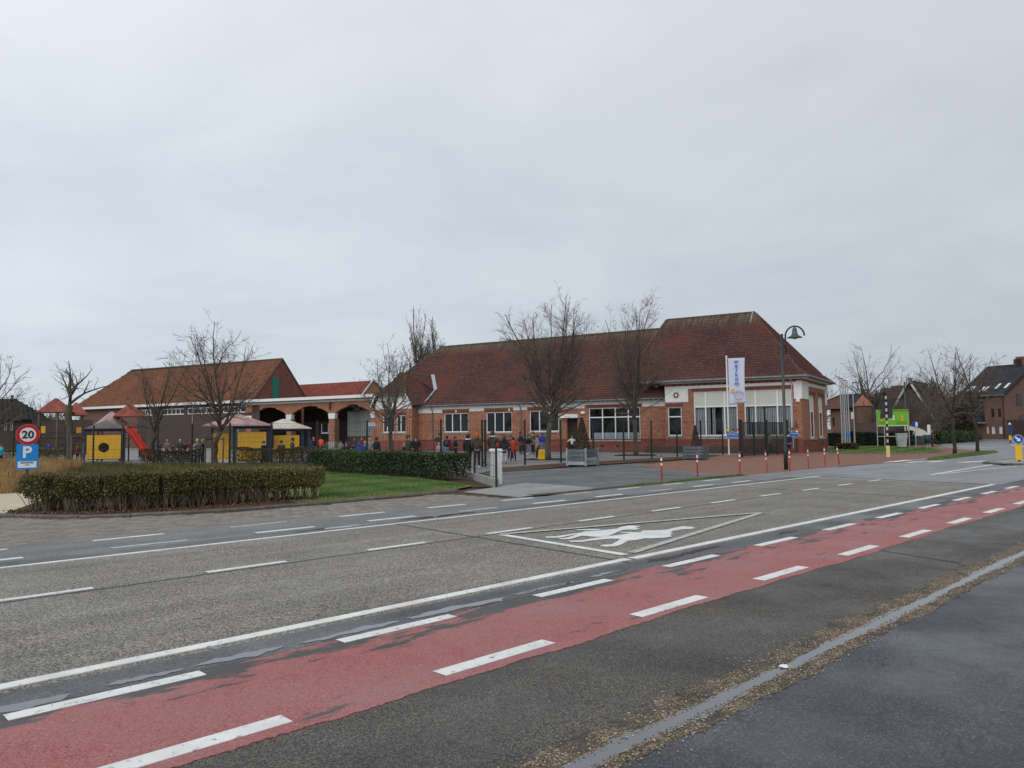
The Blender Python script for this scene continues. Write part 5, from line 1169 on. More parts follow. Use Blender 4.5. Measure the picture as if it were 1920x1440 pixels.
# street lamp with arch and bell shade
def arch_lamp(P, k, label, rz):
    root = thing('street_lamp', label, 'street lamp', P, rz); root.scale = (k, k, k)
    mb = MB(); mb.tube([(0, 0, -.05), (0, 0, .9), (0, 0, 1.0), (0, 0, 5.82)], [.09, .09, .068, .06], 10); mb.build('pole', M['green'], root, True)
    R_ = .385; cx_ = .14 + R_; cz = 5.70; pts = [(.14, 0, 4.95), (.14, 0, 5.4)] + [(cx_ - R_ * math.cos(a), 0, cz + .43 * math.sin(a)) for a in [math.radians(t) for t in range(-8, 190, 11)]]
    mb = MB(); mb.tube(pts, .036, 8); mb.build('arch', M['green'], root, True)
    mb = MB(); mb.bar((.03, 0, 5.0), (.12, 0, 5.0), .05); mb.bar((.03, 0, 5.4), (.12, 0, 5.4), .05); mb.build('bracket', M['green'], root)
    tz = cz + .41
    mb = MB(); mb.lathe([(.02, tz - .02), (.075, tz - .07), (.095, tz - .11), (.09, tz - .15), (.11, tz - .27), (.125, tz - .33), (.20, tz - .41), (.31, tz - .46), (.31, tz - .48), (.0, tz - .475)], 20, (cx_, 0, 0)); mb.build('bell_shade', M['lampshade'], root, True)
    mb = MB(); mb.ellip((cx_, 0, tz - .48), (.13, .13, .07), 12, 6); mb.build('lens', M['lens'], root, True)
M['coneroof'] = simple('orange_cone_tiles', (.27, .10, .05), .7, .25, 3); M['tiles_black'] = tile_m('near_black_tiles', (.022, .026, .024), (.016, .018, .017), (.05, .05, .04), .3)
M['lampshade'] = simple('grey_green_enamel', (.07, .085, .08), .35, .15, metal=.3, spec=.6); M['lens'] = simple('lamp_lens', (.4, .38, .3), .3)
P = G(1474, 880.5); arch_lamp(P, .98, 'dark green street lamp with an arch and bell shaded lantern beside the bollards', face_cam(P))
P = GZ(1697, 71); arch_lamp(P, 1.02, 'farther dark lamp with a round arch behind the green board', face_cam(P))
# bollards
bt = MB(); bt.tube([(0, 0, -.05), (0, 0, .52)], .031, 8)
tpl = thing('bollard', 'x', 'bollard', (0, 0, 0)); bt.build('post', M['bollard_red'], tpl)
for z0, z1, mtl in ((.52, .60, 'signwhite'), (.60, .68, 'bollard_red'), (.68, .78, 'signwhite'), (.78, .88, 'bollard_red')):
    MB().tube([(0, 0, z0), (0, 0, z1)], .033, 8).build('band', M[mtl], tpl)
BL = ['red and white bollard nearest the driveway, standing on dark asphalt', 'red and white bollard where the asphalt meets the red paving', 'red and white bollard below the welcome banner', 'thin leaning red and white bollard left of the lamp post', 'red and white bollard right beside the lamp post', 'weathered red and white bollard in front of the school corner', 'red and white bollard in front of the tall side windows', 'last leaning red and white bollard near the side lawn']
for i, (x, y) in enumerate(((1241, 902), (1308, 893.5), (1387, 891.5), (1439, 887), (1481, 882.5), (1516, 878), (1547, 873.5), (1574, 871.5))):
    o = tpl if i == 0 else copy_tree(tpl); P = G(x, y); o.location = P; o['label'] = BL[i]; o['group'] = 'bollards along the forecourt'
    o.rotation_euler = (random.uniform(-.02, .02), {3: -.07, 7: -.10, 2: -.03}.get(i, random.uniform(-.02, .02)), random.uniform(0, 6)) if i not in (3, 7) else (0, {3: -.07, 7: -.11}[i], 0)
    if i in (3, 5): o.scale = (.75, .75, 1)
# flagpoles on a planted base
c = GZ(1585, 60.5); c1 = c
for i, dx in enumerate((-7.5, -4, -1, 2.5, 6.5)):
    P = GZ(1583.5 + dx, 60.5 + (i % 2) * .4); root = thing('flagpole', ['leftmost', 'second from left', 'middle', 'fourth from left', 'rightmost'][i] + ' of the five bare pale flagpoles on the side lawn', 'flagpole', P, 0, 'row of five flagpoles')
    hgt = 5.75 - i * .08; MB().tube([(0, 0, .3), (0, 0, hgt)], [.065, .035], 8).build('pole', M['steel'], root); MB().bar((-.0, 0, hgt), (-.28, .0, hgt + .02), .035).build('arm', M['black'], root)
hedge('low dark planting round the feet of the flagpoles', [c - Vector((.45, .3, 0)), c + Vector((.45, .3, 0))], 1.3, .5, 2500, M['hedge_d'], .07, 0, 31, 0, name='shrub')
P = GZ(1587, 60); root = thing('info_plate', 'small light blue plate fixed to the flagpoles', 'sign', P + Vector((0, -.1, 1.2)), face_cam(P)); rrect(.22, .34, .02, 0, .012).build('panel', M['signblue'], root)
P = GZ(1599.5, 68); root = thing('floodlight_pole', 'thin steel pole with a dark flat lamp head and a white box behind the flagpoles', 'lamp', P, face_cam(P)); MB().tube([(0, 0, 0), (0, 0, 5.7)], [.07, .04], 8).build('pole', M['steel'], root); MB().box(-.05, .3, -.1, .1, 5.68, 5.76).build('lamp_head', M['black'], root); MB().box(-.22, -.0, -.15, .0, 2.5, 3.1).build('cabinet', M['whiteroof'], root)
# traffic light
P = G(1665.5, 857); root = thing('traffic_light', 'traffic light seen from behind on a black and white striped pole with yellow foot', 'traffic light', P, face_cam(P)); pz = P.y / F; Ht = 1.7 + (hor(1663) - 741) * pz
MB().tube([(0, 0, 0), (0, 0, .66)], .105, 10).build('foot', M['yellow_p'], root); z = .661; k = 0
while z < Ht:
    MB().tube([(0, 0, z), (0, 0, min(z + .18, Ht))], .055, 8).build('stripe', M['signblack'] if k % 2 == 0 else M['creamroof'], root); z += .181; k += 1
zb0, zb1 = 1.7 + (hor(1663) - 784) * pz, 1.7 + (hor(1663) - 756) * pz
MB().box(-.30, .02 + .30, .06, .10, zb0, zb1).build('backboard', M['black'], root); MB().extr([(-.2, .06, zb1 + .003), (.2, .06, zb1 + .003), (.05, .06, zb1 + .4), (-.05, .06, zb1 + .4)], (0, .03, 0)).build('top_shield', M['black'], root)
for i in range(3): MB().tube([(.0, .1, zb0 + .2 + i * .26), (.0, .3, zb0 + .2 + i * .26)], .1, 12).build('signal_visor', M['black'], root)
MB().box(-.34, -.24, -.02, .12, zb0 - .06, zb0 + .28).build('side_signal', M['black'], root)
# green board
P = GZ(1672, 68); rz = face_cam(P, .05); pz = 68 / F; root = thing('information_board', 'lime green information board on steel legs behind the traffic light', 'sign', P, rz); zt, zb = 1.7 + (hor(1672) - 768) * pz, 1.7 + (hor(1672) - 798) * pz; w = 52 * pz
MB().box(-w / 2, w / 2, -.02, .02, zb, zt).build('panel', M['lime'], root)
for x in (-w / 2 - .04, -w * .28, w / 2 + .03): MB().tube([(x, .05, 0), (x, .05, zt if abs(x) > w * .4 else zb)], .045, 8).build('leg', M['steel'], root)
MB().bar((-w / 2, .05, zb - .95), (w / 2, .05, zb - .95), .06).build('cross_rail', M['steel'], root); MB().bar((-w / 2, -.03, zb - .02), (w / 2, -.03, zb - .02), .05).build('lower_trim', M['signwhite'], root)
put(textmesh('MEER', .17, M['lime_d'], bold=.004), 'lettering', root, -w * .36, zt - .12, -.03); put(textmesh('GROEN CENTRUM', .17, M['lime_d'], bold=.004), 'lettering', root, w * .24, zt - .12, -.03)
for x, z_, mt in ((w * .03, .62, 'signwhite'), (w * .31, .66, 'orange'), (-w * .36, .7, 'orange')):
    q = disc(.13, -.03, .005, 14, .6, (x, zt - z_)); q.build('figure_print', M[mt], root); q = MB(); q.extr([(x - .16, -.028, zt - z_ - .32), (x + .12, -.028, zt - z_ - .28), (x + .03, -.028, zt - z_ - .05)], (0, .003, 0)); q.build('figure_print', M[mt], root)
for i in range(3): MB().bar((w * .12, -.03, zb + .14 + i * .08), (w * .45, -.03, zb + .14 + i * .08), .025, .006).build('text_line', M['lime_d'], root); MB().bar((-w * .45, -.03, zb + .2 + i * .1), (-w * .2, -.03, zb + .2 + i * .1), .025, .006).build('text_line', M['lime_d'], root)
# bins and small signs on the right
P = GZ(1687, 63.5); root = thing('wheeled_bin', 'scuffed pale grey wheeled container standing on the side lawn', 'bin', P, face_cam(P, .2)); MB().add([(-.3, -.3, .12), (.3, -.3, .12), (.3, .3, .12), (-.3, .3, .12), (-.38, -.36, 1.15), (.38, -.36, 1.15), (.38, .36, 1.15), (-.38, .36, 1.15)], [(0, 3, 2, 1), (4, 5, 6, 7), (0, 1, 5, 4), (1, 2, 6, 5), (2, 3, 7, 6), (3, 0, 4, 7)]).build('tub', M['bingrey'], root); MB().box(-.4, .4, -.38, .4, 1.152, 1.24).build('lid', M['bingrey'], root)
for x in (-.25, .25): MB().tube([(x - .03, -.3, .08), (x + .03, -.3, .08)], .08, 10).build('wheel', M['black'], root)
P = GZ(1735, 58.5); root = thing('litter_bin', 'dark teal round litter bin with a hoop on a thin post', 'bin', P, face_cam(P)); MB().tube([(0, 0, 0), (0, 0, .5)], .03, 8).build('post', M['steel'], root); MB().lathe([(0, .5), (.16, .5), (.24, .7), (.26, 1.12), (.24, 1.14), (.22, .75), (0, .7)], 16).build('bowl', M['bingreen'], root, True); MB().tube([(-.23 * math.cos(t), 0, 1.12 + .18 * math.sin(t)) for t in [PI * i / 8 for i in range(9)]], .02, 6).build('hoop', M['steel'], root)
P = GZ(1714, 63); root = thing('street_sign', 'square blue information sign on a thin post beside the lamp', 'traffic sign', P, face_cam(P, .4)); MB().tube([(0, .03, 0), (0, .03, 2.2)], .03, 8).build('post', M['steel'], root); rrect(.42, .45, .03, 0, .012, 0, 1.98).build('panel', M['arrowblue'], root); rrect(.18, .36, .01, -.004, .003, .1, 1.96).build('symbol', M['signwhite'], root)
P = GZ(1739, 66); root = thing('white_post_sign', 'narrow white upright panel beside the red dressed cyclist', 'sign', P, face_cam(P)); rrect(.24, .85, .03, 0, .03, 0, 1.5).build('panel', M['signwhite'], root); MB().tube([(0, .04, 0), (0, .04, 1.1)], .03, 8).build('post', M['steel'], root)
P = GZ(1571, 95); root = thing('street_sign', 'blue round sign with an orange red post cover beyond the flagpoles', 'traffic sign', P, face_cam(P)); MB().tube([(0, .03, 0), (0, .03, 1.9)], .04, 8).build('post', M['steel'], root); disc(.3, 0, .01, 24, 1, (0, 2.3)).build('disc', M['arrowblue'], root); MB().tube([(0, .03, .6), (0, .03, 1.85)], .12, 8).build('sleeve', M['redroof'], root)
# arrow sign bollards
def arrow_bollard(x, z, yc, r, ytop, ybot, label, bwid=5.2, arrow=True):
    P = GZ(x, z); k = z / F; root = thing('arrow_bollard', label, 'traffic bollard', P, face_cam(P)); zf = lambda y: EYE + (hor(x) - y) * k
    MB().tube([(0, 0, 0), (0, 0, zf(ybot))], .05, 8).build('foot', M['black'], root); MB().box(-bwid * k, bwid * k, -.08, .08, zf(ybot), zf(ytop)).build('yellow_body', M['yellow_b'], root)
    if arrow:
        R_ = r * k; c_ = (0, zf(yc)); disc(R_, -.12, .02, 32, 1, c_).build('sign_disc', M['arrowblue'], root); ring(R_ * .93, R_, -.124, .003, 32, c_).build('rim', M['signwhite'], root)
        q = MB(); d = Vector((.7071, 0, -.7071)); n_ = Vector((.7071, 0, .7071)); C_ = Vector((0, -.128, c_[1])); w_ = R_ * .17
        q.extr([C_ - d * R_ * .72 - n_ * w_, C_ + d * R_ * .1 - n_ * w_, C_ + d * R_ * .1 + n_ * w_, C_ - d * R_ * .72 + n_ * w_], (0, .003, 0)); q.extr([C_ + d * R_ * .62, C_ + d * R_ * .05 + n_ * R_ * .5, C_ + d * R_ * .05 - n_ * R_ * .5][::-1], (0, .0031, 0)); q.build('arrow', M['signwhite'], root)
        MB().tube([(0, -.05, zf(ytop)), (0, -.05, zf(815))], .05, 8).build('stem', M['black'], root)
    else: MB().box(-5 * k, 5 * k, -.2, .2, zf(ytop), zf(yc - r)).build('beacon_box', M['navy'], root); MB().tube([(0, 0, zf(yc - r)), (0, 0, zf(yc - r) + .2)], [.15, .02], 8).build('beacon', M['signwhite'], root)
arrow_bollard(1905, 35.6, 823.5, 8.6, 833, 862, 'yellow traffic bollard with a round blue arrow sign on the island')
arrow_bollard(1890.5, 78, 806, 10, 815, 825, 'farther yellow bollard with dark blue beacon box', 2.4, False)
# litter and stick by the gutter
P = G(1470, 1253); root = thing('litter', 'crumpled white wrapper with a green scrap lying in the gutter water', 'litter', P); rg = random.Random(5)
mb = MB(); mb.ellip((0, 0, .012), (.035, .026, .014), 9, 5, 0, -.9); mb.v = [(x + rg.gauss(0, .004), y + rg.gauss(0, .004), max(.011, z + rg.gauss(0, .003))) for x, y, z in mb.v]; mb.build('wrapper', M['white'], root)
mb = MB(); mb.extr([(.028, -.012, .012), (.055, -.016, .014), (.06, .004, .02), (.035, .008, .016)], (0, 0, .002)); mb.build('green_scrap', M['lime'], root)
a, b = G(1266, 1301), G(1285, 1310); mb = MB(); mb.tube([Vector((0, 0, .012)), (b - a) * .5 + Vector((0, 0, .016)), (b - a) + Vector((0, 0, .011))], [.006, .007, .004], 6); mb.build('stick', M['bark'], loc=a, label='short brown twig lying on the gravel by the gutter', cat='stick')
# yellow barrier and red bench in the playground
P = G(1016, 861.5); root = thing('plastic_barrier', 'yellow ribbed plastic barrier leaning by the trunk of the wide crowned tree', 'barrier', P, face_cam(P, .1)); k = P.y / F
MB().add([(-7.5 * k, -.12, 0), (7 * k, -.12, 0), (7 * k, .12, 0), (-7.5 * k, .12, 0), (-5.5 * k, -.1, .6), (7 * k, -.1, .6), (7 * k, .1, .6), (-5.5 * k, .1, .6)], [(0, 3, 2, 1), (4, 5, 6, 7), (0, 1, 5, 4), (1, 2, 6, 5), (2, 3, 7, 6), (3, 0, 4, 7)]).build('body', M['yellow_b'], root)
for i in range(5): MB().box(-.16 + i * .085, -.13 + i * .085, -.14, -.122, .05, .56).build('rib', M['yellow'], root)
for s0 in (-31.6, -28.4, -25.8):
    p = CORNER + UD * s0 + ND * -.2; root = thing('red_bench', 'red bench against the school wall ' + {-31.6: 'under the leftmost three pane window', -28.4: 'between the first and second window', -25.8: 'under the second three pane window'}[s0], 'bench', p, SCH_ROT, 'red benches along the wall')
    MB().box(-.8, .8, -.2, .2, .4, .46).build('seat', M['signred'], root); MB().box(-.8, .8, .16, .2, .5, .85).build('backrest', M['signred'], root)
    for x in (-.6, .6): MB().box(x - .03, x + .03, -.18, .18, 0, .398).build('leg', M['black'], root)
# ================================================================== PLAYGROUND
def pyramid(mb, w, d, z0, z1, cx=0, cy=0, top=.06, m=0):
    b = [(cx - w / 2, cy - d / 2), (cx + w / 2, cy - d / 2), (cx + w / 2, cy + d / 2), (cx - w / 2, cy + d / 2)]
    v = [(x, y, z0 - .05) for x, y in b] + [(x, y, z0) for x, y in b] + [(cx + sx * top * w / 2, cy + sy * top * d / 2, z1) for sx, sy in ((-1, -1), (1, -1), (1, 1), (-1, 1))]
    f = [(3, 2, 1, 0), (8, 9, 10, 11)] + [(i, (i + 1) % 4, 4 + (i + 1) % 4, 4 + i) for i in range(4)]
    mb.add(v, f, m); mb.add(v, [(4 + i, 4 + (i + 1) % 4, 8 + (i + 1) % 4, 8 + i) for i in range(4)], m); return mb
def board_panel(root, x0, x1, z0, z1, y, mat, nb=5, name='board', hole=None):
    for j in range(nb):
        a, b = z0 + (z1 - z0) * j / nb, z0 + (z1 - z0) * (j + 1) / nb - .006
        if hole and a < hole[1] + hole[2] and b > hole[1] - hole[2]:
            n = 10; hx, hz, hr = hole; zz = [a + (b - a) * i / n for i in range(n + 1)]
            for s_ in (-1, 1):
                pts = [(x0 if s_ < 0 else x1, y, a), (x0 if s_ < 0 else x1, y, b)][::1]; arc = [(hx + s_ * math.sqrt(max(0, hr ** 2 - (z - hz) ** 2)), y, z) for z in zz]
                MB().extr(pts + arc[::-1], (0, .03, 0)).build(name, M[mat], root)
        else: MB().box(x0, x1, y, y + .03, a, b).build(name, M[mat], root)
def playhouse(x0, x1, z, ytop, yapex, px0, px1, pyt, roofmat, label, pybot=852, depth=2.2, hole=None, rot=0.0, roofmat2=None, posts=None):
    k = z / F; xc = (x0 + x1) / 2; P = GZ(xc, z); f = lambda y: EYE + (hor(xc) - y) * k; root = thing('playhouse', label, 'playhouse', P, face_cam(P, rot))
    w = (x1 - x0) * k; e_ = f(ytop)
    mb = MB(); pyramid(mb, w, depth * 1.25, e_, f(yapex), 0, depth / 2); mb.build('roof', [M[roofmat]], root)
    X = lambda x: (x - xc) * k
    for x in (posts or (px0 - 5, px1 + 5)):
        for y in (0, depth): MB().box(X(x) - .075, X(x) + .075, y, y + .15, 0, e_ - .052).build('post', M['navy'], root)
    MB().box(X(px0 - 5), X(px1 + 5), .04, .1, e_ - .2, e_ - .06).build('beam', M['navy'], root)
    board_panel(root, X(px0), X(px1), .25, f(pyt), -.035, 'yellow', 5, hole=hole and (X(hole[0]), f(hole[1]), hole[2] * k))
    MB().box(X(px0), X(px1), depth, depth + .05, .2, f(pyt)).build('rear_board', M['wood_dark'], root); MB().box(X(px0) , X(px1), .16, depth - .01, .2, .25).build('floor', M['wood'], root)
    return root
playhouse(383, 508, 44, 797.5, 776, 446, 496.5, 810, 'pinkroof', 'blue post playhouse with faded pink pyramid roof and plain yellow boards', posts=(440, 501, 506))
r_ = [o for o in COL.objects if o.name == 'playhouse'][0]
board_panel(r_, (403 - 445.5) * 44 / F, (434 - 445.5) * 44 / F, .3, EYE + (hor(445) - 811) * 44 / F, .3, 'yellow', 4); MB().box((399 - 445.5) * 44 / F, (403 - 445.5) * 44 / F, .3, .42, 0, 2.1).build('post', M['navy'], r_)
playhouse(483, 582, 47, 803, 785, 514, 560, 816, 'creamroof', 'blue post playhouse with stained cream roof right of the pink roofed one', posts=(509, 566, 578))
playhouse(163, 236, 49.5, 803, 788, 168, 224, 815.5, 'greyroof', 'playhouse with a round hole in its yellow front and low grey roof', hole=(196, 839, 9.0), depth=1.6)
# pink tent roof behind
z = 54; P = GZ(209, z); root = thing('play_tower', 'play tower with a small faded pink pointed roof behind the round holed playhouse', 'play tower', P, face_cam(P, .2)); k = z / F
mb = MB(); pyramid(mb, 50 * k, 1.8, EYE + (hor(209) - 796) * k, EYE + (hor(209) - 772) * k); mb.build('roof', M['pinkroof'], root)
for sx in (-.7, .7):
    for sy in (-.7, .7): MB().box(sx - .06, sx + .06, sy - .06, sy + .06, 0, EYE + (hor(209) - 797.8) * k).build('post', M['wood'], root)
def tower(xc, z, xs, yeave, yap, w, label, deck=1.15, panels=(), depth=1.7):
    k = z / F; P = GZ(xc, z); f = lambda y: EYE + (hor(xc) - y) * k; root = thing('play_tower', label, 'play tower', P, face_cam(P)); X = lambda x: (x - xc) * k
    mb = MB(); pyramid(mb, w * k, depth * 1.2, f(yeave), f(yap), 0, depth / 2, .08); mb.build('roof', M['redroof'], root)
    for x in xs:
        for y in (0, depth): MB().tube([(X(x), y, 0), (X(x), y, f(yeave) - .05)], .075, 8).build('post', M['wood'], root)
    x0, x1 = X(xs[0]), X(xs[-1])
    for i in range(5): MB().box(x0, x1, .1 + i * depth / 5, .06 + (i + 1) * depth / 5, deck, deck + .05).build('deck_board', M['wood_dark'], root)
    for zz in (deck + .4, deck + .75): MB().box(x0, x1, -.03, .01, zz, zz + .09).build('rail', M['wood_dark'], root)
    for a, b, c_, d in panels: MB().box(X(a), X(b), -.06, -.031, f(d), f(c_)).build('panel', M['yellow'], root)
    return root
tower(104, 50, (78, 107, 128), 772, 746, 62, 'left play tower with red pyramid roof and dark timber deck', panels=((81, 88, 799, 812),))
tower(142, 51, (129, 153), 778, 754, 42, 'smaller red roofed play tower joined right of the left tower', panels=((143, 151, 801, 812),))
rt = tower(243, 53, (228, 268), 780, 756, 56, 'play tower with flattened red roof that carries the red slide', deck=1.5)
k = 52 / F; P0 = GZ(239, 52.6); root = thing('slide', 'bright red plastic slide running down to the right from the tower', 'slide', P0, face_cam(P0)); fz = lambda y: EYE + (hor(255) - y) * k
path = [(239, 803), (243, 806), (252, 822), (262, 838), (270, 850), (276, 855), (286, 856)]; Pn = [Vector(((x - 239) * k, -(i * .10), fz(y))) for i, (x, y) in enumerate(path)]
mb = MB(); wd = .45
for i in range(len(Pn) - 1):
    a, b = Pn[i], Pn[i + 1]; s_ = Vector((.20, wd, 0)); up = Vector((.02, 0, .22))
    for p0, p1 in ((a - s_, b - s_), (a + s_, b + s_)): mb.extr([p0, p1, p1 + up, p0 + up], (.02, .03, 0))
    mb.extr([a - s_, b - s_, b + s_, a + s_], (0, 0, -.03))
mb.build('chute', M['red_paint'], root); MB().bar((Pn[0].x + .1, .1, Pn[0].z), (Pn[0].x + .1, .1, 0), .1).build('support', M['wood'], root); q = MB(); q.bar((Pn[5].x - .15, -.4, Pn[5].z - .05), (Pn[5].x + .25, -.4, 0.05), .25); q.build('foot', M['redroof'], root)
k = 53.5 / F; P = GZ(270, 53.5); MB().bar((0, 0, 1.75), (25 * k, -.3, 0), .12).build('climbing_beam', M['wood'], loc=P, rz=face_cam(P), label='slanting timber beam leaning against the slide tower', cat='beam')

# ================================================================== PEOPLE
def skin_mesh(joints, edges, name, root=0, sub=1):
    me = bpy.data.meshes.new(name); me.from_pydata([j[:3] for j in joints], edges, []); ob = bpy.data.objects.new(name, me); COL.objects.link(ob)
    md = ob.modifiers.new('skin', 'SKIN'); md.use_smooth_shade = True
    for i, j in enumerate(joints): sv = me.skin_vertices[0].data[i]; sv.radius = (j[3], j[4] if len(j) > 4 else j[3]); sv.use_root = (i == root)
    if sub: sm = ob.modifiers.new('sub', 'SUBSURF'); sm.levels = sub; sm.render_levels = sub
    dg = bpy.context.evaluated_depsgraph_get(); dg.update(); out = bpy.data.meshes.new_from_object(ob.evaluated_get(dg)); out.name = name; bpy.data.objects.remove(ob); return out
def body_parts(kind):
    """unit height figure facing -y; kind selects the pose"""
    la = dict(stand=((-.13, .01, .62), (-.12, -.03, .47)), walk=((-.14, .06, .64), (-.12, .02, .52)), armsout=((-.20, -.03, .72), (-.31, -.05, .66)), armup=((-.15, -.05, .66), (-.07, -.12, .80)), pocket=((-.14, .03, .63), (-.10, -.06, .54)), sit=((-.13, -.06, .62), (-.08, -.17, .52)))[kind]
    ra = dict(stand=((.13, .01, .62), (.12, -.03, .47)), walk=((.14, -.05, .64), (.12, -.10, .54)), armsout=((.20, -.03, .70), (.30, -.06, .60)), armup=((.14, .0, .63), (.12, -.06, .50)), pocket=((.14, .03, .63), (.10, -.06, .54)), sit=((.13, -.06, .62), (.08, -.17, .52)))[kind]
    lg = dict(stand=((-.055, 0, .27), (-.06, .01, .05)), walk=((-.05, -.08, .28), (-.05, -.13, .06)), armsout=((-.07, 0, .27), (-.09, .01, .05)), armup=((-.055, 0, .27), (-.06, .01, .05)), pocket=((-.055, 0, .27), (-.06, .01, .05)), sit=((-.08, -.20, .50), (-.08, -.20, .30)))[kind]
    rg_ = dict(stand=((.055, 0, .27), (.06, .01, .05)), walk=((.05, .04, .27), (.05, .13, .09)), armsout=((.07, 0, .27), (.10, .01, .05)), armup=((.055, -.01, .27), (.06, .01, .05)), pocket=((.055, 0, .27), (.06, .01, .05)), sit=((.08, -.20, .50), (.08, -.20, .30)))[kind]
    J = [(0, 0, .52, .052, .040), (0, 0, .66, .048, .036), (0, 0, .77, .052, .036), (0, 0, .845, .026), (0, -.004, .895, .048, .056), (0, -.004, .955, .046, .054),
         (-.095, 0, .785, .018), (*la[0], .015), (*la[1], .012), (.095, 0, .785, .018), (*ra[0], .015), (*ra[1], .012),
         (-.05, 0, .48, .03), (*lg[0], .02), (*lg[1], .014), (.05, 0, .48, .03), (*rg_[0], .02), (*rg_[1], .014)]
    E = [(0, 1), (1, 2), (2, 3), (3, 4), (4, 5), (2, 6), (6, 7), (7, 8), (2, 9), (9, 10), (10, 11), (0, 12), (12, 13), (13, 14), (0, 15), (15, 16), (16, 17)]
    # hands with five short fingers, feet, nose and ears are part of the body mesh
    body = skin_mesh(J, E, 'body'); bm = bmesh.new(); bm.from_mesh(body); x = MB()
    for (el, wr), s_ in ((la, -1), (ra, 1)):
        e_, w_ = Vector(el), Vector(wr); d = (w_ - e_).normalized(); sd = Vector((0, 1, 0)).cross(d).normalized() if abs(d.y) < .9 else Vector((1, 0, 0)); sd = d.cross(sd).normalized(); pm = w_ + d * .022; x.ellip(tuple(pm), (.012, .014, .022), 6, 4)
        for f_ in range(4): o = sd * (.006 * (f_ - 1.5)); b0 = pm + d * .012 + o; l_ = (.022, .026, .024, .018)[f_]; x.tube([b0, b0 + d * l_ * .6, b0 + d * l_ + Vector((0, -.004, 0))], [.0034, .003, .0024], 4)
        x.tube([pm + sd * .010, pm + sd * .018 + d * .012, pm + sd * .018 + d * .022], [.004, .0036, .003], 4)
    x.ellip((0, -.064, .905), (.007, .012, .012), 5, 4); x.ellip((-.05, 0, .91), (.007, .01, .016), 5, 4); x.ellip((.05, 0, .91), (.007, .01, .016), 5, 4)
    tmp = x.mesh('t', M['skin'], True); bm.from_mesh(tmp); bm.to_mesh(body); bm.free(); body.materials.append(M['skin']); R = {'body': body}
    g = .008
    Jj = [(0, 0, .48, .094, .074), (0, 0, .62, .088, .070), (0, 0, .755, .10, .072), (0, 0, .835, .044), (-.112, 0, .775, .046), (*la[0], .038), (*(Vector(la[0]).lerp(Vector(la[1]), .97)), .030), (.112, 0, .775, .046), (*ra[0], .038), (*(Vector(ra[0]).lerp(Vector(ra[1]), .97)), .030)]
    R['jacket'] = skin_mesh(Jj, [(0, 1), (1, 2), (2, 3), (2, 4), (4, 5), (5, 6), (2, 7), (7, 8), (8, 9)], 'jacket')
    Jc = list(Jj); Jc[0] = (0, 0, .52, .098, .080); Jc.append((0, .0 if kind != 'sit' else -.05, .35, .118, .092)); R['coat'] = skin_mesh(Jc, [(10, 0), (0, 1), (1, 2), (2, 3), (2, 4), (4, 5), (5, 6), (2, 7), (7, 8), (8, 9)], 'coat')
    Jt = [(0, 0, .52, .080, .064), (-.052, 0, .45, .058), (*lg[0], .043), (*lg[1], .033), (.052, 0, .45, .058), (*rg_[0], .043), (*rg_[1], .033)]
    R['trousers'] = skin_mesh(Jt, [(0, 1), (1, 2), (2, 3), (0, 4), (4, 5), (5, 6)], 'trousers')
    s = MB()
    for a in (lg[1], rg_[1]): c_ = (a[0], a[1] - .03, max(.0, a[2] - .05)); s.ellip((c_[0], c_[1], c_[2]), (.026, .062, .04), 8, 4, 0, 0.0); s.extr([(c_[0] - .026, c_[1] - .055, c_[2] - .002), (c_[0] + .026, c_[1] - .055, c_[2] - .002), (c_[0] + .026, c_[1] + .05, c_[2] - .002), (c_[0] - .026, c_[1] + .05, c_[2] - .002)], (0, 0, .006))
    R['shoes'] = s.mesh('shoes', M['black'], True)
    hs = MB(); hs.ellip((0, .010, .935), (.062, .066, .068), 10, 6, 0, -.25); hs.ellip((0, .03, .905), (.055, .045, .055), 8, 5, 0, -.9); R['hair'] = hs.mesh('hair', M['brownhair'], True)
    hl = MB(); hl.ellip((0, .010, .935), (.066, .068, .070), 10, 6, 0, -.25); hl.tube([(0, .03, .95), (0, .045, .87), (0, .06, .78)], [.06, .062, .045], 8); R['long_hair'] = hl.mesh('hair', M['brownhair'], True)
    hd = MB(); hd.ellip((0, .014, .925), (.072, .072, .085), 10, 8, 0, -.95); R['hood'] = hd.mesh('hood', M['black'], True)
    fc = MB(); fc.extr([(-.024 + .008 * math.cos(t), -.0615, .922 + .006 * math.sin(t)) for t in [PI * i / 4 for i in range(8)]], (0, .006, 0)); fc.extr([(.024 + .008 * math.cos(t), -.0615, .922 + .006 * math.sin(t)) for t in [PI * i / 4 for i in range(8)]], (0, .006, 0)); fc.box(-.014, .014, -.061, -.055, .882, .887); R['face'] = fc.mesh('face_features', M['blackhair'])
    fu = MB(); fu.tube([(.058 * math.cos(t), .012 + .058 * math.sin(t), .84) for t in [2 * PI * i / 12 for i in range(13)]], .022, 6); R['collar'] = fu.mesh('fur_collar', M['signwhite'], True)
    return R
POSE = {k_: body_parts(k_) for k_ in ('stand', 'walk', 'armsout', 'armup', 'pocket', 'sit')}
CL = {}
bg_ = MB(); bg_.ellip((0, .105, .69), (.075, .05, .10), 10, 8, 0, -.95); bg_.ellip((0, .15, .65), (.05, .02, .045), 8, 6, 0, -.95); [bg_.tube([(sx * .05, .07, .78), (sx * .07, 0, .83), (sx * .075, -.075, .76), (sx * .07, -.06, .66)], .009, 5) for sx in (-1, 1)]; BAG = bg_.mesh('backpack', M['black'], True)
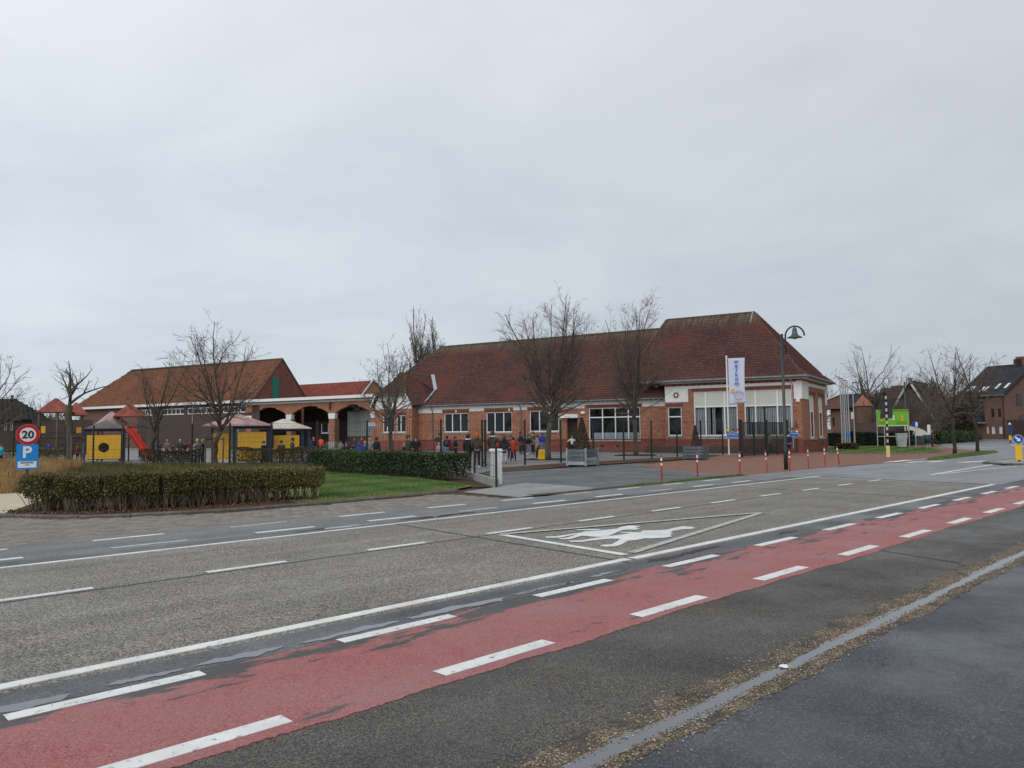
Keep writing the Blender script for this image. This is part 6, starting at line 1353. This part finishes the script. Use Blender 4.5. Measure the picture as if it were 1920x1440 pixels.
for n_, c in dict(navy_c=(.018, .022, .045), black_c=(.012, .012, .014), olive=(.055, .055, .038), grey_c=(.22, .22, .22), red_c=(.42, .035, .02), blue_c=(.015, .07, .30), royal=(.015, .04, .40), pink=(.55, .24, .30), jeans=(.12, .19, .33), white_c=(.65, .65, .65), hivis=(.85, .10, .04), teal=(.08, .30, .28), maroon=(.16, .03, .03), dkgrey=(.05, .05, .06), green_c=(.03, .07, .035), cyan=(.05, .55, .62), tights=(.5, .5, .52), brownshoe=(.14, .04, .02)).items(): CL[n_] = simple('cloth_' + n_, c, .85, .15, 9)
def person(x, z, h, pose, top, leg, hair, label, rot=0.0, coat=False, hair_long=False, hood=None, shoe='black_c', collar=None, group=None, raise_=0.0, bag=None):
    P = GZ(x, z) + Vector((0, 0, raise_)); root = thing('person', label, 'person', P, face_cam(P) + rot, group); wd = h * (1.12 if coat and h > 1.45 else 1.0); root.scale = (wd, wd, h); R = POSE[pose]
    def part(me, nm, mt=None):
        o = link(me, nm, root)
        if mt is not None:
            if not me.materials: me.materials.append(M['skin'])
            o.material_slots[0].link = 'OBJECT'; o.material_slots[0].material = mt
        return o
    part(R['body'], 'body'); part(R['face'], 'face_features'); part(R['coat' if coat else 'jacket'], 'coat' if coat else 'jacket', CL[top]); part(R['trousers'], 'trousers', CL[leg]); part(R['shoes'], 'shoes', CL[shoe])
    if hood: part(R['hood'], 'hood', CL[hood]) if rot > 2 or rot < -2 else part(R['hair'], 'hair', CL[hood])
    else: part(R['long_hair' if hair_long else 'hair'], 'hair', M[hair])
    if bag: part(BAG, 'backpack', CL[bag])
    if collar: part(R['collar'], 'collar', CL[collar])
    return root
B = PI
ppl = [
 (877, 37.5, 1.62, 'stand', 'black_c', 'black_c', 'blackhair', 'adult in black coat with a white scarf at the end of the hedge', 2.6, dict(coat=True, collar='white_c')),
 (893, 37.3, 1.72, 'pocket', 'olive', 'black_c', 'redhair', 'red haired adult in dark olive jacket seen from behind', B, dict(shoe='white_c', hair_long=True)),
 (905, 43, 1.28, 'stand', 'pink', 'tights', 'brownhair', 'small child in pink coat between the two adults in olive', 1.2, {}),
 (923, 38.8, 1.76, 'armup', 'olive', 'black_c', 'brownhair', 'tall adult in long olive parka with white fur hood', B - .6, dict(coat=True, collar='white_c')),
 (944, 41.8, 1.52, 'pocket', 'navy_c', 'tights', 'brownhair', 'girl in long navy coat and pale tights', B, dict(coat=True, hair_long=True)),
 (956, 47, 1.5, 'armsout', 'dkgrey', 'black_c', 'brownhair', 'child in grey with arms raised behind the red coat', 0.2, {}),
 (961, 44.8, 1.42, 'armsout', 'red_c', 'black_c', 'brownhair', 'child in bright red coat with arms spread', B, dict(coat=True)),
 (975, 60, 1.72, 'stand', 'navy_c', 'navy_c', 'blackhair', 'taller pupil in navy with maroon backpack left of the fence post', 2.2, dict(bag='maroon')),
 (981, 61, 1.5, 'stand', 'black_c', 'navy_c', 'brownhair', 'pupil in black beside the taller navy one', -.8, {}),
 (990, 56, 1.5, 'walk', 'black_c', 'jeans', 'blackhair', 'pupil in dark jacket and light jeans', 1.2, dict(shoe='white_c')),
 (998, 58, 1.72, 'stand', 'dkgrey', 'black_c', 'brownhair', 'tall pupil in dark grey behind the light coated child', -1.0, {}),
 (1005.5, 47.5, 1.5, 'armup', 'grey_c', 'navy_c', 'brownhair', 'child in pale grey coat and red brown boots by the yellow barrier', -1.2, dict(shoe='brownshoe', coat=True)),
 (1016, 61, 1.62, 'pocket', 'royal', 'jeans', 'brownhair', 'pupil in royal blue jacket beside the wide crowned tree', B, {}),
 (1071, 60, 1.35, 'armsout', 'white_c', 'black_c', 'redhair', 'small child in whitish jacket left of the planter conifer', .4, {}),
 (1080, 62, 1.3, 'stand', 'navy_c', 'navy_c', 'blackhair', 'small child in navy half hidden by the planter conifer', -.5, {}),
 (765, 42, 1.62, 'pocket', 'olive', 'black_c', 'brownhair', 'bending adult in green hood and olive coat behind the hedge', 1.9, dict(coat=True, hood='green_c')),
 (779, 43, 1.55, 'pocket', 'black_c', 'black_c', 'blackhair', 'long haired adult in black beside the olive coated one', .2, dict(coat=True, hair_long=True)),
 (758, 42.5, 1.15, 'stand', 'black_c', 'navy_c', 'blondhair', 'small child held by the adult in olive behind the hedge', .9, {}),
 (822, 55, 1.68, 'armup', 'dkgrey', 'black_c', 'brownhair', 'adult in dark vest left of the fence post', -.8, {}),
 (822, 46, 1.12, 'stand', 'pink', 'pink', 'blondhair', 'little child in pale pink snowsuit just left of the fence post', .4, {}),
 (830, 50, 1.25, 'stand', 'teal', 'teal', 'blondhair', 'child in dull teal right of the fence post', .2, {}),
 (837, 48.5, 1.52, 'pocket', 'navy_c', 'jeans', 'blackhair', 'pupil in dark jacket and blue jeans under the first window', B, dict(bag='dkgrey')),
 (853, 49, 1.47, 'walk', 'navy_c', 'black_c', 'brownhair', 'dark dressed pupil running before the red benches', 1.4, {}),
 (673, 40, 1.22, 'pocket', 'blue_c', 'blue_c', 'redhair', 'child in bright blue coat seen from behind, left of the notice', B, dict(hood='blue_c')),
 (649, 41, 1.28, 'pocket', 'navy_c', 'navy_c', 'brownhair', 'child in dark purple grey jacket left of the blue coat', .4, {}),
 (684, 41, 1.30, 'stand', 'royal', 'royal', 'blondhair', 'child in royal blue touching the fence post', -1.0, {}),
 (693, 45, 1.45, 'stand', 'grey_c', 'jeans', 'blondhair', 'blond child in grey and light blue under the notice', .4, dict(hair_long=True)),
 (706, 44, 1.5, 'stand', 'black_c', 'black_c', 'blackhair', 'child in black at the pavilion corner', 2.5, {}),
 (664, 62, 1.45, 'armsout', 'dkgrey', 'black_c', 'brownhair', 'child stretching an arm before the glass brick screen', .2, {}),
 (678, 63, 1.5, 'stand', 'maroon', 'black_c', 'blackhair', 'pupil in maroon before the glass brick screen', -.4, {}),
 (639, 66, 1.35, 'sit', 'grey_c', 'dkgrey', 'brownhair', 'child in grey sitting at the foot of the middle pier', .3, dict(shoe='white_c', raise_=-.25)),
 (601, 62, 1.50, 'stand', 'hivis', 'black_c', 'blackhair', 'person in orange red jacket under the arcade', B, {}),
 (588, 58, 1.48, 'stand', 'black_c', 'black_c', 'redhair', 'pupil in black beside the orange jacket', .6, {}),
 (581, 55, 1.32, 'pocket', 'dkgrey', 'navy_c', 'blondhair', 'pupil in dark grey right of the cream roofed playhouse', .3, dict(shoe='white_c')),
 (600, 52, 1.1, 'sit', 'black_c', 'navy_c', 'blackhair', 'crouching child in black before the arcade', 1.0, dict(raise_=-.2, shoe='white_c')),
 (612, 60, 1.3, 'sit', 'green_c', 'green_c', 'brownhair', 'child in dark green sitting by the middle pier', -.6, dict(raise_=-.2)),
 (548, 43, 1.52, 'walk', 'dkgrey', 'dkgrey', 'blackhair', 'taller boy in grey jacket against the yellow boards', -1.3, {}),
 (527.5, 43, 1.36, 'pocket', 'dkgrey', 'navy_c', 'blackhair', 'shorter boy in dark grey jacket against the yellow boards', .1, {}),
 (495, 42.5, 1.36, 'armup', 'navy_c', 'navy_c', 'brownhair', 'child in navy with a white collar by the blue post', .8, dict(collar='white_c')),
 (371, 44, 1.50, 'armup', 'grey_c', 'dkgrey', 'pinkhat', 'child in grey with a pale pink hat left of the staked tree', .4, dict(coat=True)),
 (381, 44.5, 1.48, 'stand', 'navy_c', 'jeans', 'blondhair', 'child in navy jacket and blue trousers left of the staked tree', 1.0, {}),
 (338, 58, 1.42, 'stand', 'dkgrey', 'navy_c', 'pinkhat', 'far child in dark grey with pinkish cap before the dark hall wall', .3, {}),
 (347, 56, 1.38, 'sit', 'black_c', 'black_c', 'brownhair', 'far child in black crouching before the dark hall wall', -.4, dict(raise_=-.1)),
 (314, 58, 1.40, 'stand', 'grey_c', 'black_c', 'blondhair', 'far child in grey right of the slender dark tree', .4, {}),
 (300, 60, 1.30, 'pocket', 'navy_c', 'navy_c', 'blackhair', 'far child in navy beside the slender dark tree', 2.0, {}),
 (325, 57, 1.25, 'sit', 'maroon', 'navy_c', 'brownhair', 'far child in maroon sitting before the dark hall wall', .2, dict(raise_=-.1)),
 (357, 57, 1.38, 'armup', 'maroon', 'black_c', 'brownhair', 'far child in dark maroon coat with a raised arm', -.3, {}),
 (3, 44, 1.35, 'armup', 'cyan', 'navy_c', 'brownhair', 'child in turquoise jacket cut off by the left picture edge', 1.0, {}),
 (92, 55, 1.3, 'stand', 'royal', 'navy_c', 'brownhair', 'child in blue under the left play tower', .4, {}),
 (147, 54, 1.15, 'stand', 'maroon', 'black_c', 'redhair', 'child in dull red under the small red roofed tower', -.5, {}),
 (228, 53, 1.15, 'stand', 'green_g', 'green_g', 'brownhair', 'child in bright green beside the round holed playhouse', .6, {}),
 (264, 56, 1.3, 'stand', 'white_c', 'navy_c', 'blondhair', 'child in pale top behind the slide', .5, {}),
 (1440, 54.5, 1.42, 'pocket', 'grey_c', 'black_c', 'blackhair', 'person in light grey striped top behind the gate bars', .2, {}),
 (1452, 56, 1.25, 'stand', 'black_c', 'black_c', 'blackhair', 'small person in black behind the middle gate post', -.2, {}),
 (1476, 51.2, 1.46, 'pocket', 'navy_c', 'navy_c', 'blackhair', 'child in navy standing right of the lamp post at the gate', .2, dict(collar='white_c')),
 (1744, 66.5, 1.6, 'pocket', 'maroon', 'black_c', 'brownhair', 'cyclist in dark red jacket standing beside a bicycle', 1.4, {}),
]
M['pinkhat'] = simple('pale_pink_hat', (.55, .35, .36), .8); CL['green_g'] = simple('cloth_bright_green', (.03, .35, .05), .8)
for x, z, h, pose, top, leg, hair, lab, rot, kw in ppl: person(x, z, h, pose, top, leg, hair, lab, rot, **kw)
P = GZ(1741, 66); root = thing('bicycle', 'dark bicycle with a red rear bag beside the cyclist', 'bicycle', P, face_cam(P, .5))
for x in (-.5, .5): w_ = ring(.30, .33, -.01, .02, 20, (x, .33)); w_.build('wheel', M['black'], root)
q = MB()
for a, b in (((-.5, 0, .33), (-.15, 0, .8)), ((-.15, 0, .8), (.35, 0, .85)), ((.35, 0, .85), (.5, 0, .33)), ((-.15, 0, .8), (-.05, 0, .33)), ((-.05, 0, .33), (.35, 0, .8)), ((-.5, 0, .33), (-.05, 0, .33)), ((.35, 0, .85), (.33, 0, 1.05))): q.tube([a, b], .02, 6)
q.build('frame', M['black'], root); MB().box(-.27, -.05, -.06, .06, .88, .93).build('saddle', M['black'], root); MB().bar((.33, -.25, 1.05), (.33, .25, 1.05), .03).build('handlebar', M['steel'], root); MB().box(-.62, -.4, -.12, .12, .6, .85).build('bag', M['signred'], root)

# ================================================================== HOUSES AROUND
def house_front(root, x0, x1, h, y, mat, wins, name='wall', reveal=.12, glass='dark'):
    Pf = lambda a, b, hh: (a, y + b, hh); wall(Pf, x0, x1, 0, h, [w_[:4] for w_ in wins], M[mat], name, root, rev=reveal)
    for w_ in wins:
        q = MB(); fwid = .07; a0, a1, b0, b1 = w_[:4]
        pbox(q, Pf, a0, a1, reveal, reveal + .05, b0, b0 + fwid); pbox(q, Pf, a0, a1, reveal, reveal + .05, b1 - fwid, b1); pbox(q, Pf, a0, a0 + fwid, reveal, reveal + .05, b0 + fwid, b1 - fwid); pbox(q, Pf, a1 - fwid, a1, reveal, reveal + .05, b0 + fwid, b1 - fwid)
        fr = q.build('window', M[w_[4] if len(w_) > 4 else 'frame'], root); q = MB(); q.quad(Pf(a0 + .03, reveal + .03, b0 + .03), Pf(a1 - .03, reveal + .03, b0 + .03), Pf(a1 - .03, reveal + .03, b1 - .03), Pf(a0 + .03, reveal + .03, b1 - .03)); q.build('pane', M[w_[5]] if len(w_) > 5 else M['darkglass'], fr)
t = NT('dark_window_glass'); t.fin((.02, .022, .025), .06, 0, .7); M['darkglass'] = t.mat
# apartment house at the right edge
A0, A1 = G(1752, 822.6), G(1886, 823.2); d = (A1 - A0).normalized(); rz = math.atan2(d.y, d.x); root = thing('apartment_house', 'brown brick apartment house with dark slate roof, skylights and a balcony at the right edge', 'house', A0, rz); W_ = (A1 - A0).length; kz = 114 / F
X = lambda x: (x - 1752) / 134 * W_; Zf = lambda y: EYE + (801 - y) * kz; eh = Zf(747)
ops = [(X(1862), X(1868), Zf(785), Zf(770), 'wood_dark'), (X(1874.5), X(1880), Zf(785), Zf(770), 'wood_dark'), (X(1861.5), X(1868), Zf(813.5), Zf(800), 'white', 'plaster'), (X(1874.5), X(1881), Zf(813.5), Zf(800), 'white', 'plaster'), (X(1816), X(1821), Zf(787), Zf(772), 'wood_dark'), (X(1852.5), X(1857), Zf(813), Zf(800), 'white', 'plaster'), (X(1824), X(1829), Zf(814), Zf(801), 'white', 'plaster'), (X(1806), X(1821), .02, Zf(800), 'wood_dark'), (X(1832), X(1851), Zf(793), Zf(757), 'wood_dark')]
house_front(root, X(1803), W_, eh, 0, 'brick_house', ops)
q = MB(); q.box(X(1830), X(1853), -1.2, 0, Zf(795), Zf(793)); q.build('balcony_slab', M['stone'], root)
for i in range(14): x = X(1830) + i * (X(1853) - X(1830)) / 13; q = MB(); q.box(x - .02, x + .02, -1.18, -1.14, Zf(793) + .002, Zf(783)); q.build('balustrade_bar', M['navy'], root)
q = MB(); q.box(X(1830), X(1853), -1.2, -1.12, Zf(783), Zf(783) + .06); q.build('handrail', M['navy'], root)
rid = Vector((X(1868) + 5.0, 6.5, Zf(691) + .6)); 
gd = 13.5
tiled([(X(1801), -.4, eh), (W_ + .35, -.4, eh), (W_ + .35, 6.6, eh + 4.5), (X(1801) , 6.6, eh + 4.5)], M['tiles_grey'], root, .5, .5, seed=31, flat=True)
tiled([(X(1801), 13.6, eh), (W_ + .35, 13.6, eh), (W_ + .35, 6.6, eh + 4.5), (X(1801), 6.6, eh + 4.5)], M['tiles_grey'], root, .5, .5, seed=32, flat=True)
q = MB(); q.extr([(W_, 0, 0), (W_, 13.2, 0), (W_, 13.2, eh), (W_, 6.6, eh + 4.35), (W_, 0, eh)], (-.3, 0, 0)); q.build('gable_wall', M['brick_house'], root)
for y0, z0, z1 in ((2.6, 4.6, 6.2), (2.9, .9, 3.2), (6, 4.6, 6.2), (6.2, 7.4, 8.4)): q = MB(); q.box(W_ + .003, W_ + .05, y0, y0 + 1.1, z0, z1); w_ = q.build('window', M['wood_dark'], root); q = MB(); q.box(W_ + .051, W_ + .06, y0 + .1, y0 + 1.0, z0 + .1, z1 - .1); q.build('pane', M['darkglass'], w_)
for x0, v in ((1812, .16), (1818, .16), (1862, .2), (1878, .2), (1838, .12), (1846, .12)):
    q = MB(); y0 = 7 * v - .4; a = (X(x0), y0 - .02, eh + 4.5 * v + .09); b = (X(x0 + 4.5), y0 - .02, eh + 4.5 * v + .09); u_ = Vector((0, 1.1, .71)); q.extr([Vector(a), Vector(b), Vector(b) + u_, Vector(a) + u_], (0, -.04, .04)); q.build('skylight', M['whiteroof'], root)
q = MB(); q.box(X(1860), X(1860) + .9, 6.0, 7.0, eh + 3.9, eh + 5.6); q.build('chimney', M['brick_house'], root); q = MB(); q.box(W_ - 2.4, W_ - 1.2, 6.0, 7.0, eh + 3.9, eh + 5.3); q.build('chimney', M['brick_dark'], root)
q = MB(); q.tube([(X(1801), -.45, eh), (W_ + .3, -.45, eh)], .09, 6); q.build('gutter', M['gutter'], root)
q = MB(); q.box(X(1801), X(1802.9), 0, .3, 0, eh); q.build('corner_pier', M['brick_house'], root)
# garden wall and hedge right of it
a, b = G(1889, 823.5), G(2060, 826); q = MB(); v = b - a; n_ = Vector((-v.y, v.x, 0)).normalized() * .5; q.extr([Vector(), v, v + n_, n_], (0, 0, 2.6)); q.build('garden_wall', M['hedge_c'] if 0 else M['brick_dark'], loc=a, label='dark garden wall closing the right edge beside the apartment house', cat='wall')
a, b = G(1756, 826.5), G(1800, 823.5); q = MB(); v = b - a; n_ = Vector((-v.y, v.x, 0)).normalized() * .4; q.extr([Vector(), v, v + n_, n_], (0, 0, 1.9)); q.build('garden_wall', M['brick_dark'], loc=a, label='low dark wall left of the apartment house', cat='wall')
# brown gabled house behind the trees
P = GZ(1630, 96); rz = face_cam(P, -.25); k = 96 / F; root = thing('gabled_house', 'large brown roofed house with pale verge boards hidden behind bare trees', 'house', P, rz); zf = lambda y: EYE + (802.5 - y) * k; w_ = 108 * k
q = MB(); q.box(0, w_, 0, 9, 0, 2.6); q.build('wall', M['brick_house'], root); ap = zf(719)
tiled([(-.2, -.4, 2.6), (w_ * .52, -.4, 2.6), (w_ * .52, 4.5, ap), (w_ * .05, 4.5, ap - .8)], M['tiles_brown'], root, .4, .4, seed=41, flat=True, name='roof')
q = MB(); q.extr([(w_ * .32, -.6, 2.6), (w_ + .2, -.6, 2.6), (w_ * .66, -.6, ap)], (0, .3, 0)); q.build('gable_wall', M['brick_dark'], root)
tiled([(w_ * .30, -.9, 2.5), (w_ * .66, -.9, ap + .05), (w_ * .66, 9, ap + .05), (w_ * .30, 9, 2.5)], M['tiles_brown'], root, .4, .4, seed=42, flat=True); tiled([(w_ * 1.02, -.9, 2.5), (w_ * .66, -.9, ap + .05), (w_ * .66, 9, ap + .05), (w_ * 1.02, 9, 2.5)], M['tiles_brown'], root, .4, .4, seed=43, flat=True)
for a, b in (((w_ * .30, -.95, 2.6), (w_ * .66, -.95, ap + .1)), ((w_ * 1.02, -.95, 2.6), (w_ * .66, -.95, ap + .1)), ((-.2, -.45, 2.62), (w_ * .30, -.45, 2.62))): q = MB(); q.bar(a, b, .14, .22); q.build('verge_board', M['cream'], root)
# brick house with tower left of it
P = GZ(1556, 88); rz = face_cam(P, -.1); k = 88 / F; root = thing('brick_house', 'brick house with a round orange cone roofed tower behind the flagpoles', 'house', P, rz); zf = lambda y: EYE + (804 - y) * k; X = lambda x: (x - 1556) * k
house_front(root, 0, X(1612), zf(766), 0, 'brick_house', [(X(1600.5), X(1604), zf(784), zf(770), 'white'), (X(1559), X(1563), zf(800), zf(784), 'wood_dark'), (X(1598), X(1604), zf(811), zf(792), 'wood_dark')])
tiled([(-3, -.3, zf(766)), (X(1613), -.3, zf(766)), (X(1600), 4, zf(737.5)), (X(1570), 4, zf(737.5))], M['tiles_grey'], root, .45, .45, seed=51, flat=True); tiled([(X(1613), -.3, zf(766)), (X(1613), 8, zf(766)), (X(1600), 4, zf(737.5))], M['tiles_grey'], root, .45, .45, seed=52, flat=True)
q = MB(); q.extr([(-3, -.6, zf(768)), (X(1577), -.6, zf(740)), (X(1577), -.6, zf(768))], (0, .28, 0)); q.build('gable_wall', M['brick_house'], root); q = MB(); q.bar((-3, -.65, zf(768)), (X(1577), -.65, zf(740)), .2, .1); q.build('verge_board', M['white'], root)
cx_ = X(1613); q = MB(); q.lathe([(14 * k, 0), (14 * k, zf(764))], 20, (cx_, -.6, 0)); q.build('tower_wall', M['brick_house'], root, True); q = MB(); q.lathe([(16.5 * k, zf(764)), (10 * k, zf(754)), (.05, zf(744))], 20, (cx_, -.6, 0)); q.build('cone_roof', M['coneroof'] if 'coneroof' in M else M['redroof'], root, True)
a, b = GZ(1596, 82), GZ(1700, 80); q = MB(); v = b - a; n_ = Vector((-v.y, v.x, 0)).normalized() * .3; q.extr([Vector(), v, v + n_, n_], (0, 0, 2.3)); q.build('garden_wall', M['brick_dark'], loc=a, label='brown brick garden wall behind the dark hedge and the green board', cat='wall')
# curved shelter roof beyond the board
P = GZ(1716, 74); k = 74 / F; root = thing('bicycle_shelter', 'low shelter with pale sloping curved roof beyond the litter bin', 'shelter', P, face_cam(P)); pts = [(-20 * k, EYE + (801 - 797) * k), (-8 * k, EYE + (801 - 798) * k), (4 * k, EYE + (801 - 802) * k), (14 * k, EYE + (801 - 807) * k), (19 * k, EYE + (801 - 812) * k)]
q = MB(); [q.extr([(a[0], 0, a[1]), (b[0], 0, b[1]), (b[0], 0, b[1] - .06), (a[0], 0, a[1] - .06)], (0, 2.2, 0)) for a, b in zip(pts, pts[1:])]; q.build('roof', M['creamroof'], root)
q = MB(); q.extr([(p[0], .02, p[1] - .07) for p in pts] + [(18 * k, .02, .9), (-20 * k, .02, .9)], (0, .05, 0)); q.build('side_panel', M['cream'], root); q = MB(); q.box(-19 * k, 18 * k, .03, 2, 0, .895); q.build('base_wall', M['hedge_base'] if 'hedge_base' in M else M['green'], root)
# far left houses
P = GZ(-40, 88); k = 88 / F; root = thing('brick_house', 'brick house with very dark hipped roof at the left edge behind the trees', 'house', P, face_cam(P)); zf = lambda y: EYE + (819 - y) * k; X = lambda x: (x + 40) * k
house_front(root, 0, X(72), zf(783), 0, 'brick_dark', [(X(0), X(4), zf(806), zf(788), 'white'), (X(10), X(14), zf(806), zf(788), 'white'), (X(30), X(34), zf(812), zf(798), 'wood_dark')])
tiled([(-.5, -.5, zf(784)), (X(76), -.5, zf(786)), (X(18), 6, zf(741)), (-.5, 6, zf(741))], M['tiles_black'], root, .5, .5, seed=61, flat=True); tiled([(X(76), -.5, zf(786)), (X(76), 12, zf(786)), (X(18), 6, zf(741))], M['tiles_black'], root, .5, .5, seed=62, flat=True)
q = MB(); q.box(X(12), X(16), 5, 6, zf(745), zf(735)); q.build('chimney', M['brick_dark'], root)
P = GZ(60, 72); k = 72 / F; q = MB(); q.box(0, 100 * k, 0, .2, 0, EYE + (818 - 786) * k); q.build('dark_screen_wall', M['brick_dark'], loc=P, rz=face_cam(P), label='dark board wall behind the left play tower', cat='wall')
# red roofed building between hall and school
root = thing('red_roofed_building', 'building with bright red tiled roof between the hall and the school', 'building', CORNER, SCH_ROT)
q = MB(); q.box(-80, -59, 22.5, 32, 0, 6.5); q.build('wall', M['brick'], root)
tiled([(-84, 22, 6.4), (-62.6, 22, 6.4), (-63.7, 26, 9.3), (-84, 26, 9.3)], M['tiles_red'], root, .3, .4, seed=71); tiled([(-84, 30, 6.4), (-62.6, 30, 6.4), (-63.7, 26, 9.3), (-84, 26, 9.3)], M['tiles_red'], root, .3, .4, seed=72)
q = MB(); q.extr([(-62.9, 21.9, 6.3), (-62.9, 30, 6.3), (-63.6, 26, 9.2)], (-.2, 0, 0)); q.build('gable_wall', M['brick'], root); q = MB(); q.bar((-62.6, 21.9, 6.3), (-63.5, 26, 9.35), .2, .1); q.bar((-62.6, 30.1, 6.3), (-63.5, 26, 9.35), .2, .1); q.build('verge_board', M['whiteroof'], root)
